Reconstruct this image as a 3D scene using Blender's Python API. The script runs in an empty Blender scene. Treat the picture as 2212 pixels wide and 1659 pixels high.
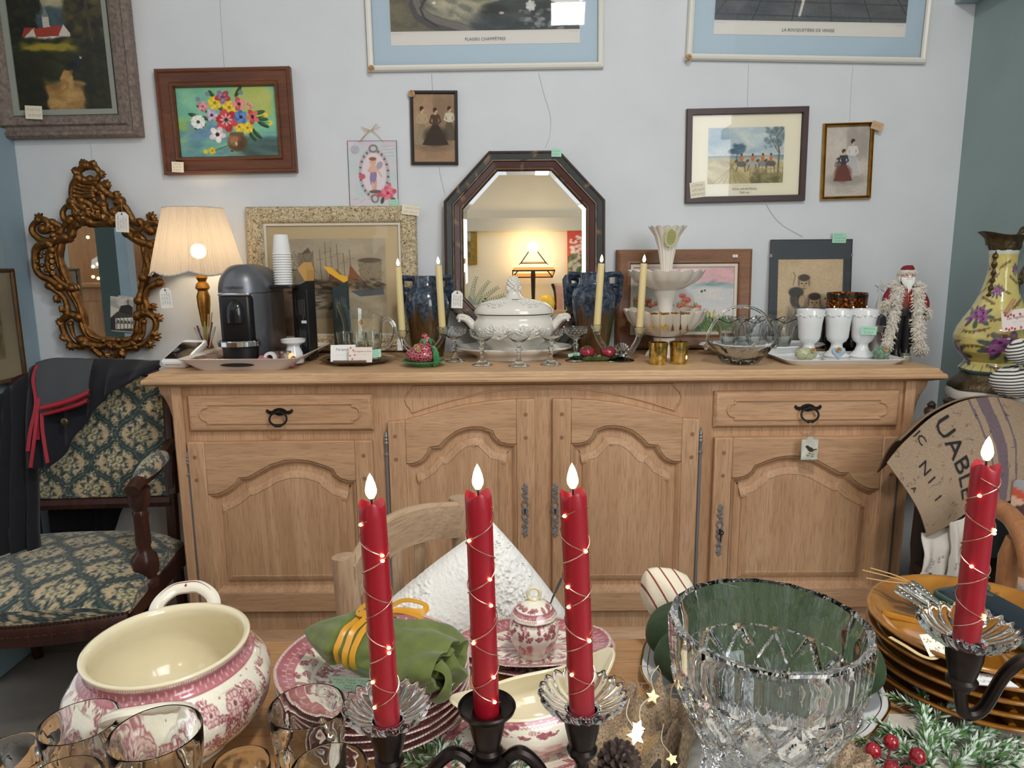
import bpy, math, random
import numpy as np
from mathutils import Vector, Matrix, noise
random.seed(7); RNG=np.random.RandomState(7)
pi=math.pi; sin=math.sin; cos=math.cos; rad=math.radians
sc=bpy.context.scene; COL=sc.collection
# ---------------- camera (a phone held at 1.31 m, tipped down) ----------------
F=1533.; CX,CY=1106.,829.5; HC=1.31; PITCH=rad(9.8); ROLL=rad(0.45)
_f=np.array([0,cos(PITCH),-sin(PITCH)]); _r=np.array([1.,0,0]); _u=np.cross(_r,_f)
R_=_r*cos(ROLL)-_u*sin(ROLL); U_=_u*cos(ROLL)+_r*sin(ROLL); O_=np.array([0,0,HC])
cam=bpy.data.cameras.new('camera'); co=bpy.data.objects.new('camera',cam); COL.objects.link(co)
cam.sensor_width=36; cam.lens=36*F/2212; cam.clip_start=.02
co.matrix_world=Matrix(((R_[0],U_[0],-_f[0],0),(R_[1],U_[1],-_f[1],0),(R_[2],U_[2],-_f[2],HC),(0,0,0,1)))
sc.camera=co
# measuring helpers: a photo pixel seen on the vertical plane y=Y or the level z=Z, in metres
def ray(x,y): return R_*(x-CX)/F+U_*(CY-y)/F+_f
def PY(x,y,Y):
    d=ray(x,y); return O_+d*(Y/d[1])
def PZ(x,y,Z):
    d=ray(x,y); return O_+d*((Z-HC)/d[2])
def depth(p): return float((np.array(p)-O_).dot(_f))
# ---------------- world, daylight, exposure ----------------
w=bpy.data.worlds.new('world'); sc.world=w; w.use_nodes=True
w.node_tree.nodes['Background'].inputs[0].default_value=(.93,.965,1.0,1); w.node_tree.nodes['Background'].inputs[1].default_value=.80
def area(name,loc,to,sx,sy,power,col):
    l=bpy.data.lights.new(name,'AREA'); l.shape='RECTANGLE'; l.size=sx; l.size_y=sy; l.energy=power; l.color=col
    o=bpy.data.objects.new(name,l); COL.objects.link(o); o.location=loc
    o.rotation_euler=(Vector(to)-Vector(loc)).to_track_quat('-Z','Y').to_euler(); return o
area('shop_window_daylight',(1.45,-1.05,2.05),(.45,2.4,1.0),1.3,1.5,36,(.90,.95,1))
area('street_daylight',(-1.42,-1.70,1.95),(-.1,2.4,.9),.55,1.6,2.5,(.92,.96,1))
area('ceiling_lamp_light',(.36,.35,2.80),(.30,1.3,0),.20,.20,16,(1,.96,.90))
vs=sc.view_settings; vs.view_transform='Standard'; vs.look='None'; vs.gamma=1; vs.use_curve_mapping=False; vs.exposure=0.12
cy=sc.cycles; cy.adaptive_threshold=.03; cy.max_bounces=11; cy.transmission_bounces=11; cy.glossy_bounces=5; cy.diffuse_bounces=3; cy.transparent_max_bounces=16
cy.sample_clamp_indirect=4; cy.sample_clamp_direct=0; cy.blur_glossy=.5
# ---------------- mesh builder ----------------
def lin(c): 
    c=np.asarray(c,float); return np.where(c<=.04045,c/12.92,((np.maximum(c,0)+.055)/1.055)**2.4)
def C(r,g=None,b=None):
    if isinstance(r,str): r=r.lstrip('#'); r,g,b=[int(r[i:i+2],16) for i in (0,2,4)]
    return tuple(float(x) for x in lin([r/255,g/255,b/255]))
class MB:
    def __init__(s,T=None): s.v=[];s.f=[];s.m=[];s.c=[];s.k=(1,1,1);s.mat=0;s.T=T
    def add(s,vs,fs,col=None):
        b=len(s.v)
        if s.T is not None: vs=[tuple(s.T@Vector(v)) for v in vs]
        s.v+=[tuple(float(q) for q in v) for v in vs]; s.f+=[tuple(b+i for i in f) for f in fs]; s.m+=[s.mat]*len(fs)
        if col is None: s.c+=[s.k]*len(vs)
        elif len(col)==len(vs) and not isinstance(col[0],(int,float)): s.c+=[tuple(float(q) for q in c[:3]) for c in col]
        else: s.c+=[tuple(col)]*len(vs)
        return s
    def at(s,loc=(0,0,0),rot=(0,0,0),sc_=1):
        from mathutils import Euler
        s.T=Matrix.Translation(Vector(loc))@Euler(rot).to_matrix().to_4x4()@(Matrix.Diagonal((*( (sc_,)*3 if isinstance(sc_,(int,float)) else sc_),1))); return s
    def box(s,x0,x1,y0,y1,z0,z1):
        v=[(x,y,z) for z in (z0,z1) for y in (y0,y1) for x in (x0,x1)]
        return s.add(v,[(0,2,3,1),(4,5,7,6),(0,1,5,4),(2,6,7,3),(0,4,6,2),(1,3,7,5)])
    def rbox(s,x0,x1,y0,y1,z0,z1,r=.004,n=3,hz=None):
        # box with rounded plan corners and softened top and bottom edges
        hz=min(r,(z1-z0)/2.01) if hz is None else hz
        def loop(ins,z):
            L=[]
            for cx,cy_,a in ((x1-r,y0+r,-90),(x1-r,y1-r,0),(x0+r,y1-r,90),(x0+r,y0+r,180)):
                for k in range(n+1):
                    t=rad(a+90*k/n); rr=max(r-ins,1e-4); L.append((cx+rr*cos(t),cy_+rr*sin(t),z))
            return L
        ls=[loop(hz,z0),loop(hz*.3,z0+hz*.3),loop(0,z0+hz),loop(0,z1-hz),loop(hz*.3,z1-hz*.3),loop(hz,z1)]
        return s.loops(ls,caps=True)
    def loops(s,ls,caps=False,closed=True,wrap=False,cols=None):
        n=len(ls[0]); v=[p for l in ls for p in l]; f=[]
        R=len(ls) if wrap else len(ls)-1
        for i in range(R):
            a=i*n; b=((i+1)%len(ls))*n
            for j in range(n if closed else n-1):
                k=(j+1)%n; f.append((a+j,a+k,b+k,b+j))
        if caps: f.append(tuple(range(n))[::-1]); f.append(tuple(range((len(ls)-1)*n,len(ls)*n)))
        return s.add(v,f,cols)
    def lathe(s,prof,n=48,fn=None,colf=None,o=(0,0,0),sx=1,sy=1):
        # prof: (r,z) pairs; fn(th,i,r,z)->(r,z); poles when r==0
        rows=[];v=[];cl=[]
        for i,(r,z) in enumerate(prof):
            if r<1e-7:
                rows.append([len(v)]); v.append((o[0],o[1],o[2]+z)); cl.append(colf(0,i,r,z) if colf else s.k)
            else:
                row=[]
                for j in range(n):
                    th=2*pi*j/n; rr,zz=(r,z) if fn is None else fn(th,i,r,z)
                    row.append(len(v)); v.append((o[0]+rr*cos(th)*sx,o[1]+rr*sin(th)*sy,o[2]+zz)); cl.append(colf(th,i,r,z) if colf else s.k)
                rows.append(row)
        f=[]
        for a,b in zip(rows,rows[1:]):
            if len(a)==1 and len(b)==1: continue
            for j in range(n):
                k=(j+1)%n
                if len(a)==1: f.append((a[0],b[k],b[j]))
                elif len(b)==1: f.append((a[j],a[k],b[0]))
                else: f.append((a[j],a[k],b[k],b[j]))
        return s.add(v,f,cl)
    def tube(s,pts,r,n=8,caps=True,closed=False,flat=1.0,up=None):
        P=[Vector(p) for p in pts]; m=len(P); rs=r if isinstance(r,(list,tuple,np.ndarray)) else [r]*m
        T=[]
        for i in range(m):
            a=P[i-1] if (i>0 or closed) else P[i]; b=P[(i+1)%m] if (i<m-1 or closed) else P[i]
            d=b-a; T.append(d.normalized() if d.length>1e-9 else Vector((0,0,1)))
        u=Vector(up) if up else (Vector((0,0,1)) if abs(T[0].z)<.9 else Vector((1,0,0)))
        nrm=(u-T[0]*u.dot(T[0])).normalized(); ls=[]
        for i in range(m):
            nrm=(nrm-T[i]*nrm.dot(T[i])); nrm=nrm.normalized() if nrm.length>1e-6 else T[i].orthogonal().normalized()
            bn=T[i].cross(nrm); ls.append([tuple(P[i]+(nrm*cos(2*pi*j/n)*flat+bn*sin(2*pi*j/n))*rs[i]) for j in range(n)])
        return s.loops(ls,caps=caps and not closed,wrap=closed)
    def prism(s,poly,y0,y1):
        n=len(poly); v=[(x,y0,z) for x,z in poly]+[(x,y1,z) for x,z in poly]
        f=[tuple(range(n)),tuple(range(n,2*n))[::-1]]+[(i,i+n,(i+1)%n+n,(i+1)%n) for i in range(n)]
        return s.add(v,f)
    def pframe(s,poly,prof,cap=False,wrap=False):
        # mitred moulding along a closed outline (x,z); prof: (inset,y)
        ls=[[(x,y,z) for x,z in inset(poly,d)] for d,y in prof]
        s.loops(ls,wrap=wrap)
        if cap: s.add(ls[-1],[tuple(range(len(poly)))])
        return s
    def grid(s,nu,nv,fn,colf=None,wu=False):
        v=[fn(i/(nu if wu else nu-1),j/(nv-1)) for j in range(nv) for i in range(nu)]
        cl=[colf(i/(nu if wu else nu-1),j/(nv-1)) for j in range(nv) for i in range(nu)] if colf else None
        f=[(j*nu+i,j*nu+(i+1)%nu,(j+1)*nu+(i+1)%nu,(j+1)*nu+i) for j in range(nv-1) for i in range(nu if wu else nu-1)]
        return s.add(v,f,cl)
    def ball(s,c,r,n=16,m=10):
        rx,ry,rz=(r,r,r) if isinstance(r,(int,float)) else r
        pr=[(sin(pi*i/m),-cos(pi*i/m)) for i in range(m+1)]; pr[0]=(0,-1); pr[-1]=(0,1)
        o=MB(); o.lathe(pr,n); return s.add([(c[0]+x*rx,c[1]+y*ry,c[2]+z*rz) for x,y,z in o.v],o.f)
    def canvas(s,w,h,img,y=0,x0=None,z0=None,curve=None):
        H,W=img.shape[:2]; x0=-w/2 if x0 is None else x0; z0=0 if z0 is None else z0
        L=lin(img)
        v=[(x0+w*i/(W-1),y if curve is None else y+curve(i/(W-1),1-j/(H-1)),z0+h*(1-j/(H-1))) for j in range(H) for i in range(W)]
        f=[(j*W+i,(j+1)*W+i,(j+1)*W+i+1,j*W+i+1) for j in range(H-1) for i in range(W-1)]
        return s.add(v,f,[tuple(L[j,i]) for j in range(H) for i in range(W)])
    def text(s,body,size,x,y,z,col=(.02,.02,.02),align='CENTER',plane='XZ',sx=1.0,rot=0):
        cu=bpy.data.curves.new('t','FONT'); cu.body=body; cu.size=size; cu.align_x=align; cu.align_y='CENTER'; cu.resolution_u=2
        ob=bpy.data.objects.new('t',cu); me=bpy.data.meshes.new_from_object(ob)
        c_,s_=cos(rot),sin(rot); vs=[]
        for q in me.vertices:
            a,b=q.co.x*sx,q.co.y; a,b=a*c_-b*s_,a*s_+b*c_
            vs.append((x+a,y,z+b) if plane=='XZ' else (x+a,y+b,z))
        s.add(vs,[tuple(p.vertices) for p in me.polygons],col)
        bpy.data.objects.remove(ob); bpy.data.curves.remove(cu); bpy.data.meshes.remove(me); return s
    def scrawl(s,x,z,w,h,lines,y,col=(.05,.05,.07),seed=0,rot=0,lw=.0005):
        # handwriting: loose looped pen strokes, one ribbon a word
        rr=random.Random(seed); c_,s_=cos(rot),sin(rot); lh=h/lines
        for l in range(lines):
            cx=x-w/2+rr.random()*w*.15; ze=z+h/2-lh*(l+.5); end=x+w/2-rr.random()*w*.25
            while cx<end:
                ww=min(w*rr.uniform(.15,.35),end-cx+w*.05); n=int(ww/(lh*.16))+4; P=[]
                ph=rr.random()*6
                for i in range(n):
                    t=i/(n-1); P.append((cx+ww*t+lh*.06*sin(i*2.1),ze+lh*.22*sin(i*1.55+ph)*(1.5 if rr.random()<.15 else 1)))
                V=[];Fs=[]
                for i,(a,b) in enumerate(P):
                    for e in (-1,1):
                        aa,bb=a-x,b+e*lw-z; V.append((x+aa*c_-bb*s_,y,z+aa*s_+bb*c_))
                Fs=[(2*i,2*i+2,2*i+3,2*i+1) for i in range(n-1)]
                s.add(V,Fs,col); cx+=ww+w*.06
        return s
    def build(s,name,mats,parent=None,smooth=35,bevel=None,sub=0,solid=None,loc=None):
        me=bpy.data.meshes.new(name); me.from_pydata(s.v,[],s.f); me.update()
        if not isinstance(mats,(list,tuple)): mats=[mats]
        for m in mats: me.materials.append(m)
        if len(mats)>1: me.polygons.foreach_set('material_index',s.m)
        if any(m.get('attr') for m in mats):
            a=me.color_attributes.new('Col','FLOAT_COLOR','POINT')
            a.data.foreach_set('color',np.c_[np.array(s.c,float),np.ones(len(s.c))].ravel())
        o=bpy.data.objects.new(name,me); COL.objects.link(o)
        if smooth:
            me.polygons.foreach_set('use_smooth',[True]*len(me.polygons))
            if smooth<180: me.set_sharp_from_angle(angle=rad(smooth))
        if solid: 
            md=o.modifiers.new('thick','SOLIDIFY'); md.thickness=solid; md.offset=0
        if bevel:
            md=o.modifiers.new('edge','BEVEL'); md.width=bevel; md.segments=2; md.limit_method='ANGLE'; md.angle_limit=rad(40)
        if sub:
            md=o.modifiers.new('sub','SUBSURF'); md.levels=sub; md.render_levels=sub
        if parent is not None: o.parent=parent
        if loc is not None: o.location=loc
        return o
def inset(poly,d):
    n=len(poly); A=sum(poly[i][0]*poly[(i+1)%n][1]-poly[(i+1)%n][0]*poly[i][1] for i in range(n)); sg=1 if A>0 else -1
    out=[]
    for i in range(n):
        p0,p1,p2=poly[i-1],poly[i],poly[(i+1)%n]
        a=(p1[0]-p0[0],p1[1]-p0[1]); b=(p2[0]-p1[0],p2[1]-p1[1]); la=math.hypot(*a) or 1e-9; lb=math.hypot(*b) or 1e-9
        na=(-a[1]/la*sg,a[0]/la*sg); nb=(-b[1]/lb*sg,b[0]/lb*sg); m=(na[0]+nb[0],na[1]+nb[1]); l2=m[0]**2+m[1]**2
        k=2/max(l2,.8); out.append((p1[0]+m[0]*k*d,p1[1]+m[1]*k*d))
    return out
def rect(w,h,x=0,z=0): return [(x-w/2,z),(x+w/2,z),(x+w/2,z+h),(x-w/2,z+h)]
def tag(o,label,cat,group=None,kind=None):
    o['label']=label; o['category']=cat
    if group: o['group']=group
    if kind: o['kind']=kind
    return o
def thing(name,label,cat,loc=(0,0,0),rot=(0,0,0),group=None):
    o=bpy.data.objects.new(name,None); COL.objects.link(o); o.empty_display_size=.02; o.location=[float(q) for q in loc]; o.rotation_euler=rot
    return tag(o,label,cat,group)
def struct(o): o['kind']='structure'; return o
def copy_tree(o,label=None,loc=None,rot=None,parent=None,sc_=None):
    c=o.copy(); COL.objects.link(c)
    if parent is not None: c.parent=parent
    if label: c['label']=label
    if loc is not None: c.location=[float(q) for q in loc]
    if rot is not None: c.rotation_euler=rot
    if sc_ is not None: c.scale=sc_
    for ch in [q for q in bpy.data.objects if q.parent==o]: copy_tree(ch,parent=c)
    return c
def bez(P,n=16):
    # smooth open curve through the points
    P=[Vector(p) for p in P]; out=[]; m=len(P)
    for i in range(m-1):
        p0=P[max(i-1,0)];p1=P[i];p2=P[i+1];p3=P[min(i+2,m-1)]
        for k in range(n):
            t=k/n; out.append(.5*((2*p1)+(p2-p0)*t+(2*p0-5*p1+4*p2-p3)*t*t+(3*p1-p0-3*p2+p3)*t**3))
    out.append(P[-1]); return out
def spiral(c,r0,r1,a0,turns,n=24,pl='XZ',y=0):
    L=[]
    for i in range(n+1):
        t=i/n; a=a0+2*pi*turns*t; r=r0+(r1-r0)*t; L.append((c[0]+r*cos(a),y,c[1]+r*sin(a)))
    return L
# ---------------- materials ----------------
MATS={}
class NT:
    def __init__(s,name):
        s.m=bpy.data.materials.new(name); s.m.use_nodes=True; s.t=s.m.node_tree; s.b=s.t.nodes['Principled BSDF']; s.co=None
    def n(s,typ,**k):
        q=s.t.nodes.new(typ)
        for a,b in k.items():
            if a in q.inputs: q.inputs[a].default_value=b
            else: setattr(q,a,b)
        return q
    def l(s,a,b): s.t.links.new(a,b)
    def coord(s,scale=(1,1,1),rot=(0,0,0)):
        if s.co is None: s.co=s.n('ShaderNodeTexCoord')
        mp=s.n('ShaderNodeMapping'); mp.inputs['Scale'].default_value=scale; mp.inputs['Rotation'].default_value=rot; s.l(s.co.outputs['Object'],mp.inputs[0]); return mp.outputs[0]
    def noise(s,scale,detail=4,co=None,rough=.55,dist=0):
        q=s.n('ShaderNodeTexNoise'); q.inputs['Scale'].default_value=scale; q.inputs['Detail'].default_value=detail; q.inputs['Roughness'].default_value=rough; q.inputs['Distortion'].default_value=dist
        s.l(co if co is not None else s.coord(),q.inputs['Vector']); return q.outputs['Fac']
    def ramp(s,fac,stops):
        q=s.n('ShaderNodeValToRGB'); e=q.color_ramp.elements
        while len(e)<len(stops): e.new(.5)
        for i,(p,c) in enumerate(stops): e[i].position=p; e[i].color=(*c,1) if len(c)==3 else c
        s.l(fac,q.inputs[0]); return q.outputs[0]
    def mix(s,fac,a,b,mode='MIX'):
        q=s.n('ShaderNodeMix',data_type='RGBA',blend_type=mode)
        for sock,val in ((q.inputs[0],fac),(q.inputs[6],a),(q.inputs[7],b)):
            if hasattr(val,'is_linked') or hasattr(val,'links'): s.l(val,sock)
            else: sock.default_value=val if isinstance(val,(int,float)) else (*val,1)
        return q.outputs[2]
    def bump(s,h,strength=.3,dist=.002):
        q=s.n('ShaderNodeBump',Strength=strength,Distance=dist); s.l(h,q.inputs['Height']); s.l(q.outputs[0],s.b.inputs['Normal'])
    def base(s,c):
        if hasattr(c,'links'): s.l(c,s.b.inputs['Base Color'])
        else: s.b.inputs['Base Color'].default_value=(*c,1)
def pbr(name,col,rough=.5,metal=0,var=0,vs_=30,bump=0,bs=60,bd=.001,coat=0,emit=None,es=0,trans=0,ior=1.5,sss=0,sheen=0,alpha=1,spec=.5):
    if name in MATS: return MATS[name]
    t=NT(name); b=t.b.inputs
    if var:
        f=t.noise(vs_); d=tuple(q*(1-var) for q in col); u=tuple(min(1,q*(1+var)) for q in col); t.base(t.ramp(f,[(.3,d),(.7,u)]))
    else: t.base(col)
    b['Roughness'].default_value=rough; b['Metallic'].default_value=metal; b['Coat Weight'].default_value=coat; b['Coat Roughness'].default_value=.05; b['Specular IOR Level'].default_value=spec
    if bump: t.bump(t.noise(bs,3),bump,bd)
    if emit: b['Emission Color'].default_value=(*emit,1); b['Emission Strength'].default_value=es
    if trans: b['Transmission Weight'].default_value=trans; b['IOR'].default_value=ior
    if sss: b['Subsurface Weight'].default_value=sss; b['Subsurface Radius'].default_value=(.01,.004,.003)
    if sheen: b['Sheen Weight'].default_value=sheen
    MATS[name]=t.m; return t.m
def attr(name,rough=.6,bump=0,bs=200,bd=.0005,coat=0,metal=0,var=0,vs_=80,sheen=0,rugged=None):
    if name in MATS: return MATS[name]
    t=NT(name); q=t.n('ShaderNodeVertexColor',layer_name='Col'); c=q.outputs[0]
    if var: c=t.mix(1.0,c,t.ramp(t.noise(vs_),[(.3,(1-var,)*3),(.7,(1,1,1))]),'MULTIPLY')
    t.base(c); t.b.inputs['Roughness'].default_value=rough; t.b.inputs['Coat Weight'].default_value=coat; t.b.inputs['Coat Roughness'].default_value=.06; t.b.inputs['Metallic'].default_value=metal; t.b.inputs['Sheen Weight'].default_value=sheen
    if bump: t.bump(t.noise(bs,3),bump,bd)
    t.m['attr']=1; MATS[name]=t.m; return t.m
def wood(name,c0,c1,c2,grain='X',rough=.55,scale=1,bump=.25,pore=.5):
    if name in MATS: return MATS[name]
    t=NT(name); s=12*scale; st={'X':(.07,1,1),'Y':(1,.07,1),'Z':(1,1,.07)}[grain]
    co_=t.coord(tuple(q*s for q in st)); a=t.noise(1.6,5,co_,.6,1.2); 
    co2=t.coord(tuple(q*s*14 for q in (st if True else st))); b=t.noise(1.4,3,co2,.5)
    c=t.ramp(a,[(.28,c0),(.5,c1),(.72,c2)]); c=t.mix(t.ramp(b,[(.36,(pore,)*3),(.5,(0,0,0))]),c,tuple(q*.55 for q in c0))
    d=t.noise(2.2,2); c=t.mix(.35,c,t.ramp(d,[(.3,c0),(.7,c2)]))
    t.base(c); t.b.inputs['Roughness'].default_value=rough; t.bump(b,bump,.0012); MATS[name]=t.m; return t.m
def glass(name,col=(1,1,1),rough=0.0,ior=1.47):
    if name in MATS: return MATS[name]
    m=bpy.data.materials.new(name); m.use_nodes=True; t=m.node_tree; t.nodes.remove(t.nodes['Principled BSDF'])
    g=t.nodes.new('ShaderNodeBsdfGlass'); g.inputs[0].default_value=(*col,1); g.inputs[1].default_value=rough; g.inputs[2].default_value=ior
    t.links.new(g.outputs[0],t.nodes['Material Output'].inputs[0]); MATS[name]=m; return m
def pane(name,tint=(1,1,1),refl=.05):
    # thin glazing: clear with a mirror-like sheen
    if name in MATS: return MATS[name]
    m=bpy.data.materials.new(name); m.use_nodes=True; t=m.node_tree; t.nodes.remove(t.nodes['Principled BSDF'])
    a=t.nodes.new('ShaderNodeBsdfTransparent'); a.inputs[0].default_value=(*tint,1); b=t.nodes.new('ShaderNodeBsdfGlossy'); b.inputs['Roughness'].default_value=.02
    fr=t.nodes.new('ShaderNodeFresnel'); fr.inputs[0].default_value=1.5
    x=t.nodes.new('ShaderNodeMixShader'); t.links.new(fr.outputs[0],x.inputs[0]); t.links.new(a.outputs[0],x.inputs[1]); t.links.new(b.outputs[0],x.inputs[2]); t.links.new(x.outputs[0],t.nodes['Material Output'].inputs[0]); MATS[name]=m; return m
# ---------------- painting on arrays (for pictures, prints and patterned ceramics) ----------------
class Img:
    def __init__(s,w,h,c): s.w,s.h=w,h; s.a=np.ones((h,w,3))*np.array(c)/255.; s.Y,s.X=np.mgrid[0:h,0:w]
    def _bb(s,x0,x1,y0,y1): return max(0,int(x0)),min(s.w,int(x1)+2),max(0,int(y0)),min(s.h,int(y1)+2)
    def ell(s,cx,cy,rx,ry,c,al=1,rot=0,soft=.25):
        r=max(rx,ry)*1.3+1; x0,x1,y0,y1=s._bb(cx-r,cx+r,cy-r,cy+r)
        if x1<=x0 or y1<=y0: return s
        X=s.X[y0:y1,x0:x1]-cx; Y=s.Y[y0:y1,x0:x1]-cy; ca,sa=cos(rot),sin(rot)
        d=np.sqrt(((X*ca+Y*sa)/max(rx,.3))**2+((-X*sa+Y*ca)/max(ry,.3))**2); m=np.clip((1-d)/soft+.5,0,1)*al
        s.a[y0:y1,x0:x1]=s.a[y0:y1,x0:x1]*(1-m[...,None])+np.array(c)/255.*m[...,None]; return s
    def poly(s,P,c,al=1):
        xs=[p[0] for p in P]; ys=[p[1] for p in P]; x0,x1,y0,y1=s._bb(min(xs)-1,max(xs)+1,min(ys)-1,max(ys)+1)
        if x1<=x0 or y1<=y0: return s
        X=s.X[y0:y1,x0:x1]+.01; Y=s.Y[y0:y1,x0:x1]+.01; ins=np.zeros(X.shape,bool); n=len(P)
        for i in range(n):
            xa,ya=P[i]; xb,yb=P[(i+1)%n]
            if ya!=yb: ins^=((Y<ya)!=(Y<yb))&(X<(xb-xa)*(Y-ya)/(yb-ya)+xa)
        m=ins*al; s.a[y0:y1,x0:x1]=s.a[y0:y1,x0:x1]*(1-m[...,None])+np.array(c)/255.*m[...,None]; return s
    def line(s,P,wd,c,al=1):
        for (xa,ya),(xb,yb) in zip(P,P[1:]):
            x0,x1,y0,y1=s._bb(min(xa,xb)-wd-1,max(xa,xb)+wd+1,min(ya,yb)-wd-1,max(ya,yb)+wd+1)
            if x1<=x0 or y1<=y0: continue
            X=s.X[y0:y1,x0:x1]; Y=s.Y[y0:y1,x0:x1]; dx,dy=xb-xa,yb-ya; l=dx*dx+dy*dy+1e-9
            t=np.clip(((X-xa)*dx+(Y-ya)*dy)/l,0,1); d=np.hypot(X-xa-t*dx,Y-ya-t*dy); m=np.clip(wd/2+.5-d,0,1)*al
            s.a[y0:y1,x0:x1]=s.a[y0:y1,x0:x1]*(1-m[...,None])+np.array(c)/255.*m[...,None]
        return s
    def band(s,y0,y1,ca,cb):
        y0,y1=int(y0),int(y1)
        for y in range(max(0,y0),min(s.h,y1)):
            t=(y-y0)/max(1,y1-y0); s.a[y]=(np.array(ca)*(1-t)+np.array(cb)*t)/255.
        return s
    def dabs(s,n,fx,fy,size,cols,al=.6,asp=2.,rot=None,rng=RNG):
        for _ in range(n):
            x=fx[0]+(fx[1]-fx[0])*rng.rand(); y=fy[0]+(fy[1]-fy[0])*rng.rand(); c=cols[rng.randint(len(cols))]; z=size*(.5+rng.rand())
            s.ell(x,y,z*asp,z,c,al,(rng.rand()*pi if rot is None else rot+rng.randn()*.3),.6)
        return s
    def grain(s,amt): s.a=np.clip(s.a*(1+RNG.randn(s.h,s.w,1)*amt),0,1); return s
    def flower(s,x,y,r,c,c2,ctr,n=6,rot=0,sq=1):
        for k in range(n):
            a=rot+2*pi*k/n; s.ell(x+r*.55*cos(a),y+r*.55*sin(a)*sq,r*.5,r*.36,c if k%2 else c2,1,a,.3)
            s.ell(x+r*.35*cos(a),y+r*.35*sin(a)*sq,r*.25,r*.12,tuple(min(255,q+50) for q in c),.6,a,.6)
        s.ell(x,y,r*.25,r*.25*sq,ctr); return s
# ================= the room =================
WALL=2.52; PXW=.00164   # wall plane; metres per photo pixel on it
m_wall=pbr('white_plaster',C(219,223,227),.85,var=.03,vs_=6,bump=.12,bs=300,bd=.0006)
m_teal=pbr('teal_paint',C(142,162,162),.55,var=.05,vs_=5,bump=.08,bs=120,bd=.0005)
m_blue=pbr('pale_blue_paint',C(142,164,176),.5,var=.06,vs_=8)
m_dkteal=pbr('dark_teal_paint',C(30,52,60),.5)
m_cream=pbr('cream_plaster',C(238,226,200),.85,var=.03,vs_=5)
b=MB(); b.box(-1.72,1.56,WALL,WALL+.12,0,2.95); struct(b.build('wall_back',m_wall,smooth=0))
b=MB(); b.box(1.54,1.66,-.15,WALL,0,2.95); struct(b.build('wall_right',m_teal,smooth=0))
b=MB(); b.box(1.47,1.54,-.15,WALL,2.135,2.20); struct(b.build('trim_1',pbr('grey_blue_paint',C(150,168,176),.5),smooth=0,bevel=.004))
b=MB(); b.box(-1.80,-1.70,2.06,WALL,0,2.95); struct(b.build('wall_left',m_teal,smooth=0))
b=MB(); b.box(-1.70,-1.685,2.40,WALL,.0,1.76); b.box(-1.70,-1.68,2.36,2.40,.0,1.76); struct(b.build('trim_2',m_blue,smooth=0,bevel=.003))
b=MB(); b.box(-1.70,-1.655,2.06,WALL,0,.16); struct(b.build('baseboard_left',pbr('ice_blue_paint',C(160,190,205),.5),smooth=0,bevel=.004))
# louvred shutter fixed on the left wall
o=thing('louvered_shutter','dark teal slatted shutter low on the left wall behind the armchair','shutter',(-1.695,2.29,.18))
b=MB(); b.box(0,.03,-.22,.10,0,.06); b.box(0,.03,-.22,.10,.62,.68); b.box(0,.029,-.2195,-.17,.0005,.6795); b.box(0,.029,.06,.0995,.0005,.6795); b.build('frame',m_dkteal,o,0)
b=MB()
for k in range(13):
    z=.08+k*.042; b.add([(.002,-.17,z+.026),(.002,.06,z+.026),(.026,.06,z),(.026,-.17,z),(.004,-.17,z+.032),(.004,.06,z+.032),(.028,.06,z+.006),(.028,-.17,z+.006)],[(0,1,2,3),(7,6,5,4),(0,4,5,1),(2,6,7,3),(1,5,6,2),(0,3,7,4)])
b.build('slats',m_dkteal,o,0)
# tiled floor
t=NT('grey_floor_tiles'); q=t.n('ShaderNodeTexBrick',offset=0.0); t.l(t.coord((1,1,1)),q.inputs['Vector'])
for a,v in (('Scale',1.0),('Mortar Size',.004),('Brick Width',.45),('Row Height',.45),('Bias',0)): q.inputs[a].default_value=v
q.inputs['Color1'].default_value=(*C(132,126,118),1); q.inputs['Color2'].default_value=(*C(124,118,110),1); q.inputs['Mortar'].default_value=(*C(62,58,54),1)
t.base(t.mix(.5,q.outputs[0],t.ramp(t.noise(7,6),[(.3,C(108,103,97)),(.7,C(142,137,128))]))); t.b.inputs['Roughness'].default_value=.42
MATS['grey_floor_tiles']=t.m
b=MB(); b.box(-4.2,3.2,-2.4,WALL+.1,-.05,0); fl=struct(b.build('floor',t.m,smooth=0))
b=MB(); b.box(-1.75,3.2,.5,WALL+.1,2.95,3.0); b.box(-1.75,3.2,-2.4,-1.4,2.95,3.0); b.box(-1.75,-1.2,-1.4,.5,2.95,3.0); b.box(-.2,.8,-.1,.5,2.95,3.0); struct(b.build('ceiling',pbr('white_ceiling',C(235,233,228),.9),smooth=0))
b=MB(); b.box(-1.75,1.75,-1.9,-1.8,0,2.95); struct(b.build('wall_rear',m_cream,smooth=0))
b=MB(); b.box(-1.75,1.75,-1.8,-1.74,2.34,2.46); struct(b.build('trim_3',pbr('stone_band',C(205,198,180),.8),smooth=0))
# round flush ceiling lamp, seen only as its reflection in the glazed print
o=thing('ceiling_lamp','round white flush ceiling lamp mirrored in the large print glass','lamp',(.36,.35,2.95))
b=MB(); b.lathe([(0,0),(.14,0),(.14,-.03),(.125,-.04),(.125,-.02),(0,-.02)],40); b.build('rim',pbr('white_enamel',C(240,240,238),.3),o)
b=MB(); b.lathe([(.125,-.03),(.12,-.05),(.08,-.075),(0,-.085)],40); b.build('diffuser',pbr('lamp_diffuser',(1,1,1),.4,emit=(1,.97,.92),es=14),o)

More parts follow.
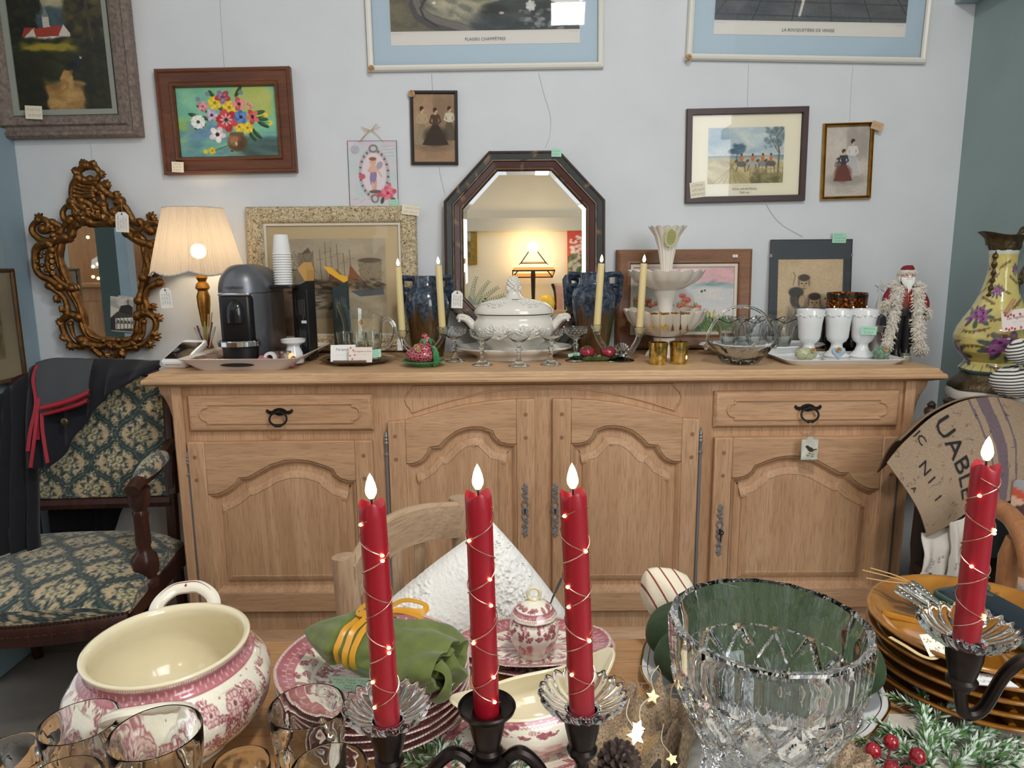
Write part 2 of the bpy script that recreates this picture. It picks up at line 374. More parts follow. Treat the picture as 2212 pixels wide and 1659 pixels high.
# ================= pictures =================
m_paper=attr('printed_paper',.75); m_oil=attr('oil_paint',.42,bump=.5,bs=160,bd=.0012); m_note=attr('note_paper',.7); m_pane=pane('picture_glass')
NOTE_G=C(176,226,200); NOTE_C=C(238,228,206); INK=C(52,52,60)
def fit(TL,TR,BR,BL,Y):
    P=[PY(*q,Y) for q in (TL,TR,BR,BL)]; w=(np.linalg.norm(P[1]-P[0])+np.linalg.norm(P[2]-P[3]))/2; h=(np.linalg.norm(P[0]-P[3])+np.linalg.norm(P[1]-P[2]))/2
    d=(P[2]-P[3])+(P[1]-P[0]); return (P[2]+P[3])/2,w,h,math.atan2(d[2],d[0])
def note(pt,w,h,label,col=NOTE_G,lines=3,seed=0,rot=0,rx=0,rz=0,cat='price note',name='price_note'):
    o=thing(name,label,cat,pt,(rx,rot,rz)); b=MB(); c=rectgrid=None
    b.k=col; b.add([(-w/2,-.0002+.0*k,-h/2) if k==0 else (w/2,-.0002,-h/2) if k==1 else (w/2,-.0008,h/2) if k==2 else (-w/2,-.0008,h/2) for k in range(4)],[(0,1,2,3)])
    b.add([(-w/2,0,-h/2),(w/2,0,-h/2),(w/2,0,h/2),(-w/2,0,h/2)],[(3,2,1,0)])
    b.scrawl(0,0,w*.9,h*.85,lines,-.0012,INK,seed,lw=max(.0004,h*.012)); b.build('paper',m_note,o,0); return o
def frame_obj(name,label,pos,w,h,roll,prof,fmat,inner,cat='framed picture',lean=0,group=None,backd=.004):
    # prof: (inset,y) with y<0 towards the room; inner: callback(parent,iw,ih,d)
    o=thing(name,label,cat,pos,(lean,-roll,0),group)
    P=rect(w,h); b=MB(); b.pframe(P,[(0,-backd)]+prof); d=prof[-1][0]; y=prof[-1][1]
    b.add([(x,-backd,z) for x,z in P],[(3,2,1,0)])
    b.build('frame',fmat,o,30); inner(o,w-2*d,h-2*d,d,y); return o
def wire(name,label,pts,r=.0006,col='wire'):
    b=MB(); b.tube([tuple(PY(x,y,WALL-.004)) for x,y in pts] if len(pts)>2 else [tuple(PY(x,y,WALL-.004)) for x,y in pts],r,5)
    return tag(b.build(name,pbr('nylon_wire',C(205,206,208),.35)),label,'wire')
def bezpx(P): return [(v[0],v[1]) for v in bez([(x,y,0) for x,y in P],8)]
# --- large oil landscape, upper left
def art_landscape():
    I=Img(210,260,(52,56,38)); g=np.random.RandomState(3)
    I.band(0,70,(168,158,128),(150,146,124)); I.dabs(200,(0,210),(0,60),5,[(176,165,132),(150,145,126),(190,178,140)],.35,3,0,g)
    I.dabs(260,(60,160),(55,95),7,[(58,76,86),(70,88,96),(48,62,70),(80,96,100)],.5,1.3,None,g)
    I.dabs(500,(0,60),(0,110),6,[(24,24,16),(38,36,22),(52,46,24),(18,20,14)],.6,1.3,None,g); I.dabs(120,(40,75),(15,60),4,[(40,38,24),(28,28,18)],.6,1.4,None,g)
    I.dabs(520,(128,210),(0,120),7,[(34,30,16),(62,56,24),(80,72,30),(26,24,14),(92,84,40)],.6,1.3,None,g)
    I.poly([(78,100),(78,66),(84,50),(90,66),(92,100)],(196,188,178)); I.poly([(78,68),(84,46),(91,68)],(120,124,120))
    I.poly([(30,112),(40,88),(62,88),(70,112)],(150,58,44)); I.poly([(54,92),(60,88),(64,112),(38,112),(38,106)],(206,198,186))
    I.poly([(62,108),(58,90),(112,84),(122,104)],(158,56,40)); I.poly([(118,82),(130,100),(130,116),(108,116),(108,100)],(210,196,186)); I.poly([(64,106),(110,104),(110,120),(64,118)],(222,212,198))
    for x in (72,82,94,102): I.ell(x,112,1.5,3,(120,90,80))
    I.dabs(300,(0,210),(112,130),5,[(46,48,26),(30,34,18),(60,58,28)],.7,2,0,g); I.dabs(180,(50,120),(126,150),6,[(148,132,38),(120,116,40),(168,146,44)],.5,3,0,g)
    I.dabs(900,(0,210),(140,260),7,[(40,42,20),(52,54,24),(30,32,16),(64,62,28)],.6,2.2,.2,g)
    I.poly([(112,172),(120,172),(128,200),(160,262),(60,262),(92,205)],(150,112,62)); I.dabs(260,(70,150),(200,262),6,[(176,138,78),(150,110,60),(196,160,100),(120,86,46)],.5,3,.1,g); I.dabs(40,(104,122),(172,205),3,[(190,150,90),(160,120,70)],.6,2,-.8,g)
    I.line([(178,130),(186,196)],4,(120,102,66)); I.line([(188,124),(206,198)],5,(98,82,52)); I.line([(166,40),(172,118)],6,(66,54,34))
    I.ell(130,160,14,8,(20,22,26)); I.ell(140,154,6,7,(30,38,48)); I.ell(145,146,2.5,3,(190,190,184)); I.ell(152,196,10,5,(158,132,90),1,-.3)
    I.dabs(300,(150,210),(120,262),6,[(36,36,18),(26,26,14),(50,46,22)],.6,1.6,None,g); I.dabs(260,(0,60),(150,262),7,[(32,32,16),(44,40,20),(26,28,14)],.6,1.6,None,g)
    return I.grain(.05).a
m_taupe=pbr('taupe_carved_frame',C(126,112,104),.7,var=.38,vs_=80,bump=.8,bs=90,bd=.004)
pos,w,h,ro=fit((-30,10),(289,0),(318,302),(-3,299),WALL); hh=.565
def inner(o,iw,ih,d,y):
    b=MB(); b.canvas(iw,ih,art_landscape(),y+.004,z0=d); b.build('canvas',m_oil,o,180)
    b=MB(); b.pframe(rect(iw,ih,0,d),[(0,y-.004),(.018,y-.001),(.018,y+.006)]); b.build('slip',pbr('grey_green_slip',C(150,156,146),.6),o,30)
frame_obj('landscape_painting','large dark oil painting of a village path in a carved taupe frame',(pos[0],WALL,pos[2]),w,hh,.012,[(0,-.035),(.006,-.044),(.016,-.046),(.022,-.036),(.034,-.038),(.040,-.048),(.058,-.042),(.066,-.034),(.074,-.020)],m_taupe,inner,'painting')
note(PY(73,243,WALL-.055),.056,.042,'cream price card tucked in the corner of the dark landscape painting',NOTE_C,2,3,.05)
# --- flower painting
def art_flowers():
    I=Img(240,172,(132,190,150)); g=np.random.RandomState(5)
    I.dabs(700,(0,240),(0,120),11,[(128,196,156),(118,186,160),(150,200,130),(140,206,170),(110,176,160)],.4,1.8,.2,g)
    I.dabs(160,(150,215),(10,70),11,[(178,190,90),(168,186,100),(190,196,110)],.35,1.5,.3,g); I.dabs(120,(0,60),(90,130),10,[(150,190,90),(130,180,110)],.35,2,0,g)
    I.dabs(500,(0,240),(118,172),9,[(110,178,168),(140,196,180),(96,150,150),(160,204,150),(90,132,150)],.45,3,0,g)
    I.dabs(70,(140,240),(130,170),7,[(58,84,84),(70,100,92),(90,120,110)],.45,3.2,.15,g); I.dabs(30,(20,90),(90,125),6,[(92,130,180),(110,150,170)],.4,3,.1,g)
    for x,y,a in ((40,68,.3),(60,52,.6),(52,96,-.4),(188,118,.8),(205,94,.5),(196,64,-.2),(150,12,-1),(88,20,1),(96,118,.4),(176,122,1),(202,80,.1),(170,100,.5),(104,50,.9),(70,76,.2)):
        I.ell(x,y,15,5,(30,66,38),1,a); I.ell(x+3,y-1,9,2,(70,120,60),.8,a)
    I.ell(139,137,24,22,(94,66,40)); I.ell(132,132,14,13,(176,116,80),.9,0,.8); I.ell(146,140,8,10,(60,52,36),.7,0,.9); I.ell(136,140,3,5,(230,210,170),.7); I.poly([(124,112),(154,112),(158,120),(120,120)],(110,84,44))
    for fx,fy in ((124,158),(153,158)): I.ell(fx,fy,4,3,(110,70,40))
    Y1,Y2=(238,212,60),(222,186,40)
    for x,y,r in ((92,38,17),(126,50,17),(146,98,13),(166,101,14),(76,156,9)): I.flower(x,y,r,Y1,Y2,(170,130,30),9)
    I.flower(116,82,28,(180,36,46),(206,70,76),(30,20,24),6,.3); 
    for k in range(8): a=k*pi/4; I.ell(116+10*cos(a),80+10*sin(a),6,2.5,(238,190,190),.8,a)
    I.flower(152,74,17,(70,110,176),(100,140,200),(24,26,50),7,.2); I.flower(180,74,16,(196,64,66),(222,110,104),(60,26,30),5,.5,1.3); I.flower(82,68,15,(182,162,194),(206,190,214),(40,34,56),6)
    I.flower(62,46,14,(206,128,140),(224,156,164),(180,90,110),5); I.flower(112,24,19,(150,112,150),(176,60,66),(90,70,100),5,.4,.8); I.flower(150,42,17,(200,84,88),(232,150,150),(60,30,36),5,.7); I.flower(176,46,8,(210,110,120),(230,160,160),(180,80,90),5)
    I.flower(48,84,17,(246,246,240),(226,230,226),(60,70,50),11); I.flower(92,116,20,(244,232,232),(224,206,212),(30,26,34),5,.2)
    for x,y in ((76,16),(156,14),(52,28),(212,70),(222,90),(60,158)): I.ell(x,y,6,6,(120,140,150) if y<30 else Y1)
    I.line([(84,156),(130,138)],2,(80,110,50)); I.line([(208,72),(190,76)],1.5,(60,90,40)); I.line([(220,90),(196,86)],1.5,(60,90,40))
    return I.grain(.03).a
m_wal=wood('reddish_walnut',C(74,40,24),C(104,58,34),C(126,74,44),'X',.42,2)
pos,w,h,ro=fit((330,154),(621,147),(645,374),(363,379),WALL)
def inner(o,iw,ih,d,y):
    b=MB(); b.canvas(iw,ih,art_flowers(),y+.004,z0=d); b.build('canvas',m_oil,o,180)
frame_obj('flower_painting','small oil painting of anemones and daisies in a brown wooden frame','painting' and (pos[0],WALL,pos[2]),w,h,ro,[(0,-.026),(.004,-.032),(.010,-.030),(.014,-.024),(.042,-.022),(.046,-.028),(.054,-.026),(.058,-.014)],m_wal,inner,'painting')
note(PY(384,361,WALL-.034),.040,.034,'cream price card on the lower left corner of the flower painting',NOTE_C,3,5,.05)
# --- two large white framed prints
m_white_lac=pbr('glossy_white_frame',C(236,233,224),.18,coat=.5)
def sticker(pt,label,r=.011,seed=0):
    o=thing('round_sticker',label,'sticker',pt,(0,seed*.7,0)); b=MB(); b.k=C(196,160,112); b.add([(r*cos(2*pi*k/24),-.0012,r*sin(2*pi*k/24)) for k in range(24)],[tuple(range(24))])
    b.add([(r*cos(2*pi*k/24),0,r*sin(2*pi*k/24)) for k in range(24)]+[(r*cos(2*pi*k/24),-.0012,r*sin(2*pi*k/24)) for k in range(24)],[(k,(k+1)%24,24+(k+1)%24,24+k) for k in range(24)])
    for k in range(40):
        a=random.random()*6.3; q=r*.85*math.sqrt(random.random()); l=r*.22; t=random.random()*6.3
        b.add([(q*cos(a)-l*cos(t),-.0018,q*sin(a)-l*sin(t)),(q*cos(a)+l*.2*sin(t),-.0018,q*sin(a)-l*.2*cos(t)),(q*cos(a)+l*cos(t),-.0018,q*sin(a)+l*sin(t)),(q*cos(a)-l*.2*sin(t),-.0018,q*sin(a)+l*.2*cos(t))],[(0,1,2,3)],C(120,78,40))
    b.build('disc',m_note,o,0); return o
def art_pond():
    I=Img(300,80,(92,98,98)); g=np.random.RandomState(8)
    I.dabs(700,(0,300),(0,80),7,[(84,90,92),(70,76,80),(104,108,106),(92,96,100)],.4,3,0,g); I.dabs(200,(0,70),(0,80),7,[(124,116,88),(110,104,82),(96,92,74)],.6,2,.1,g)
    I.dabs(200,(70,190),(28,64),6,[(176,170,140),(196,188,158),(150,148,128),(84,88,88)],.5,2.5,.25,g)
    P=[(290*.55+0,6),(110,8),(70,16),(48,28),(40,40),(46,54),(66,66),(96,74),(130,84)]
    I.line(P,20,(80,78,76)); I.line([(x+2,y-4) for x,y in P],10,(122,116,108)); I.line([(x+8,y+6) for x,y in P[:7]],3,(54,54,54))
    I.dabs(160,(150,300),(40,80),6,[(60,66,66),(52,58,60),(84,90,90)],.5,3,0,g)
    I.poly([(140,0),(176,0),(178,10),(168,8),(166,24),(150,24),(146,8),(134,8)],(196,182,150)); I.dabs(50,(134,180),(0,22),2.5,[(90,70,54),(214,204,180),(160,140,110)],.7,1.2,None,g)
    I.ell(230,16,30,14,(150,156,160),.9); I.ell(240,10,16,9,(176,180,182),.8); I.line([(200,14),(214,24),(240,26),(262,22)],1.5,(100,104,108)); I.line([(206,4),(224,8),(236,4)],1.2,(100,104,108))
    I.poly([(32,0),(56,0),(50,10),(36,10)],(200,186,130)); I.line([(38,8),(40,22)],4,(60,80,96)); I.ell(42,24,4,2,(40,44,50))
    I.flower(222,44,8,(220,220,214),(196,198,194),(210,210,204),7); I.ell(176,54,4,2,(220,190,190)); I.ell(70,38,3,2,(230,230,220)); I.dabs(26,(200,300),(50,78),2.5,[(190,192,190),(140,146,146)],.5,2,0,g)
    return I.grain(.05).a
def art_paving():
    I=Img(300,70,(98,102,106)); g=np.random.RandomState(9); I.dabs(900,(0,300),(0,70),7,[(92,96,102),(80,84,90),(110,114,116),(100,100,98)],.4,3,0,g)
    for x in range(-80,420,42): I.line([(x,0),(150+(x-150)*1.5,72)],1.6,(66,68,74))
    for y in (8,22,40,60): I.line([(0,y),(300,y+4)],1.5,(70,72,78))
    I.dabs(60,(0,30),(0,6),3,[(90,92,70),(70,74,60)],.7,1.5,None,g); I.ell(38,3,3,3,(206,170,120))
    I.poly([(176,0),(252,0),(240,10),(226,16),(218,24),(204,20),(186,16),(178,8)],(196,190,136)); I.dabs(60,(180,244),(0,20),3.5,[(222,216,164),(170,162,110),(240,234,190)],.7,2,.4,g)
    for x in (262,282,296): I.line([(x,0),(x+1,12)],3,(190,192,196)); 
    I.line([(136,42),(132,60)],4,(222,220,212)); I.ell(136,38,2.5,4,(222,220,212))
    return I.grain(.05).a
m_mat=pbr('blue_mat_board',C(186,204,216),.8)
def white_print(name,label,BL,BR,x0L,x1R,hh,art,title,tx,ty,ink):
    p0=PY(*BL,WALL); p1=PY(*BR,WALL); w=np.linalg.norm(p1-p0); ro=math.atan2(p1[2]-p0[2],p1[0]-p0[0]); pos=(p0+p1)/2
    def inner(o,iw,ih,d,y):
        k=w/506.; a0=-.5*iw+x0L*k; a1=.5*iw-x1R*k; pb=.0835*1.0*k*506/ .83
        pb=(ih*0)+53*k
        b=MB(); b.box(-iw/2,iw/2,y+.006,y+.008,d,d+ih); b.build('mat_board',m_mat,o,0)
        b=MB(); b.k=C(224,221,214); b.add([(a0,y+.005,d+pb-14*k),(a1,y+.005,d+pb-14*k),(a1,y+.005,d+ih*.93),(a0,y+.005,d+ih*.93)],[(0,1,2,3)])
        I=art(); ph=(a1-a0)*I.shape[0]/I.shape[1]; zb=d+pb+14*k
        b.canvas(a1-a0-.002,ph,I,y+.0045,x0=a0+.001,z0=zb)
        rest=d+ih*.93-zb-ph; up=Img(60,30,(120,118,104)); up.dabs(200,(0,60),(0,30),5,[(96,100,84),(130,124,100),(150,146,126),(80,84,74)],.6,1.4); b.canvas(a1-a0-.002,rest,up.a,y+.0045,x0=a0+.001,z0=zb+ph)
        b.text(title,.0135,tx*k,y+.0040,d+pb-3.5*k,ink,sx=1.0); 
        for xx,al in ((a0+.002,'LEFT'),(a1-.002,'RIGHT')): b.scrawl((a0+.02 if al=='LEFT' else a1-.02),d+pb+9*k,.034,.004,1,y+.004,C(140,136,130),4,lw=.0002)
        b.build('print',m_paper,o,180)
        b=MB(); b.add([(-iw/2,y+.002,d),(iw/2,y+.002,d),(iw/2,y+.002,d+ih),(-iw/2,y+.002,d+ih)],[(0,1,2,3)]); b.build('glass_pane',m_pane,o,0)
    return frame_obj(name,label,(pos[0],WALL,pos[2]),w,hh,ro,[(0,-.014),(.003,-.021),(.010,-.024),(.017,-.021),(.020,-.014)],m_white_lac,inner)
white_print('framed_print','large white framed print of a garden pond titled in grey capitals',(797,157),(1303,149),38,38,.66,art_pond,'PLAISIRS CHAMPÊTRES',0,0,C(96,96,100))
white_print('framed_print','large white framed print of a paved square above the fox hunting picture',(1480,131),(1995,140),42,36,.62,art_paving,'LA BOUQUETIÈRE DE VENISE',0,0,C(96,96,100))
sticker(PY(802,148,WALL-.026),'round kraft sticker on the corner of the pond print frame',seed=1); sticker(PY(1488,124,WALL-.026),'round kraft sticker on the corner of the paved square print frame',seed=2)
# --- small prints
def figure(I,x,y,h,dress,top,skin=(214,180,150),hair=(60,44,34),wd=.5,face=0):
    # a small standing figure in a wide skirt
    I.poly([(x-h*.07,y-h*.58),(x+h*.07,y-h*.58),(x+h*wd*.5,y-h*.02),(x+h*wd*.3,y),(x-h*wd*.3,y),(x-h*wd*.5,y-h*.02)],dress); I.ell(x,y-h*.25,h*wd*.42,h*.26,dress,.9,0,.5)
    for k in range(7): xx=x+(k-3)*h*wd*.13; I.line([(x+(k-3)*h*.02,y-h*.55),(xx,y-h*.02)],1,tuple(q*.72 for q in dress),.7)
    I.poly([(x-h*.10,y-h*.82),(x+h*.10,y-h*.82),(x+h*.06,y-h*.55),(x-h*.06,y-h*.55)],top); I.line([(x-h*.10,y-h*.79),(x-h*.15,y-h*.62),(x-h*.02,y-h*.56)],h*.05,top); I.line([(x+h*.10,y-h*.79),(x+h*.15,y-h*.64),(x+h*.05,y-h*.56)],h*.05,top)
    I.ell(x,y-h*.85,h*.035,h*.04,skin); I.ell(x+face,y-h*.93,h*.045,h*.06,skin); I.ell(x,y-h*.965,h*.055,h*.045,hair,1,0,.3); I.ell(x-face*1.2,y-h*.93,h*.03,h*.05,hair)
def art_fashion(bg,cols,W=96,Hh=150):
    I=Img(W,Hh,bg); g=np.random.RandomState(11); I.dabs(160,(5,W-5),(5,Hh-25),8,[tuple(q*.95 for q in bg),tuple(min(255,q*1.04) for q in bg)],.4,1.5,None,g)
    I.ell(W*.5,Hh*.76,W*.46,Hh*.09,tuple(q*.8 for q in bg),.8,0,.6); I.dabs(60,(W*.5,W*.95),(8,Hh*.4),5,[tuple(q*.84 for q in bg)],.35,3,1.4,g)
    for x,y,h,d,t,wd in cols: figure(I,x*W,y*Hh,h*Hh,d,t,wd=wd,face=2)
    for k in range(6): I.line([(W*.28,Hh*(.87+.015*k)),(W*.75-RNG.rand()*20,Hh*(.87+.015*k))],.8,tuple(q*.75 for q in bg),.7)
    return I.grain(.03).a
m_black=pbr('black_lacquer_frame',C(22,22,24),.3,coat=.3)
def glazed(art,y_in=.004,mat=None,pane_=True,mg=0):
    def inner(o,iw,ih,d,y):
        b=MB(); b.canvas(iw-2*mg,ih-2*mg,art,y+y_in,z0=d+mg); b.build('print',mat or m_paper,o,180)
        if pane_: b=MB(); b.add([(-iw/2,y+.0015,d),(iw/2,y+.0015,d),(iw/2,y+.0015,d+ih),(-iw/2,y+.0015,d+ih)],[(0,1,2,3)]); b.build('glass_pane',m_pane,o,0)
    return inner
pos,w,h,ro=fit((886,197),(988,197),(991,357),(889,357),WALL)
frame_obj('framed_print','narrow black framed sepia fashion print of three ladies beside the octagonal mirror',(pos[0],WALL,pos[2]),w,h,ro,[(0,-.012),(.003,-.016),(.008,-.016),(.0105,-.010)],m_black,glazed(art_fashion((178,148,118),[(.2,.74,.56,(170,152,124),(186,166,136),.5),(.86,.68,.5,(110,96,80),(214,206,186),.5),(.52,.75,.55,(64,48,38),(84,62,46),.75)])))
sticker(PY(889,202,WALL-.018),'round kraft sticker on the corner of the black fashion print frame',seed=3)
pos,w,h,ro=fit((1785,268),(1893,264),(1878,430),(1769,433),WALL)
m_brass=pbr('aged_brass',C(176,140,66),.32,1,var=.2,vs_=40)
frame_obj('framed_print','narrow brass framed pale fashion print of two ladies at far right',(pos[0],WALL,pos[2]),w,h,ro,[(0,-.012),(.003,-.018),(.006,-.012),(.009,-.017),(.012,-.010)],m_brass,glazed(art_fashion((206,196,186),[(.62,.70,.52,(208,206,204),(220,216,212),.5),(.3,.74,.3,(150,140,130),(120,110,106),.3),(.42,.78,.46,(122,66,54),(56,60,70),.62)],96,150)))
note(PY(1895,272,WALL-.022),.040,.026,'folded kraft tag on the top corner of the brass framed print',C(208,172,130),1,8,.3)
def art_hunt():
    I=Img(150,112,(206,212,206)); g=np.random.RandomState(12); I.band(0,58,(196,208,212),(224,218,196)); I.dabs(160,(0,150),(0,50),8,[(176,196,206),(226,226,214),(206,214,210),(150,176,196)],.35,2.2,.1,g)
    I.band(56,66,(120,150,176),(170,180,160)); I.dabs(260,(0,150),(66,112),6,[(206,194,150),(186,172,120),(222,210,170),(170,158,110)],.5,2.4,.3,g)
    for k in range(7): I.line([(60-k*4,66),(8+k*12,112)],1.2,(150,134,92),.8)
    I.line([(56,66),(58,48)],1.4,(70,86,100)); I.dabs(26,(46,68),(34,50),3,[(70,100,120),(90,120,140)],.7,2,0,g)
    I.line([(138,96),(140,50),(134,20),(146,4)],3,(110,104,84)); I.line([(139,52),(120,18)],1.6,(110,104,84)); I.line([(139,40),(149,16)],1.6,(110,104,84)); I.dabs(70,(112,150),(0,40),3,[(120,140,150),(96,116,120)],.5,1.5,None,g)
    for x in (66,88,108,124):
        I.ell(x,72,10,6,(g.randint(60,190),)*3,1,.1); I.line([(x-6,74),(x-10,86)],1.6,(84,70,56)); I.line([(x+6,74),(x+8,88)],1.6,(84,70,56)); I.ell(x-10,66,4,2.5,(100,84,70),1,-.6); I.ell(x,62,3.4,6,(206,120,80)); I.ell(x,54,2,2.5,(60,44,40))
    for k in range(9): I.line([(84+k*8,80),(84+k*8,96)],1.5,(150,132,90))
    I.line([(80,84),(150,82)],2,(176,156,110)); I.dabs(70,(88,150),(94,112),4,[(120,110,70),(96,90,60),(160,150,100)],.6,1.8,None,g)
    return I.grain(.03).a
pos,w,h,ro=fit((1487,237),(1750,231),(1735,434),(1478,440),WALL)
def inner(o,iw,ih,d,y):
    b=MB(); b.k=C(236,230,208); b.add([(-iw/2,y+.005,d),(iw/2,y+.005,d),(iw/2,y+.005,d+ih),(-iw/2,y+.005,d+ih)],[(0,1,2,3)])
    b.canvas(iw*.70,ih*.69,art_hunt(),y+.0045,z0=d+ih*.155); b.text('FOX-HUNTING.',.0105,0,y+.0042,d+ih*.085,C(90,84,70),sx=1.15); b.text('Full cry',.0115,0,y+.0042,d+ih*.042,C(90,84,70)); b.scrawl(0,d+ih*.125,.1,.004,1,y+.0042,C(130,122,100),6,lw=.0002); b.build('print',m_paper,o,180)
    b=MB(); b.add([(-iw/2,y+.0015,d),(iw/2,y+.0015,d),(iw/2,y+.0015,d+ih),(-iw/2,y+.0015,d+ih)],[(0,1,2,3)]); b.build('glass_pane',m_pane,o,0)
frame_obj('framed_print','dark brown framed hunting scene print with a wide cream border',(pos[0],WALL,pos[2]),w,h,ro,[(0,-.016),(.002,-.020),(.019,-.020),(.021,-.012)],pbr('dark_mahogany_frame',C(62,38,36),.42,var=.15,vs_=30),inner)
note(PY(1507,410,WALL-.022),.052,.052,'cream price card in the corner of the hunting print',NOTE_C,3,9,-.12)
# --- angel plaque with raffia bow
pos,w,h,ro=fit((756,306),(859,305),(861,446),(757,446),WALL)
o=thing('tin_plaque','small pink tin plaque with a cherub in an oval hung by raffia','plaque',(pos[0],WALL-.002,pos[2]),(0,-ro,0))
I=Img(104,142,(196,204,206)); I.band(0,30,(206,190,206),(196,208,212)); I.band(30,142,(196,208,212),(226,206,216)); I.dabs(200,(0,104),(0,142),8,[(186,214,210),(226,206,220),(206,214,216)],.35,1.5)
I.ell(54,70,31,52,(150,140,140)); I.ell(54,70,28,49,(226,214,220)); 
for k in range(46): a=k*2*pi/46; I.ell(54+30*cos(a),70+50*sin(a),3,2,(100,92,94) if k%2 else (190,180,180),1,a)
I.ell(54,16,10,9,(130,122,124)); I.ell(54,16,6,5,(206,198,200)); I.ell(54,124,9,10,(130,122,124)); I.ell(54,124,5,6,(206,198,200)); I.line([(44,70),(66,60)],2,(206,196,204))
I.ell(66,52,6,9,(176,160,170),1,.6); I.ell(52,44,7,8,(222,172,152)); I.ell(52,38,8,4,(150,90,60)); I.ell(52,60,8,11,(226,180,160)); I.line([(46,58),(42,64),(52,66)],4,(222,172,152)); I.poly([(46,68),(60,66),(58,90),(46,94),(44,80)],(150,124,170)); I.line([(50,90),(51,106)],5,(222,176,158)); I.line([(57,88),(55,106)],5,(214,164,146)); I.ell(56,109,14,4,(110,90,84)); I.line([(60,60),(70,76)],3,(222,172,152))
I.flower(82,112,15,(216,92,116),(232,130,146),(180,50,80),7); I.ell(64,116,6,5,(206,80,104)); I.ell(96,108,5,5,(210,86,110)); I.ell(28,76,7,6,(206,90,110)); I.ell(86,94,4,5,(214,110,126)); I.ell(70,128,4,8,(70,80,66),1,.3); I.ell(92,126,6,3,(74,88,70),1,-.3)
I.ell(15,18,9,9,(120,116,130),.5); I.ell(15,18,7.5,7.5,(206,200,210),.9)
for k in range(4): I.line([(10,14+k*3),(20,14+k*3)],1,(130,124,140),.8); I.line([(6+k*16,126+k%2*6),(20+k*14,124)],1,(170,150,160),.7); I.line([(70,12+k*7),(98,10+k*7)],1,(176,160,170),.7)
b=MB(); b.canvas(w,h,I.a,-.004); b.build('printed_face',attr('tin_print',.35,coat=.2),o,180)
b=MB(); b.box(-w/2-.0015,w/2+.0015,-.0035,0,-.0015,h+.0015); b.build('tin_sheet',pbr('dark_tin',C(60,40,40),.4,.6),o,0)
b=MB(); A=h
for sgn,x0 in ((-1,-.036),(-.8,-.04),(1,.036)): b.tube([(x0*1.1,-.005,A-.004),(x0*.6,-.006,A+.018),(0.004*sgn,-.006,A+.034)],.0009,5)
for dx,dz in ((-.042,.012),(-.036,.006),(.03,.02),(.022,.024),(.038,.012),(-.03,-.004)): b.tube([(0,-.007,A+.034),(dx*.5,-.009,A+.034+dz*.6),(dx*.8,-.006,A+.034+dz)],.0007,5)
b.build('raffia_cord',pbr('raffia',C(196,160,108),.7),o)
note(PY(851,438,WALL-.010),.030,.022,'green price note on the lower corner of the cherub plaque',NOTE_G,2,12)
# --- wires on the wall
wire('picture_wire','curved nylon wire hanging from the pond print to the octagonal mirror',bezpx([(1164,158),(1176,205),(1189,250),(1188,290),(1178,320)]))
wire('picture_wire','short nylon wire above the black fashion print',[(933,160),(934,178),(935,196)],.0008)
wire('picture_wire','thin nylon wire between the black fashion print and the octagonal mirror',bezpx([(949,360),(953,385),(962,420)]))
wire('picture_wire','straight nylon wire above the hunting print',[(1618,138),(1616,185),(1615,231)])
wire('picture_wire','straight nylon wire above the brass framed print',[(1843,142),(1839,200),(1836,264)])
wire('picture_wire','loose curved wire dangling below the hunting print',bezpx([(1656,441),(1668,462),(1692,487),(1735,511)]),.0008)
wire('picture_wire','long nylon wire above the flower painting',[(474,-20),(480,80),(485,147)])
wire('picture_wire','nylon wire between the landscape painting and the gilt mirror',[(196,306),(198,330),(200,352)])
b=MB(); b.ball((0,-.002,0),.003,8,6); o=tag(b.build('wall_nail',pbr('grey_steel',C(110,112,116),.4,.8)),'small grey nail at the top of the flower painting','nail'); o.location=[float(q) for q in PY(486,149,WALL-.006)]
# ================= sideboard =================
TOP=1.0; FY=2.05   # worktop level, plane of the carcass front
oak=(C(172,128,92),C(202,158,120),C(218,178,140))
oakX=wood('bleached_oak_across',*oak,grain='X'); oakZ=wood('bleached_oak_upright',*oak,grain='Z'); oakT=wood('bleached_oak_top',C(178,136,98),C(206,166,124),C(220,184,144),'X',.5)
m_iron=pbr('dark_iron',C(48,46,46),.42,.75); m_pewter=pbr('grey_pewter',C(136,136,138),.4,.35,bump=.2,bs=200); m_peg=pbr('oak_peg',C(150,108,74),.6)
XM=.092
sb=thing('sideboard','long bleached oak sideboard with four arched panel doors and two drawers','sideboard',(XM,2.25,0))
def P2(px,py,Y=FY): p=PY(px,py,Y); return (float(p[0])-XM,float(p[2]))
YB=-.20  # carcass front in local coordinates (2.05)
# top
b=MB(); P=[(-1.155,-.25),(1.155,-.25),(1.155,.245),(-1.155,.245)]
def lp(ins,z): return [(x,y,z) for x,y in inset(P,ins)]
b.loops([lp(.034,.958),lp(.022,.962),lp(.008,.966),lp(.001,.971),lp(0,.977),lp(.003,.983),lp(.010,.986),lp(.012,.990),lp(.015,.992),lp(.018,.998),lp(.026,1.0)],caps=True)
b.build('worktop',oakT,sb,25)
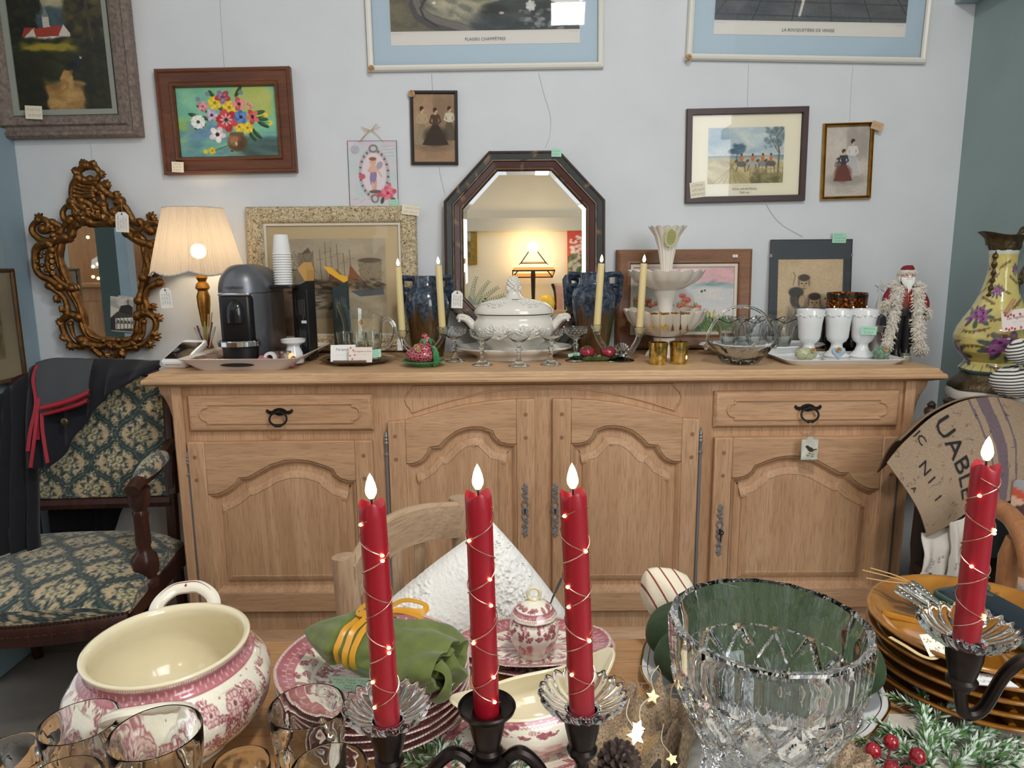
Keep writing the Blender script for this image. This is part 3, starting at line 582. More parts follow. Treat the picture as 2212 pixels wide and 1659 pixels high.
# carcass, canted corner posts with a curved bracket at the head, plinth
b=MB(); b.box(-1.085,1.085,-.20,.235,.16,.960); b.build('carcass',oakZ,sb,0)
for s in (-1,1):
    b=MB()
    prof=[(.035,.958),(.030,.935),(.016,.915),(.006,.89),(0,.86),(0,.16)]
    ls=[[(s*(1.058),-.212,z),(s*(1.085),-.216,z),(s*(1.100+d),-.190,z),(s*(1.112+d),-.165,z),(s*(1.112+d),.235,z),(s*1.058,.235,z)] for d,z in prof]
    if s>0: ls=ls[::-1]
    b.loops(ls,caps=True); b.build('corner_post',oakZ,sb,30)
b=MB(); P=[(-1.125,-.225),(1.125,-.225),(1.125,.24),(-1.125,.24)]
b.loops([lp(0,.0),lp(0,.10),lp(.006,.118),lp(.012,.122),lp(.012,.132),lp(.004,.142),lp(.004,.156),lp(.016,.172),lp(.022,.185)],caps=True); b.build('plinth',oakX,sb,25)
def ridge(poly,y,w=.004,h=.004): return [(0,y+.001),(w*.5,y-h),(w,y-h*1.1),(w*1.5,y-h),(w*2,y+.001)]
def pull(parent,x,z,y):
    # scrolled backplate with a hanging oval ring
    b=MB(); pl=[(-.040,.004),(-.036,.010),(-.030,.005),(-.022,.004),(-.014,.010),(-.004,.013),(.004,.013),(.014,.010),(.022,.004),(.030,.005),(.036,.010),(.040,.004),(.034,-.003),(.026,-.006),(.016,-.003),(.008,-.008),(0,-.010),(-.008,-.008),(-.016,-.003),(-.026,-.006),(-.034,-.003)]
    b.prism([(x+a,z+c) for a,c in pl][::-1],y-.004,y); 
    for e in (-1,1): b.ball((x+e*.034,y-.005,z+.002),.0028,8,6)
    b.build('handle_plate',m_iron,parent,30)
    b=MB(); n=28; b.tube([(x+.025*sin(2*pi*k/n),y-.014-.010*(.5-.5*cos(2*pi*k/n)),z-.016+.019*cos(2*pi*k/n)) for k in range(n)],[.0030+.0012*max(0,-cos(2*pi*k/n))**6 for k in range(n)],8,closed=True)
    for e in (-.006,0,.006): b.ball((x+e,y-.024,z-.035),.0048,8,6)
    b.ball((x,y-.012,z+.003),.005,10,8); b.build('ring_pull',m_iron,parent)
for s in (-1,1):
    (xa,zt),(xb,_)=P2(408,853),P2(806,850); _,zb=P2(413,930); xa,xb=(xa,xb) if s<0 else (-xb,-xa)
    w=xb-xa; d=MB(); Pd=[(xa,zb),(xb,zb),(xb,zt),(xa,zt)]; d.pframe(Pd,[(0,YB),(0,YB-.010),(.006,YB-.018),(.012,YB-.020)],cap=True)
    dr=d.build('drawer',oakX,sb,30)
    cx,cz=(xa+xb)/2,(zt+zb)/2; hw,hh=w/2-.055,(zt-zb)/2-.022
    q=[(cx-hw,cz-hh),(cx+hw,cz-hh),(cx+hw,cz-hh*.72)]+[(cx+hw+.022*sin(t*pi/8),cz-hh*.72*cos(t*pi/8)) for t in range(1,8)]+[(cx+hw,cz+hh*.72),(cx+hw,cz+hh),(cx-hw,cz+hh),(cx-hw,cz+hh*.72)]+[(cx-hw-.022*sin(t*pi/8),cz+hh*.72*cos(t*pi/8)) for t in range(1,8)]+[(cx-hw,cz-hh*.72)]
    g=MB(); g.pframe(q,ridge(q,YB-.020,.0035,.0045)); g.build('carved_border',oakX,dr,25)
    pull(dr,cx,cz+.004,YB-.021)
# centre frieze with a sunk border
q=[P2(x,y) for x,y in bezpx([(889,893),(960,870),(1040,851),(1110,843),(1168,842)])]; q=[(x,z) for x,z in q if x<0]
qr=[(-x,z) for x,z in q][::-1]
sideL=[P2(x,y) for x,y in ((893,832),(885,842),(876,851),(873,862),(877,874),(885,883))]
out=q+qr+[(-x,z) for x,z in sideL[::-1]]+sideL
b=MB(); b.pframe(out,ridge(out,YB-.001,.003,.004)); b.build('carved_frieze_border',oakX,sb,25)
# doors
ARCH_S=[(455.5,1064),(476,1063),(488,1058),(500.7,1051),(515,1039),(521.4,1028),(541,1027),(559,1017),(588.6,1000),(620,991),(644.7,989.5),(671.6,992),(698.4,1000),(722.8,1009.5),(727.7,1020.5),(740,1030),(757,1035),(771.7,1035)]
ARCH_C=[(879.8,998),(895.6,997),(905,994),(913,989),(924.5,974.8),(929.3,962.3),(949.6,960.4),(965,944),(984.3,929.5),(1003.6,921.8),(1022.9,918.9),(1042.2,919.9),(1064.4,927.6),(1069.2,940),(1080.8,951.7),(1098,956),(1115.5,956)]
TOP_C=[(842,908),(875,905),(935,889),(1000,873),(1060,864),(1110,860),(1155,859)]
def door(side,arch,topline,xl,xr,zbp,bot,hx):
    # built for the left-hand leaves, mirrored for the right-hand ones
    x0,_=P2(*xl); x1,_=P2(*xr); _,z0=P2(*zbp); A=[P2(*p) for p in arch]; _,ab=P2(*bot)
    a0=A[0][0]; a1=A[-1][0]; A=[(a0,ab)]+A+[(a1,ab)]          # opening, clockwise from its lower left
    T=[(x0,P2(*topline[0])[1])]+[P2(*p) for p in topline[1:-1]]+[(x1,P2(*topline[-1])[1])]
    M=(lambda p:(p[0],p[1])) if side<0 else (lambda p:(-p[0],p[1]))
    def zt(x):
        for (xa,za),(xb,zb_) in zip(T,T[1:]):
            if xa-1e-6<=x<=xb+1e-6: return za+(zb_-za)*(x-xa)/(xb-xa)
        return T[-1][1]
    y1=YB-.022
    PP=[M(p) for p in A]
    pn=MB(); pn.pframe(PP,[(0,y1+.001),(.004,y1+.003),(.010,y1+.010),(.014,y1+.017),(.018,y1+.0185),(.034,y1+.0165),(.036,y1+.012),(.040,y1+.010),(.052,y1+.004),(.055,y1+.0035),(.056,y1+.006),(.060,y1+.0055)],cap=True); dd=pn.build('door',oakZ,sb,22)
    for q in ([(x0,z0),(a0,z0),(a0,zt(a0)),(x0,zt(x0))],[(a1,z0),(x1,z0),(x1,zt(x1)),(a1,zt(a1))]):
        d=MB(); d.prism([M(p) for p in q],YB,y1); d.build('stile',oakZ,dd,30,bevel=.004)
    up=[p for p in T if a0<p[0]<a1]
    for q in ([(a0,z0),(a1,z0),(a1,ab),(a0,ab)],A[1:-1]+[(a1,zt(a1))]+up[::-1]+[(a0,zt(a0))]):
        r=MB(); r.prism([M(p) for p in q],YB,y1+.0006); r.build('rail',oakX,dd,30,bevel=.003)
    for px_ in ((x0+a0)/2-.004,(a1+x1)/2):
        for dz in (.045,.115): g=MB(); g.add([(M((px_+.006*cos(k*pi/5),0))[0],y1-.0012,zt(px_)-dz+.006*sin(k*pi/5)) for k in range(10)],[tuple(range(10))]); g.build('peg',m_peg,dd,0)
    # rod hinge with a turned finial
    hxx,_=P2(hx,1000); hxx=M((hxx,0))[0]; zh1=zt(x0)-.03; zh0=z0+.02; g=MB()
    g.lathe([(0,0),(.005,0),(.005,zh1-zh0-.075),(.008,zh1-zh0-.073),(.008,zh1-zh0-.069),(.005,zh1-zh0-.066),(.0055,zh1-zh0-.04),(.0075,zh1-zh0-.036),(.0045,zh1-zh0-.03),(.0075,zh1-zh0-.026),(.0045,zh1-zh0-.02),(.007,zh1-zh0-.016),(.004,zh1-zh0-.008),(0,zh1-zh0+.006)],12,o=(hxx,YB-.010,zh0)); g.build('hinge',m_pewter,dd)
    return M,dd,y1
def escutcheon(dd,x,zc,y,h,key=False):
    b=MB(); hh=h/2
    for s in (-1,1):
        b.tube(spiral((x,zc+s*hh*.22),.009,.009,0,1,14,y=y),.0022,6); b.tube(bez([(x-.006,y,zc+s*hh*.34),(x+.007,y,zc+s*hh*.45),(x-.007,y,zc+s*hh*.60),(x+.004,y,zc+s*hh*.72),(x+.001,y,zc+s*hh*.85)],6),.0030,6)
        b.tube(bez([(x+.007,y,zc+s*hh*.36),(x-.003,y,zc+s*hh*.52),(x+.008,y,zc+s*hh*.66)],6),.0022,6)
        for dz,r in ((.80,.007),(.88,.006),(.95,.005),(1.0,.003)): b.ball((x,y,zc+s*hh*dz),(r,.002,r),10,6)
        b.ball((x+.006,y,zc+s*hh*.92),(.003,.002,.004),8,6); b.ball((x-.006,y,zc+s*hh*.86),(.004,.002,.003),8,6)
    b.ball((x,y,zc),(.008,.003,.013),10,8); b.tube(spiral((x,zc),.008,.008,0,1,14,y=y-.001),.0022,6)
    b.mat=1; g=b; g.ball((x,y-.003,zc+.002),(.0035,.002,.0035),8,6); g.prism([(x-.0022,zc-.009),(x+.0022,zc-.009),(x+.0015,zc),(x-.0015,zc)],y-.004,y); b.build('keyhole_plate',[m_pewter,pbr('keyhole_black',C(14,13,12),.7)],dd)
    if key:
        g=MB(); g.tube([(x,y-.012,zc),(x,y,zc)],.002,6); g.tube(spiral((x+.002,zc-.004),.006,.006,0,1,14,y=y-.012),.0018,6); g.tube([(x,y-.012,zc-.012),(x+.001,y-.012,zc-.03)],.0018,6); g.build('key',m_iron,dd)
for s in (-1,1):
    M,dd,y1=door(s,ARCH_S,[(414,952),(600,950),(808,948)],(414,1000),(809,1000),(500,1316),(500,1275),411)
    if s>0:
        (ex,ez0)=P2(1547,1192); _,ez1=P2(1547,1085); escutcheon(dd,ex,(ez0+ez1)/2,y1-.003,ez1-ez0,True)
    M,dd,y1=door(s,ARCH_C,TOP_C,(843,1000),(1155,900),(1000,1316),(1000,1275),838)
    px_=1134 if s<0 else 1198; (ex,ez0)=P2(px_,1152); _,ez1=P2(px_,1040); escutcheon(dd,ex,(ez0+ez1)/2,y1-.003,ez1-ez0)
# bird tag hanging from the right drawer ring
p=PY(1750,950,1.99); o=thing('bird_tag','small cream tag with a dark bird hanging from the right drawer ring','tag',p)
I=Img(36,46,(214,212,196)); I.dabs(60,(0,36),(0,46),4,[(196,190,170),(226,226,214),(180,190,180)],.4,1.5); I.ell(19,22,8,5,(60,46,38),1,.5); I.ell(12,16,4,3.4,(60,46,38)); I.poly([(7,16),(10,14),(10,17)],(40,34,30)); I.line([(22,24),(32,22)],3,(70,50,40)); I.line([(14,30),(28,34)],1.5,(110,100,84)); I.line([(18,27),(18,33)],1,(60,46,38)); I.ell(14,36,4,2.4,(140,146,120)); I.ell(24,38,4,2.4,(150,150,126))
b=MB(); b.canvas(.046,.058,I.a,-.0014,z0=-.058); b.k=C(196,206,196); b.rbox(-.024,.024,-.0010,.0010,-.060,.001,.0009,2); b.add([(-.010,-.0012,.001),(.010,-.0012,.001),(.005,-.0012,.010),(-.005,-.0012,.010)],[(0,1,2,3)]); b.build('card',m_note,o,30)
b=MB(); b.tube([(0,-.001,.006),(-.002,0,.03),(0,.004,.052)],.0009,5); b.build('string',pbr('twine',C(176,150,112),.8),o)

# ================= pictures and mirrors standing behind =================
def stand_fit(TLx,TRx,topy,Yt,lean,z0=TOP):
    # a leaning rectangle whose top edge shows at topy and which stands on the worktop
    a=PY(TLx,topy,Yt); c=PY(TRx,topy,Yt); h=(a[2]-z0)/cos(lean); return (a+c)/2,float(np.linalg.norm(c-a)),float(h)
def leaning(name,label,TLx,TRx,topy,h,prof,mat,inner,lean,Yt=WALL-.006,cat='framed picture',rz=0):
    c,w,hh=stand_fit(TLx,TRx,topy,Yt,lean); return frame_obj(name,label,(c[0],Yt-sin(lean)*hh,TOP+.001),w,hh,0,prof,mat,inner,cat,-lean)
m_ivory=attr('ivory_carved_frame',.7,bump=1.0,bs=120,bd=.006)
t=NT('cream_carved'); t.base(t.ramp(t.noise(110,4,None,.6,1.5),[(.38,C(140,112,70)),(.52,C(226,208,170)),(.7,C(238,226,196))])); t.b.inputs['Roughness'].default_value=.7; t.bump(t.noise(110,4,None,.6,1.5),1.0,.006); MATS['cream_carved']=t.m
def art_port():
    I=Img(230,230,(186,172,146)); g=np.random.RandomState(14); I.dabs(240,(0,230),(0,120),12,[(190,176,150),(178,164,140),(196,184,160)],.4,2,0,g)
    I.poly([(8,90),(46,86),(44,130),(10,130)],(160,146,120)); I.poly([(36,40),(70,36),(72,122),(38,122)],(152,138,114)); I.line([(8,90),(46,86)],2,(70,62,50))
    I.poly([(168,64),(220,60),(218,124),(172,124)],(160,146,122)); I.ell(194,62,26,7,(110,100,84)); I.poly([(44,44),(60,24),(64,40)],(110,100,84))
    for k in range(60): x=10+g.rand()*62; y=30+g.rand()*80; I.line([(x,y),(x+g.randn()*3,y+6+g.rand()*8)],1,(90,80,64),.6)
    for k in range(40): x=170+g.rand()*50; y=62+g.rand()*56; I.line([(x,y),(x+g.randn()*3,y+6)],1,(96,86,70),.6)
    for x,y0 in ((96,10),(108,24),(122,16),(136,40),(150,30),(84,30)): I.line([(x,y0),(x+3,130)],1.2,(84,74,60),.8); I.line([(x-8,y0+30),(x+10,y0+26)],1,(96,84,68),.7)
    for x,y,c in ((150,74,(150,92,62)),(120,84,(158,110,80)),(104,92,(140,90,64))): I.poly([(x,y),(x+34,y+56),(x-6,y+52)],c,.9)
    I.poly([(66,128),(150,122),(196,132),(170,150),(80,146)],(120,100,76)); I.poly([(30,140),(110,136),(140,150),(60,164),(36,158)],(60,72,84)); I.dabs(140,(60,220),(116,150),4,[(90,76,58),(150,120,90),(66,58,48),(176,160,130)],.6,2.2,.1,g)
    I.dabs(120,(0,230),(150,228),8,[(190,176,150),(170,156,130),(198,186,160)],.4,3,0,g); I.poly([(150,150),(222,140),(224,160),(170,166)],(82,92,100),.8); I.line([(44,176),(80,182)],3,(80,70,56)); I.line([(60,168),(62,190)],2,(80,70,56)); I.dabs(40,(20,120),(150,200),3,[(96,86,70)],.5,3,.1,g)
    return I.grain(.04).a
def inner_mat(art,matc,mx,mt,mb_,title=None):
    def inner(o,iw,ih,d,y):
        b=MB(); b.k=matc; b.add([(-iw/2,y+.006,d),(iw/2,y+.006,d),(iw/2,y+.006,d+ih),(-iw/2,y+.006,d+ih)],[(0,1,2,3)]); b.canvas(iw-2*mx,ih-mt-mb_,art,y+.005,z0=d+mb_); b.build('print',m_paper,o,180)
        b=MB(); b.pframe(rect(iw,ih,0,d),[(0,y-.002),(.008,y-.001),(.008,y+.005)]); b.build('fillet',pbr('off_white_fillet',C(220,212,196),.6),o,30)
        b=MB(); b.add([(-iw/2,y+.0015,d),(iw/2,y+.0015,d),(iw/2,y+.0015,d+ih),(-iw/2,y+.0015,d+ih)],[(0,1,2,3)]); b.build('glass_pane',m_pane,o,0)
    return inner
leaning('framed_print','large cream carved frame with a harbour print standing behind the coffee machine',535,900,449,0,[(0,-.020),(.005,-.030),(.010,-.033),(.018,-.030),(.022,-.034),(.045,-.028),(.054,-.020),(.056,-.014)],MATS['cream_carved'],inner_mat(art_port(),C(208,188,150),.055,.052,.06),.04)
note(PY(887,454,WALL-.045),.060,.032,'cream price card on the upper right corner of the harbour print frame',NOTE_C,2,15,.12)
# octagonal mirror
LEAN=rad(5.0)
def octagon():
    c,w,h=stand_fit(958,1306,331,WALL-.006,LEAN)
    o=thing('octagonal_mirror','tall octagonal mirror in a worn green and maroon frame','mirror',(c[0],WALL-.006-sin(LEAN)*h,TOP+.001),(-LEAN,0,0))
    cw=.155; ch=.165
    P=[(-w/2+cw,0),(w/2-cw,0),(w/2,ch),(w/2,h-ch),(w/2-cw,h),(-w/2+cw,h),(-w/2,h-ch),(-w/2,ch)]
    # keep the frame the same width along the slanted sides
    b=MB(); prof=[(0,-.002),(0,-.022),(.003,-.027),(.007,-.028),(.0085,-.0262),(.010,-.024),(.0112,-.0238),(.027,-.022),(.0288,-.0255),(.031,-.0262),(.0334,-.026),(.0345,-.023),(.036,-.021),(.053,-.017),(.0545,-.0185),(.057,-.020),(.060,-.019),(.064,-.014)]
    cols=[C(52,34,30)]*4+[C(96,76,50)]+[C(40,40,36)]+[C(26,40,40)]*2+[C(34,40,38)]+[C(120,98,64)]*2+[C(60,30,28)]+[C(70,34,34)]*2+[C(60,32,30)]+[C(124,98,62)]+[C(90,66,44)]+[C(70,50,36)]
    ls=[]
    for dd,y in prof: ls.append([(x,y,z) for x,z in inset(P,dd)])
    sub=[]; cc=[]
    for i,l in enumerate(ls):
        L=[]
        for j in range(8):
            for k in range(24):
                a,c2=Vector(l[j]),Vector(l[(j+1)%8]); L.append(tuple(a.lerp(c2,k/24)))
        sub.append(L)
        for q in L:
            c_=np.array(cols[i]); n_=noise.noise(Vector(q)*60); 
            if cols[i][0]>cols[i][1]*1.25 and cols[i][0]>.1 and n_<-.38: c_=np.array(C(60,34,30))
            if n_>.48: c_=c_*.4+np.array(C(160,120,84))*.6
            cc.append(tuple(c_))
    b.loops(sub,cols=cc); b.build('frame',attr('worn_painted_frame',.45,bump=.3,bs=90,bd=.002),o,30)
    b=MB(); I=inset(P,.064); I2=inset(P,.078)
    b.loops([[(x,-.0100,z) for x,z in I],[(x,-.0118,z) for x,z in I2]]); b.add([(x,-.0118,z) for x,z in I2],[tuple(range(8))]); b.build('looking_glass',pbr('silvered_glass',(.93,.93,.92),.0,1),o,10)
    b=MB(); b.add([(x,-.002,z) for x,z in P],[tuple(range(8))[::-1]]); b.build('back_board',pbr('back_board',C(120,90,60),.8),o,0)
    return o,c,h
octo,oc,oh=octagon()
note(PY(1202,330,WALL-.036),.034,.026,'green price note on the top edge of the octagonal mirror',NOTE_G,2,21,.03)
# pink painting with poppies
def art_poppies():
    I=Img(200,150,(206,206,206)); g=np.random.RandomState(15); I.band(0,42,(222,170,170),(214,166,168)); I.dabs(160,(0,200),(0,40),8,[(226,178,176),(206,158,164),(230,190,186)],.4,3,0,g)
    I.band(42,52,(150,180,196),(196,206,204)); I.dabs(60,(110,200),(42,50),4,[(110,150,150),(130,166,170)],.6,4,0,g); I.band(52,150,(206,208,208),(190,190,180)); I.dabs(260,(0,200),(52,120),9,[(214,214,212),(196,200,206),(220,210,200)],.4,3,0,g)
    I.ell(136,56,2.4,3,(50,54,70)); I.ell(142,54,2,2.4,(50,54,70))
    for k in range(700):
        x=g.rand()*200; top=(78+x*.22 if x<60 else 92+abs(x-100)*.12 if x<130 else 110+(x-130)*.3); y=top+g.rand()*60; c=[(206,176,60),(150,150,60),(86,120,60),(60,100,60),(196,150,70),(220,196,110)][g.randint(6)]; I.line([(x,y),(x+g.randn()*4,y-12-g.rand()*8)],1.6,c,.8)
    for x,y,r in ((10,76,6),(20,70,5),(30,78,6),(18,88,7),(46,84,5),(36,90,6),(96,90,9),(106,76,9),(112,98,11),(122,104,10),(98,66,7),(130,92,6),(86,104,8)): I.ell(x,y,r,r*.8,(214,76,50)); I.ell(x-1,y-2,r*.6,r*.4,(236,120,80)); I.ell(x,y+1,r*.2,r*.2,(60,40,40))
    for k in range(300): x=70+g.rand()*130; y=126+g.rand()*26; I.line([(x,y),(x+g.randn()*5,y-14)],1.6,[(60,100,50),(40,80,46),(120,150,60),(30,66,50)][g.randint(4)],.8)
    return I.grain(.03).a
def inner(o,iw,ih,d,y):
    b=MB(); b.pframe(rect(iw,ih,0,d),[(0,y-.003),(.010,y-.002),(.010,y+.004)]); b.build('slip',pbr('off_white_fillet',C(220,212,196),.6),o,30)
    b=MB(); b.canvas(iw-.02,ih-.02,art_poppies(),y+.003,z0=d+.01); b.build('canvas',m_oil,o,180)
m_brownf=wood('mid_brown_frame',C(112,72,46),C(136,92,60),C(154,108,72),'X',.45,2)
leaning('beach_painting','pink sky beach painting with poppies in a brown frame behind the white centrepiece','x' and 1330,1622,541,0,[(0,-.016),(.004,-.026),(.012,-.030),(.040,-.024),(.046,-.026),(.050,-.016)],m_brownf,inner,.05,cat='painting')
o=note(PY(1588,553,WALL-.040),.018,.010,'tiny white price sticker on the beach painting frame',C(236,236,236),1,23,0)
# grey matted drawing of three people
def art_three():
    I=Img(120,130,(206,184,150)); g=np.random.RandomState(16); I.dabs(140,(0,120),(0,130),9,[(210,188,154),(198,176,142),(214,194,162)],.4,1.5,None,g)
    def head(x,y,r,hair,cap=None):
        I.ell(x,y,r*.78,r,(196,172,142)); I.ell(x,y-r*.72,r*.84,r*.42,hair,1,0,.3); I.ell(x-r*.74,y-r*.1,r*.14,r*.42,hair,.55); I.ell(x+r*.74,y-r*.1,r*.13,r*.4,hair,.5)
        for e in (-.3,.3): I.ell(x+e*r,y-r*.05,r*.13,r*.08,(40,34,30))
        I.line([(x,y),(x+r*.1,y+r*.3),(x-r*.05,y+r*.33)],1,(120,96,76)); I.line([(x-r*.25,y+r*.58),(x+r*.25,y+r*.56)],1.2,(110,70,60))
        if cap: I.ell(x,y-r*.82,r*.95,r*.45,cap)
    I.poly([(22,130),(24,92),(40,74),(58,84),(66,130)],(110,118,122)); I.poly([(58,130),(60,96),(78,80),(96,92),(104,130)],(150,132,112)); I.poly([(80,100),(92,82),(112,96),(118,130),(84,130)],(170,152,128))
    I.dabs(240,(18,112),(70,130),4,[(96,92,88),(130,124,114),(160,146,124),(120,126,128)],.35,2.4,1.2,g); head(48,38,13,(86,76,66)); head(68,68,14,(74,64,56)); head(92,62,13,(176,164,146),(206,190,162)); 
    I.ell(36,62,13,14,(84,80,74)); I.ell(34,51,14,8,(74,72,70)); I.ell(45,65,6,9,(190,164,134)); I.line([(50,64),(53,68),(49,69)],1.5,(150,120,96))
    for k in range(50): x=24+g.rand()*84; y=84+g.rand()*44; I.line([(x,y),(x-6,y+9)],.9,(84,78,72),.5)
    I.line([(28,40),(32,26),(28,20)],1.2,(110,100,84))
    return I.grain(.04).a
def inner(o,iw,ih,d,y):
    b=MB(); b.k=C(74,78,84); b.add([(-iw/2,y+.004,d),(iw/2,y+.004,d),(iw/2,y+.004,d+ih),(-iw/2,y+.004,d+ih)],[(0,1,2,3)]); b.canvas(iw*.80,ih*.76,art_three(),y+.0034,z0=d+ih*.06); b.build('mounted_print',m_paper,o,180)
    b=MB(); b.add([(-iw/2,y+.0005,d),(iw/2,y+.0005,d),(iw/2,y+.0005,d+ih),(-iw/2,y+.0005,d+ih)],[(0,1,2,3)]); b.build('glass_pane',m_pane,o,0)
    b=MB()
    for s in (-1,1): b.box(s*(iw/2-.001)-.003,s*(iw/2-.001)+.003,y-.002,y+.004,d+ih*.84,d+ih*.87)
    b.build('clips',m_pewter,o,0)
leaning('clip_frame','grey matted drawing of three people in a frameless clip frame beside the figurine',1663,1839,519,0,[(0,-.010),(.0006,-.010)],pbr('grey_card_edge',C(84,86,90),.7),inner,.085)
note(PY(1813,514,WALL-.016),.048,.034,'green price note on the top corner of the three people drawing',NOTE_G,3,25,.02)
# picture hung on the left teal wall
o=thing('framed_drawing','pale framed drawing hanging on the teal left wall above the shutter','framed picture',(-1.684,2.235,.925),(0,0,-pi/2+.0))
o.rotation_euler=(0,0,pi/2)
w,h=.36,.375; I=Img(90,120,(198,190,168)); I.dabs(200,(10,80),(20,110),6,[(150,140,118),(120,110,92),(180,172,150),(96,90,78)],.4,2); 
for k in range(16): x=15+RNG.rand()*60; I.line([(x,30+RNG.rand()*30),(x+RNG.randn()*3,100)],1.2,(96,86,70),.7)
b=MB(); b.pframe(rect(w,h),[(0,0),(0,-.016),(.004,-.020),(.010,-.018),(.014,-.010)]); b.build('frame',pbr('dark_gilt_frame',C(96,72,46),.4,.5,var=.2),o,30)
b=MB(); b.k=C(226,222,204); P=rect(w-.028,h-.028,0,.014); b.add([(x,-.008,z) for x,z in P],[(0,1,2,3)]); b.pframe(rect(.22,.24,0,.07),[(0,-.0086),(.003,-.0086)]); b.canvas(.20,.22,I.a,-.0090,z0=.08); b.build('print',m_paper,o,180)
b=MB(); b.add([(x,-.011,z) for x,z in P],[(0,1,2,3)]); b.build('glass_pane',m_pane,o,0)
# ================= helpers for turned and standing things =================
def pprof(pts,cx,Y,z0=0.0):
    o=[]
    for hw,py in pts:
        p=PY(cx,py,Y); o.append((hw*depth(p)/F,float(p[2])-z0))
    return o
def mir(px,py,p0,n,L):
    # where a photo pixel lands after bouncing off a mirror through p0 with normal n and travelling L further
    d=ray(px,py); d=d/np.linalg.norm(d); n=np.array(n)/np.linalg.norm(n); t=(np.array(p0)-O_).dot(n)/d.dot(n); h=O_+d*t; r=d-2*d.dot(n)*n; return h+r*L
m_gilt=pbr('old_gilt',C(124,86,44),.42,.8,var=.5,vs_=70,bump=.5,bs=120,bd=.002)
m_white_por=pbr('white_porcelain',C(232,234,234),.12,coat=.4); m_ivory_por=pbr('ivory_porcelain',C(236,228,216),.14,coat=.4)
m_glass=glass('clear_glass',(.985,.995,.99)); m_green_glass=glass('greenish_glass',(.99,1,.995),0,1.27); m_smoke=glass('smoky_glass',(.86,.84,.80))
m_tag=MATS['note_paper']
def price_tag(pt,label,w=.036,h=.062,seed=0,rot=0,rz=0,up=.05,lines=4,dy=0):
    o=thing('price_tag',label,'price tag',pt,(0,rot,rz)); b=MB(); b.k=C(238,236,230)
    P=[(-w/2,-h),(w/2,-h),(w/2,-.010),(w/2-.010,0),(-w/2+.010,0),(-w/2,-.010)]; b.prism(P,-.0006,.0006)
    b.add([(.003*cos(k*pi/5),-.0009,-.007+.003*sin(k*pi/5)) for k in range(10)],[tuple(range(10))],C(90,70,50))
    b.scrawl(0,-h*.55,h*.7,w*.8,lines,-.0010,INK,seed,pi/2,lw=.0005); b.build('card',m_tag,o,0)
    b=MB(); b.tube(bez([(0,-.0015,-.007),(.002,-.001,.012),(-.001,dy*.5,up*.6),(.001,dy,up)],5),.0007,5); b.build('string',pbr('twine',C(176,150,112),.8),o); return o
# ================= gilt rococo mirror =================
GY=WALL-.03; gp=PY(222,600,GY); GYAW=rad(4)
gm=lambda x,y:(lambda p:(float(p[0]-gp[0]),float(p[2]-gp[2])))(PY(60+x/3.687,340+y/3.687,GY))
go=thing('gilt_mirror','ornate gilt rococo wall mirror with scrolls and a tall crest','mirror',(gp[0],GY-.002,gp[2]),(0,0,GYAW))
gl=[(430,525),(390,560),(370,620),(310,650),(280,740),(290,840),(330,950),(375,1050),(420,1140),(455,1240),(480,1340),(520,1410),(600,1445),(680,1450),(770,1455),(830,1440),(870,1380),(885,1260),(895,1120),(910,1000),(930,900),(935,800),(915,700),(870,645),(800,610),(780,545),(740,520),(640,530),(560,535),(500,530)]
G=[gm(*p) for p in gl]
b=MB(); b.add([(x,-.004,z) for x,z in inset(G,-.008)],[tuple(range(len(G)))]); b.build('looking_glass',pbr('old_silvered_glass',(.82,.82,.80),.015,1),go,0)
b=MB(); sp=bez([(x,-.010,z) for x,z in G]+[(G[0][0],-.010,G[0][1])],4)[:-1]; b.tube(sp,[.0095+.002*sin(i*.9) for i in range(len(sp))],8,closed=True)
sp2=[(x,-.006,z) for x,z in inset([(v[0],v[2]) for v in sp],-.010)]; b.tube(sp2,[.011+.003*sin(i*.5) for i in range(len(sp2))],8,closed=True)
def scroll(pts,r0,r1,y=-.014,k=5):
    q=bez([(gm(*p)[0],y,gm(*p)[1]) for p in pts],k); n=len(q); b.tube(q,[(r0+(r1-r0)*abs(2*i/(n-1)-1))*PXW*.9 for i in range(n)],8)
    for e in (q[0],q[-1]): b.ball(tuple(e),r1*PXW*1.0,10,7)
def leaf(c,ang,l,wd,n=5,y=-.016):
    # acanthus spray: a fan of curled lobes
    x,z=gm(*c)
    for k in range(n):
        a=ang+(k-(n-1)/2)*.38; L=l*(1-.12*abs(k-(n-1)/2)); b.tube([(x+L*t*cos(a+.35*t*(k-(n-1)/2)/n),y-.008*sin(pi*t),z+L*t*sin(a+.35*t*(k-(n-1)/2)/n)) for t in (0,.25,.5,.75,1)],[wd*.5,wd,wd*1.1,wd*.9,wd*.4],7)
# ears
scroll([(330,640),(240,670),(150,660),(85,600),(90,540),(150,500),(205,530),(195,575),(160,575)],7,11); leaf((160,505),2.4,.030,.006); leaf((230,650),.4,.03,.006)
scroll([(230,520),(300,560),(250,590),(225,560)],5,8); scroll([(410,450),(390,400),(340,395),(310,440),(325,500),(360,510)],6,9); scroll([(370,495),(310,560),(290,600)],6,9)
scroll([(800,600),(880,660),(960,690),(1050,660),(1070,590),(1040,530),(980,520),(950,560),(980,580)],7,11); leaf((985,500),1.2,.030,.006); leaf((900,650),2.4,.03,.006)
scroll([(700,440),(770,390),(820,450),(850,510),(900,520)],7,10); scroll([(810,560),(870,590),(920,545),(880,520)],6,8)
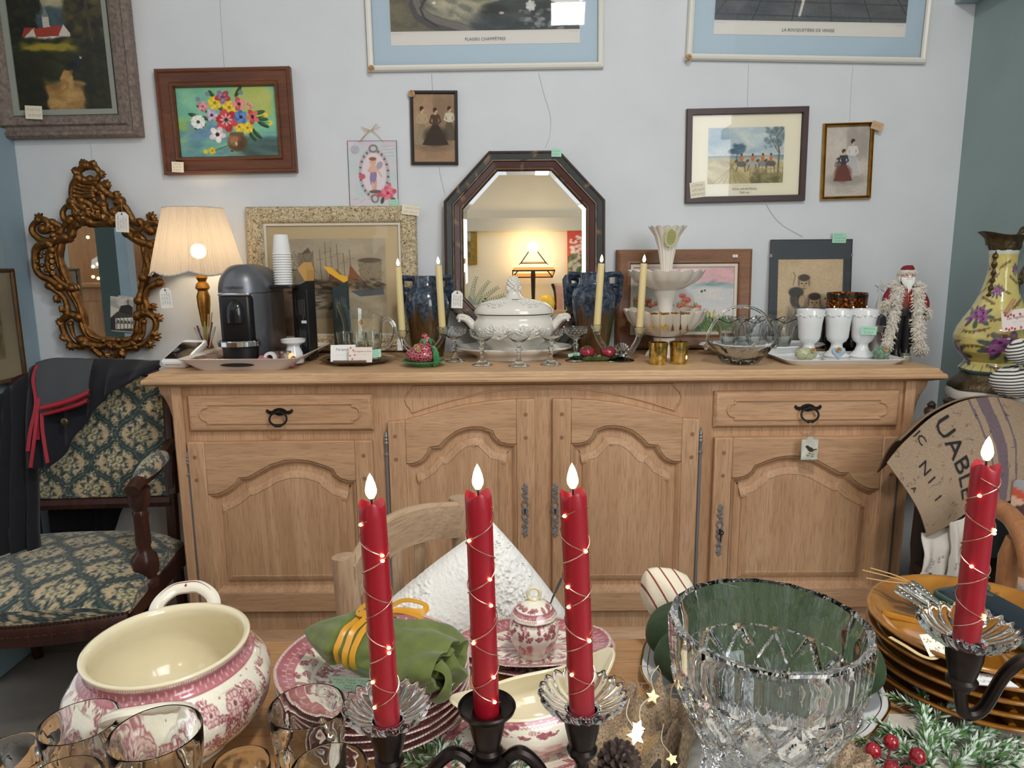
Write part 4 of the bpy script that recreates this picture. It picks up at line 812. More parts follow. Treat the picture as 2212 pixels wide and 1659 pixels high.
# sides
scroll([(200,690),(120,720),(105,800),(110,880),(150,940),(230,980),(290,1030)],8,11); scroll([(230,740),(200,830),(230,920),(310,1000),(380,1040)],7,10)
for x,y in ((125,745),(150,790),(125,830),(160,860),(130,880),(175,760),(190,900)): xx,zz=gm(x,y); b.ball((xx,-.018,zz),.008,8,6)
for k in range(6): leaf((245+k*4,690+k*45),3.4,.024,.005,3)
scroll([(210,1020),(300,1090),(340,1160),(350,1240)],6,9); leaf((290,1110),3.9,.026,.005); leaf((330,1190),3.9,.024,.005)
scroll([(1060,710),(1010,700),(985,780),(1010,860),(1050,870)],7,9); scroll([(980,700),(950,790),(970,880),(930,960)],8,11); leaf((1040,770),.2,.03,.006); leaf((1000,900),-.6,.03,.006); leaf((1030,830),-.2,.026,.006)
scroll([(1050,1000),(980,1040),(940,1120),(960,1200),(930,1240)],7,10); scroll([(930,960),(910,1060),(890,1140)],7,10); leaf((985,1170),-.9,.028,.005)
# lower loops
scroll([(430,1270),(370,1250),(310,1300),(330,1400),(400,1490),(480,1500),(490,1455),(455,1450)],7,11); scroll([(370,1320),(400,1420),(450,1450)],4,7); leaf((320,1310),2.9,.026,.005); leaf((400,1480),3.6,.03,.006); leaf((345,1420),3.3,.026,.005)
scroll([(880,1260),(950,1240),(1020,1290),(1010,1390),(940,1480),(870,1490),(880,1450)],7,11); scroll([(930,1310),(930,1400),(900,1440)],4,7); leaf((1030,1290),.6,.028,.005); leaf((1000,1430),.4,.034,.006); leaf((960,1480),-.3,.028,.005)
scroll([(480,1480),(600,1500),(680,1480),(760,1510),(860,1480)],8,11); leaf((690,1470),-1.55,.03,.007); 
for x,y in ((630,1455),(745,1450),(905,1445),(455,1450)): xx,zz=gm(x,y); b.ball((xx,-.022,zz),.010,10,8)
scroll([(545,1510),(610,1570),(700,1590),(760,1530),(870,1510)],7,10); leaf((620,1560),-.5,.034,.007); leaf((800,1545),3.4,.034,.007); leaf((700,1590),-1.5,.02,.006)
# crest
scroll([(500,70),(560,90),(590,140),(560,185),(520,180)],6,9); scroll([(440,180),(430,120),(480,70)],7,10); leaf((480,70),2.0,.022,.006); leaf((430,120),2.9,.022,.006); leaf((590,140),.0,.022,.006); leaf((540,75),1.2,.020,.006)
scroll([(430,170),(390,240),(385,320),(420,380),(470,400)],8,11); scroll([(470,190),(560,210),(600,240),(640,230)],6,9)
for k in range(4): scroll([(400,210+k*34),(460,235+k*28),(540,250+k*20)],4,7,-.016)
scroll([(560,270),(540,310),(570,360),(620,340),(600,290)],5,8); scroll([(600,240),(650,290),(700,320),(750,350)],8,11); leaf((640,240),1.2,.026,.006); leaf((700,300),-.4,.028,.007); leaf((720,340),-1.0,.026,.006)
scroll([(380,360),(420,420),(470,480),(520,520)],9,11); scroll([(450,350),(520,380),(560,450),(600,480)],8,10); scroll([(620,380),(640,440),(680,470),(700,510)],8,10); leaf((560,440),-1.2,.03,.007,7); leaf((470,420),-.8,.04,.007); leaf((650,460),-2.0,.034,.007); leaf((440,480),.3,.03,.007); scroll([(440,490),(500,520),(570,530),(640,525),(680,520)],7,10); scroll([(560,400),(600,410),(590,370)],5,8)
b.build('gilt_frame',m_gilt,go)
price_tag(PY(263,458,GY-.055),'white price tag tied to the top right of the gilt mirror',.044,.066,31,.06,0,.03)
# black and white postcard tucked in the gilt mirror
x,z=gm(785,1250); o=thing('postcard','black and white postcard of half-timbered houses tucked in the gilt mirror','postcard',(gp[0]+x,GY-.030,gp[2]+z),(0,.09,GYAW))
I=Img(44,74,(196,190,180)); I.band(0,22,(200,196,188),(176,172,166)); I.dabs(30,(0,44),(0,20),5,[(150,148,144),(210,206,200)],.5,2.5,0); I.poly([(14,34),(20,18),(36,14),(44,20),(44,38)],(40,38,38)); I.poly([(0,44),(14,30),(44,36),(44,74),(0,74)],(58,56,54)); I.poly([(10,44),(44,40),(44,62),(10,66)],(200,196,188))
for k in range(5): I.line([(12+k*7,44),(12+k*7,64)],1.5,(60,58,56)); I.ell(15+k*7,50,2,3,(50,48,46)); 
I.line([(10,54),(44,52)],1.5,(60,58,56)); I.poly([(0,44),(10,40),(10,74),(0,74)],(40,38,38)); I.line([(2,70),(44,70)],2,(170,166,160)); I.line([(34,12),(34,6)],2,(40,38,38))
b=MB(); b.canvas(.074,.124,I.a,-.0008,z0=-.062); b.add([(-.037,0,-.062),(.037,0,-.062),(.037,0,.062),(-.037,0,.062)],[(3,2,1,0)]); b.build('card',m_paper,o,0)
# what the gilt mirror looks at: a pine dresser and a painted door post in the next room
gn=(sin(GYAW),-cos(GYAW),0); gq=(gp[0],GY-.006,gp[2])
m_pine=wood('old_pine',C(136,92,54),C(168,120,74),C(188,142,92),'Z'); 
pc=mir(60+610/3.687,340+1000/3.687,gq,gn,2.5)
o=thing('pine_dresser','tall pine dresser mirrored in the gilt mirror','dresser',(pc[0],pc[1]-.3,0))
cz=float(pc[2]); b=MB(); b.box(-1.3,1.3,-.25,.25,0,cz-.03); b.build('base',m_pine,o,0,bevel=.006); b=MB(); b.box(-1.33,1.33,-.25,.30,cz-.03,cz); b.build('counter',m_pine,o,0,bevel=.008)
b=MB(); b.box(-1.3,1.3,-.25,-.20,cz,cz+.55); b.build('back_panel',m_pine,o,0); b=MB(); b.box(-1.33,1.33,-.25,-.14,cz+.55,cz+.62); b.build('cornice',m_pine,o,0,bevel=.01)
for k in range(4): b=MB(); b.box(-1.2+k*.62,-.66+k*.62,.25,.262,.2,cz-.12); b.build('door',m_pine,o,0,bevel=.008)
aw=mir(60+525/3.687,340+990/3.687,gq,gn,2.45); o=thing('angel_cutout','flat white wooden angel on the mirrored pine dresser','ornament',(aw[0],pc[1]-.25,cz))
b=MB(); b.prism([(-.07,0),(.07,0),(.035,.10),(.13,.09),(.12,.15),(.05,.19),(.03,.22),(0,.235),(-.03,.22),(-.05,.19),(-.12,.15),(-.13,.09),(-.035,.10)],-.006,.006); b.build('board',pbr('white_wood',C(236,234,228),.6),o,0)
for i,(x,y) in enumerate(((510,803),(400,630),(590,867),(485,850),(445,870),(490,967),(580,957),(620,967),(445,955),(545,1012))):
    q=mir(60+x/3.687,340+y/3.687,gq,gn,2.42); 
    s_=MB(); s_.ball((0,0,0),.010,8,6); o=tag(s_.build('string_light',pbr('gold_light',C(240,200,110),.4,emit=(1,.75,.3),es=5)),'tiny gold light mirrored in the gilt mirror','light','gold lights mirrored in the gilt mirror'); o.location=[float(q[0]),float(pc[1]-.05-.3+.3),float(q[2])]
pq=mir(60+690/3.687,340+800/3.687,gq,gn,2.0); b=MB(); b.box(pq[0]-.075,pq[0]+.035,pq[1]-.05,pq[1]+.05,0,2.95); struct(b.build('trim_4',pbr('bottle_green_paint',C(34,62,58),.4),smooth=0,bevel=.004)); b=MB(); b.box(pq[0]+.035,pq[0]+.095,pq[1]-.05,pq[1]+.06,0,2.95); struct(b.build('trim_5',m_blue,smooth=0,bevel=.004))
# ================= lamp with a pleated shade =================
LY=2.37; lp_=PY(449,762,LY); lo=thing('table_lamp','lit table lamp with a pleated white shade and gilt turned stem','lamp',(lp_[0],LY,TOP))
m=bpy.data.materials.new('string_shade'); m.use_nodes=True; t=m.node_tree; t.nodes.remove(t.nodes['Principled BSDF']); a=t.nodes.new('ShaderNodeBsdfTranslucent'); a.inputs[0].default_value=(*C(220,204,180),1); d=t.nodes.new('ShaderNodeBsdfDiffuse'); d.inputs[0].default_value=(*C(208,200,190),1); x1=t.nodes.new('ShaderNodeMixShader'); x1.inputs[0].default_value=.34; x2=t.nodes.new('ShaderNodeMixShader'); x2.inputs[0].default_value=.05; tr=t.nodes.new('ShaderNodeBsdfTransparent')
t.links.new(d.outputs[0],x1.inputs[1]); t.links.new(a.outputs[0],x1.inputs[2]); t.links.new(x1.outputs[0],x2.inputs[1]); t.links.new(tr.outputs[0],x2.inputs[2]); t.links.new(x2.outputs[0],t.nodes['Material Output'].inputs[0])
zt=float(PY(431,450,LY)[2])-TOP; zb=float(PY(440,584,LY)[2])-TOP
def shade_pt(u,v):
    th=2*pi*u; r=.143+(.090-.143)*v; r*=1+.022*cos(th*84); sc6=.014*abs(cos(th*3.5)); z=zb+(zt-zb)*v-(1-v)**4*sc6; dx=-.016*v
    return ((r)*cos(th)-.010,(r)*sin(th),z)
b=MB(); b.grid(360,14,shade_pt,wu=True); b.build('shade',m,lo)
b=MB(); b.tube([shade_pt(k/140,0) for k in range(140)],.0032,6,closed=True); b.tube([shade_pt(k/140,1) for k in range(140)],.002,6,closed=True); b.build('shade_cord',pbr('white_cord',C(206,202,196),.8),lo)
b=MB(); b.lathe([(0,0),(.044,0),(.045,.008),(.036,.018),(.026,.024),(.02,.036),(.016,.05)]+[(r,z-TOP) for r,z in [(q[0],q[1]) for q in pprof([(7,735),(6,715),(9,695),(13,660),(14,640),(10,628),(15,622),(13,614),(8,608),(12,600),(9,592),(6,580),(6,560)],450,LY)]]+[(0,zb+.03)],24); b.build('stem',pbr('gilt_brass',C(176,128,60),.34,.9,var=.3,vs_=50),lo)
b=MB(); b.ball((-.004,0,zb+.062),.024,16,12); b.build('bulb',pbr('lit_bulb',(1,.9,.7),.4,emit=(1,.82,.52),es=26),lo)
l=bpy.data.lights.new('lamp_glow','POINT'); l.energy=3.2; l.color=(1,.78,.52); l.shadow_soft_size=.03; q=bpy.data.objects.new('lamp_glow',l); COL.objects.link(q); q.location=(lo.location[0]-.004,LY,TOP+zb+.062)
price_tag(PY(356,622,2.22),'white price tag hanging from the edge of the pleated lamp shade',.036,.062,35,-.04,0,.045,4,.0)
# ================= melamine tray and the coffee corner =================
tr=thing('serving_tray','pale melamine tray with cut out handles under the coffee machine','tray',(-.80,2.245,TOP))
b=MB(); hx,hy=.175,.205
def tl(hx_,hy_,z,r=.03,n=5,flare=0):
    L=[]
    for cx,cy_,a in ((hx_-r,-hy_+r,-90),(hx_-r,hy_-r,0),(-hx_+r,hy_-r,90),(-hx_+r,-hy_+r,180)):
        for k in range(n+1): t_=rad(a+90*k/n); L.append((cx+r*cos(t_),cy_+r*sin(t_),z+flare*(abs(cx)+abs(cy_))))
    return L
b.loops([tl(.125,.17,0),tl(.130,.175,.0),tl(.165,.20,.028),tl(.176,.21,.035),tl(.178,.212,.037),tl(.174,.208,.038),tl(.160,.196,.029),tl(.128,.172,.006)]); b.mat=1; b.loops([tl(.162,.198,.0305),tl(.127,.171,.0063)]); b.add(tl(.127,.171,.0063),[tuple(range(24))]); b.mat=0; b.add(tl(.125,.17,0),[tuple(range(24))[::-1]])
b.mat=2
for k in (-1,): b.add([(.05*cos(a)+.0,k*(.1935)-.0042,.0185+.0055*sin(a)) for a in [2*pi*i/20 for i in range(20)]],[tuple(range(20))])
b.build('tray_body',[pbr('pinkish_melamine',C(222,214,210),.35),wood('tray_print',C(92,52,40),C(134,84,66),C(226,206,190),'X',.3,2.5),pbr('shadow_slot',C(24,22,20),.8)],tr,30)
cm=thing('coffee_machine','grey domed coffee capsule machine with a black front on the tray','coffee machine',(-.822,2.225,TOP+.0065))
m_cm=pbr('metallic_grey_plastic',C(112,114,120),.34,.55); m_blk=pbr('matt_black_plastic',C(20,20,22),.38); m_chr=pbr('chrome',C(220,220,222),.06,1)
def dl(hx_,y0,y1,z,n=14):
    # plan of the body: half-round at the front, squarer at the back
    L=[(hx_*cos(pi+pi*k/n),y0+hx_*.92*sin(pi+pi*k/n),z) for k in range(n+1)]; return L+[(hx_,y1-.02,z),(hx_-.015,y1,z),(-hx_+.015,y1,z),(-hx_,y1-.02,z)]
b=MB(); ls=[dl(.070,-.03,.15,0),dl(.072,-.03,.15,.004),dl(.073,-.03,.15,.215)]
b.loops(ls,caps=True)
for zz in (.216,): ls=[dl(.0735,-.03,.15,.2165)]
for k in range(1,10):
    a=k/9*pi/2; ls.append(dl(max(.0735*cos(a)**.75,.002),-.03+.0*k,.15-.10*(1-cos(a)),.2165+.085*sin(a)))
b.loops(ls,caps=True); b.build('body',m_cm,cm,50)
b=MB(); b.rbox(-.047,.047,-.112,-.05,.058,.212,.012,3); b.build('front_panel',m_blk,cm,40)
b=MB(); b.lathe([(0,.130),(.030,.130),(.031,.150),(.029,.172),(.022,.190),(.010,.199),(0,.201)],24,o=(0,-.104,0),sy=.75); b.build('brew_head',pbr('gloss_black_plastic',C(26,27,30),.16),cm)
b=MB(); b.rbox(-.048,.048,-.1145,-.09,.2085,.2185,.006,3); b.build('lever',m_chr,cm,40)
b=MB(); b.lathe([(0,0),(.052,0),(.054,.058),(0,.058)],36,o=(0,-.085,0),sy=.75); b.build('drip_base',m_blk,cm,40)
b=MB(); b.lathe([(.060,.058),(.0635,.060),(.0635,.073),(.060,.076),(.045,.076),(.045,.058)],40,o=(0,-.090,0),sy=.8); b.build('drip_ring',m_chr,cm,40); b=MB(); b.lathe([(0,.0745),(.058,.0745),(.058,.0765),(0,.0765)],36,o=(0,-.090,0),sy=.8); b.build('drip_grid',m_blk,cm)
b=MB(); b.text('NESPRESSO',.0105,0,-.1005,.2325,C(20,20,22),sx=1.05); b.build('lettering',pbr('dark_print',C(24,24,26),.5),cm,0)
b=MB(); ox,oy=.099,.055
b.loops([[(ox+x,oy+y,z) for x,y,z in l] for l in (tl(.044,.05,.012,.02),tl(.046,.052,.016,.02),tl(.050,.056,.226,.02),tl(.048,.054,.226,.019),tl(.044,.050,.018,.018))],caps=True); b.build('water_tank',glass('tinted_plastic',(.92,.88,.86),0,1.1),cm,40)
b=MB(); b.loops([[(ox+x,oy+y,z) for x,y,z in l] for l in (tl(.050,.057,.2262,.021),tl(.051,.058,.230,.022),tl(.050,.057,.236,.021))],caps=True); b.build('tank_lid',m_blk,cm,40)
b=MB(); b.rbox(.0735,ox+.045,.0,.10,0,.0115,.01); b.build('tank_foot',m_blk,cm,40)
# stack of paper cups, upside down, on the tank lid
cup=None; cz0=TOP+.0065+.2365; cxy=(-.822+.101,2.225+.045)
ORD='first second third fourth fifth sixth seventh eighth ninth tenth eleventh twelfth'.split(); NC=13; pitch=.0078
for k in range(NC):
    z=cz0+k*pitch
    if cup is None:
        cup=thing('paper_cup','white upturned paper cup at the bottom of the stack on the water tank','cup',(*cxy,z),group='paper cups stacked on the coffee machine')
        b=MB(); b.lathe([(.0285,0),(.0298,.0015),(.0290,.0035),(.0272,.0040),(.0215,.060),(.0205,.0615),(.0195,.0610),(.0195,.0570),(0,.0570),(0,.0562),(.0200,.0562),(.0262,.0030),(.0285,0)],32); b.build('cup_wall',pbr('white_paper_cup',C(236,236,234),.6),cup)
    else: c_=copy_tree(cup,'white upturned paper cup, %s from the bottom of the stack on the water tank'%ORD[k] if k<NC-1 else 'topmost white paper cup of the upturned stack',(*cxy,z))
# coffee sleeves
def sleeve(name,label,px,py,Y,h,col,acc,rot,dpt=.052,wid=.052,flap=1):
    p=PY(px,py,Y); o=thing(name,label,'box',(p[0],Y,TOP+(.0065 if flap>0 else 0)),(0,0,rot)); b=MB(); b.k=col; b.rbox(-wid/2,wid/2,-dpt/2,dpt/2,0,h,.0015,1); b.prism([(-wid/2,h),(wid/2,h),(wid/2,h+.026),(-wid/2+.006,h+.004)],-dpt/2,dpt/2); rr=random.Random(int(px))
    for q,(z0,z1) in enumerate(((h*.55,h*.93),(h*.10,h*.50))):
        for k in range(6): zz=z0+(z1-z0)*rr.random()*.3; x=-wid/2+.010+k*.006; b.add([(x,-dpt/2-.0006,zz),(x+.0022,-dpt/2-.0006,zz),(x+.0022,-dpt/2-.0006,z1-(z1-z0)*rr.random()*.3),(x,-dpt/2-.0006,z1-(z1-z0)*.2)],[(0,1,2,3)],tuple(min(1,c+.09) for c in col))
    if flap>0: b.add([(.002,-dpt/2-.0008,h*.52),(.020,-dpt/2-.0008,h*.52),(.020,-dpt/2-.0008,h*.56),(.002,-dpt/2-.0008,h*.56)],[(0,1,2,3)],C(226,226,222))
    else: b.add([(-wid/2-.0003,-dpt/2-.0007,0),(wid/2+.0003,-dpt/2-.0007,0),(wid/2+.0003,-dpt/2-.0007,h*.17),(-wid/2-.0003,-dpt/2-.0007,h*.17)],[(0,1,2,3)],acc); b.add([(-wid/2-.0006,-dpt/2,0),(-wid/2-.0006,dpt/2,0),(-wid/2-.0006,dpt/2,h*.17),(-wid/2-.0006,-dpt/2,h*.17)],[(3,2,1,0)],acc)
    b.build('carton',attr('printed_carton',.4),o,0)
    b=MB(); b.k=acc; x1=wid/2
    if flap>0: V=[(x1,h+.026),(x1-.006,h+.026),(x1-.030,h+.064),(x1-.006,h+.084),(x1+.002,h+.060)]
    else: V=[(x1,h+.012),(x1,h+.040),(x1-.026,h+.046),(x1-.052,h+.070),(x1-.076,h+.074),(x1-.060,h+.052),(x1-.028,h+.030)]
    b.prism(V,-dpt*.45,dpt*.45); b.build('lid_flap',attr('printed_carton',.4),o,0); return o
sleeve('coffee_sleeve','tall black coffee sleeve with an open gold flap on the tray','664' and 662,740,2.275,.222,C(26,26,28),C(206,158,92),rad(-14))
sleeve('coffee_sleeve','tall dark green coffee sleeve with an open yellow flap behind the jug',741,740,2.395,.225,C(20,44,46),C(236,176,40),rad(10),flap=-1)
# stirrer glass with sticks
p=PY(450,764,2.288); so=thing('flared_glass','flared clear glass of sugar sticks beside the coffee machine','glass',(p[0]-.004,2.288,TOP+.0008))
b=MB(); b.lathe([(0,0),(.024,0),(.024,.002),(.006,.006),(.005,.025),(.008,.034),(.022,.070),(.034,.108),(.0325,.108),(.0205,.071),(.006,.036),(0,.034)],28); b.build('bowl',m_glass,so)
for i,(dx,dy,ln,c,a,wd) in enumerate(((-.012,.0,.075,C(104,40,52),-.28,.005),(.004,-.004,.10,C(206,170,130),.12,.0035),(.010,.006,.115,C(214,180,140),.18,.0035),(.0,.008,.085,C(150,170,70),-.02,.004),(.014,-.004,.085,C(120,26,44),.30,.008),(.006,.002,.11,C(220,190,150),.22,.0035),(-.006,-.006,.07,C(196,150,130),-.2,.004))):
    o=tag(MB().at((0,0,0)).box(-wd/2,wd/2,-.0012,.0012,0,ln).build('sugar_stick' if c[0]>c[1]*2 else 'stirring_stick',pbr('stick_%d'%i,c,.5),smooth=0),('dark red sugar stick leaning left in the flared glass','pale wooden stirrer at the front of the flared glass','pale wooden stirrer, second tallest in the flared glass','green sugar stick in the flared glass','wide dark red sugar stick leaning right in the flared glass','tallest pale wooden stirrer leaning right in the flared glass','pinkish sugar stick leaning left in the flared glass')[i],'stick')
    o.location=(p[0]-.004+dx*.35,2.288+dy*.5,TOP+.042); o.rotation_euler=(0,a,.3*i)
# card terminal on a tilt
o=thing('card_terminal','white card payment terminal with a dark screen at the left end','card terminal',(-1.012,2.20,TOP),(0,0,rad(-6))); b=MB(); T=Matrix.Rotation(rad(20),4,'X')
b.T=Matrix.Translation((0,-.085,.012))@T; b.rbox(-.040,.040,0,.152,-.010,.010,.012,4,.005); b.T=None; b.rbox(-.036,.036,-.08,-.05,0,.012,.006); b.rbox(-.034,.034,.02,.04,0,.042,.006); b.build('case',pbr('white_plastic',C(232,232,230),.35),o,40)
b=MB(); b.T=Matrix.Translation((0,-.085,.012))@T; b.rbox(-.034,.034,.018,.130,.0095,.0108,.003); b.build('screen',pbr('dark_screen',C(26,22,22),.08),o,40)
b=MB(); b.T=Matrix.Translation((0,-.085,.012))@T; b.box(-.024,.024,-.0005,.004,-.002,.0008); b.build('card_slot',pbr('grey_plastic',C(150,150,150),.5),o,0)
# marbled dish, tape dispenser, oil burner, sweet packet
p=PY(448,770,2.12); o=thing('marbled_dish','small brown and white marbled dish at the left of the tray','dish',(p[0],2.13,TOP+.0065)); b=MB(); b.lathe([(0,0),(.022,0),(.030,.006),(.042,.026),(.040,.027),(.026,.009),(0,.007)],32); b.build('bowl',wood('brown_marbling',C(70,42,30),C(120,84,66),C(206,180,160),'X',.2,6),o)
p=PY(597,770,2.10); o=thing('tape_dispenser','pink desk tape dispenser on the front of the tray','tape dispenser',(p[0],2.10,TOP+.0065),(0,0,.06)); b=MB(); m_pink=pbr('dusty_pink_plastic',C(196,112,132),.4)
b.prism([(-.052,0),(.052,0),(.054,.026),(.047,.031),(.036,.012),(.012,.010),(-.012,.020),(-.046,.034),(-.054,.022)],-.012,.012); b.build('base',m_pink,o,20,bevel=.002)
b=MB(); b.T=Matrix.Translation((-.018,0,.026))@Matrix.Rotation(pi/2,4,'X'); b.lathe([(.010,-.008),(.018,-.008),(.018,.008),(.010,.008),(.010,-.008)],28); b.build('tape_roll',pbr('white_tape',C(232,230,226),.4),o,40)
p=PY(633,770,2.165); o=thing('oil_burner','small white ceramic oil burner at the right of the tray','oil burner',(p[0],2.175,TOP+.0065)); b=MB(); b.lathe([(0,0),(.028,0),(.030,.004),(.027,.03),(.020,.048),(.019,.054),(.036,.064),(.038,.074),(.034,.074),(.020,.062),(0,.058)],32); b.build('body',m_white_por,o); b=MB(); b.ball((0,-.0265,.022),(.010,.004,.012),12,8); b.build('opening',pbr('flame_opening',C(216,150,100),.5,emit=(1,.5,.18),es=1.2),o)
p=PY(608,760,2.15); o=thing('sweet_packet','small printed packet of chocolate sweets behind the tape dispenser','packet',(p[0],2.155,TOP+.0065),(0,0,.12)); b=MB(); I=Img(30,14,(84,60,50)); I.dabs(60,(0,30),(0,14),2,[(120,96,84),(60,40,34),(206,196,186),(150,120,104)],.8,1.4); b.canvas(.056,.034,I.a,-.0105,z0=.005); b.k=C(70,60,56); b.rbox(-.029,.029,-.010,.010,0,.040,.003); b.build('wrapper',m_paper,o,0)
o=thing('wooden_token','round wooden token lying behind the tray rim','token',(-.805,2.095,TOP+.0065)); b=MB(); b.lathe([(0,0),(.012,0),(.012,.003),(0,.003)],20); b.build('disc',pbr('token_wood',C(190,150,100),.6),o,30)
# ================= glassware tray with jug =================
m_leafgreen=pbr('glazed_leaf_green',C(62,140,84),.15,coat=.5,var=.25,vs_=60)
ox,oy=-.487,2.225
o=thing('octagonal_tray','smoky octagonal glass tray under the clear jug','tray',(ox,oy,TOP)); b=MB(); R8=lambda r,z:[(r*cos(rad(22.5+45*k))*1.02,r*sin(rad(22.5+45*k)),z) for k in range(8)]
b.loops([R8(.095,0),R8(.115,.012),R8(.119,.013),R8(.098,.005)],caps=True); b.build('dish',m_smoke,o,20)
# jug
jY=2.265; p=PY(786,757,jY); o=thing('glass_jug','clear pressed glass jug with a wide spout and loop handle','jug',(p[0],jY,TOP+.006))
H=.150
def jug(th,i,r,z):
    k=max(0,(z-.08)/(H-.08)); s=max(0,cos(th-pi))**6; zz=z+k*(.022*cos(th-pi)+.010*s) if z>.08 else z
    pan=1-.03*abs(cos(th*5)) if z<.085 else 1
    return r*pan*(1+.30*k*k*s),zz
pr=[(0,0),(.050,0),(.054,.004),(.056,.03),(.058,.08),(.060,.085),(.062,.12),(.066,H),(.0637,H),(.0597,.12),(.0577,.085),(.0537,.03),(.050,.008),(0,.008)]
b=MB(); b.lathe(pr,60,jug); b.build('body',m_glass,o,60)
b=MB(); b.tube(bez([(.058,0,.115),(.080,0,.128),(.100,0,.105),(.098,0,.070),(.078,0,.040),(.053,0,.028)],8),.0055,8); b.build('handle',m_glass,o)
sticker((p[0]+.012,jY-.064,TOP+.128),'round kraft sticker on the clear glass jug',.010,5)
tum=None
for i,(px,yy,lb) in enumerate(((746,2.215,'clear tumbler in front of the yellow sleeve bottom on the octagonal tray'),(774,2.185,'middle clear tumbler in front of the jug'),(809,2.195,'clear tumbler nearest the jug handle on the octagonal tray'))):
    q=PY(px,755,yy); loc=(q[0],yy,TOP+.0055)
    if tum is None:
        tum=thing('jug_tumbler',lb,'glass',loc,group='tumblers in front of the jug'); b=MB(); b.lathe([(0,0),(.018,0),(.019,.003),(.022,.05),(.0265,.092),(.0253,.092),(.0208,.05),(.0175,.012),(0,.010)],40,lambda th,i,r,z:(r*(1-.03*abs(cos(th*4))) if .002<z<.06 else r,z)); b.build('bowl',m_glass,tum,60)
    else: copy_tree(tum,lb,loc)
def card(px,py,Y,w,h,label,draw,rx=.25,rz=0,z=None,name='business_card',cat='card',col=C(240,238,234)):
    p=PY(px,py,Y); o=thing(name,label,cat,(p[0],Y,p[2] if z is None else z),(-rx,0,rz)); b=MB(); b.k=col; b.box(-w/2,w/2,0,.0006,0,h); draw(b,w,h); b.build('card',m_note,o,0); return o
card(741,777,2.135,.075,.052,'white business card leaning at the left of the octagonal tray',lambda b,w,h:(b.text('Perspect',.011,-.002,-.0005,h*.72,C(120,120,124)),b.scrawl(0,h*.38,.05,.008,1,-.0005,C(170,170,174),3,lw=.0002)),.35,.10,z=TOP+.0145)
def _ai(b,w,h):
    b.text('Les Aiguilles en Folie',.0062,.006,-.0005,h*.72,C(120,90,86)); b.scrawl(.006,h*.52,.04,.005,1,-.0005,C(170,150,146),4,lw=.0002)
    for x,z in ((-.030,.044),(-.022,.036),(-.017,.022),(-.024,.010),(-.031,.020)): b.add([(x+.0025*cos(k*pi/5),-.0005,z+.0025*sin(k*pi/5)) for k in range(10)],[tuple(range(10))],C(196,84,84))
card(778,780,2.115,.072,.046,'cream business card with red dots in the card holder',_ai,.25,-.05,z=TOP+.0145,col=C(238,226,214))
o=thing('card_holder','low brown beaded card holder at the front of the octagonal tray','card holder',(PY(757,786,2.115)[0],2.106,TOP+.0135)); b=MB(); b.tube([(-.05+.1*k/24,0,.004) for k in range(25)],[.0034+.0016*abs(sin(k*1.3)) for k in range(25)],8); b.build('beaded_bar',pbr('bronze_resin',C(104,84,70),.4,.3),o)
note(PY(809,764,2.15),.040,.026,'green price note beside the cream business card on the octagonal tray',NOTE_G,3,41,-.12,-.5)
# ================= blue handled vases =================
t=NT('drip_glaze'); cz_=t.n('ShaderNodeSeparateXYZ'); t.l(t.co.outputs['Object'] if t.co else t.coord(),cz_.inputs[0])
n1=t.noise(7,3,t.coord((1.6,1.6,.35)),.5,.8); ad=t.n('ShaderNodeMath',operation='MULTIPLY_ADD'); t.l(n1,ad.inputs[0]); ad.inputs[1].default_value=-.26; t.l(cz_.outputs[2],ad.inputs[2])
fac=t.ramp(ad.outputs[0],[(.0,(0,0,0)),(.03,(1,1,1))]); n2=t.noise(90,4); n3=t.noise(24,3,t.coord((1,1,.12)))
t.base(t.mix(fac,t.ramp(n3,[(.3,C(52,40,22)),(.5,C(96,64,34)),(.72,C(64,70,44))]),t.ramp(n2,[(.3,C(26,34,46)),(.5,C(48,62,80)),(.72,C(90,104,118))]))); t.b.inputs['Roughness'].default_value=.16; t.b.inputs['Coat Weight'].default_value=.4; t.bump(n2,.15,.001); m_drip=t.m
def vase(label,pts,cx,Y,rot):
    pr=pprof(pts,cx,Y,TOP); pr[0]=(pr[0][0],0); rt,zt=pr[-1]; p=PY(cx,760,Y)
    o=thing('handled_vase',label,'vase',(p[0],Y,TOP),(0,0,rot),'blue drip glazed vases'); b=MB(); b.lathe([(0,0)]+pr+[(rt-.006,zt),(rt-.008,zt-.03),(pr[-2][0]-.012,zt-.06),(0,zt-.08)],48); b.build('body',m_drip,o,50)
    for s in (-1,1):
        b=MB(); zs=zt-.045; x=pr[-3][0]
        b.tube([(s*(rt-.004),0,zt-.008),(s*(rt+.034),0,zt-.006),(s*(rt+.036),0,zt-.014),(s*(rt+.032),0,zt-.08),(s*(rt+.020),0,zt-.125)],[.0085,.0085,.009,.0085,.006],4,flat=1.1); b.tube([(s*(rt-.004),0,zs),(s*(rt+.033),0,zs+.002)],.0075,4); b.build('handle',m_drip,o,30)
    return o
vase('left blue brown drip glazed vase with square handles and a price tag',[(33,765),(36,755),(42,715),(47,680),(49,660),(46,638),(36,622),(31,616),(30,596)],925,2.365,.12)
vase('right blue brown drip glazed vase with square handles beside the beach painting',[(29,760),(32,750),(40,705),(47,660),(49,640),(46,626),(36,616),(33,610),(33,588)],1282,2.365,-.25)
price_tag(PY(988,628,2.30),'white price tag hanging from the left blue vase handle',.036,.056,44,.05,0,.035)
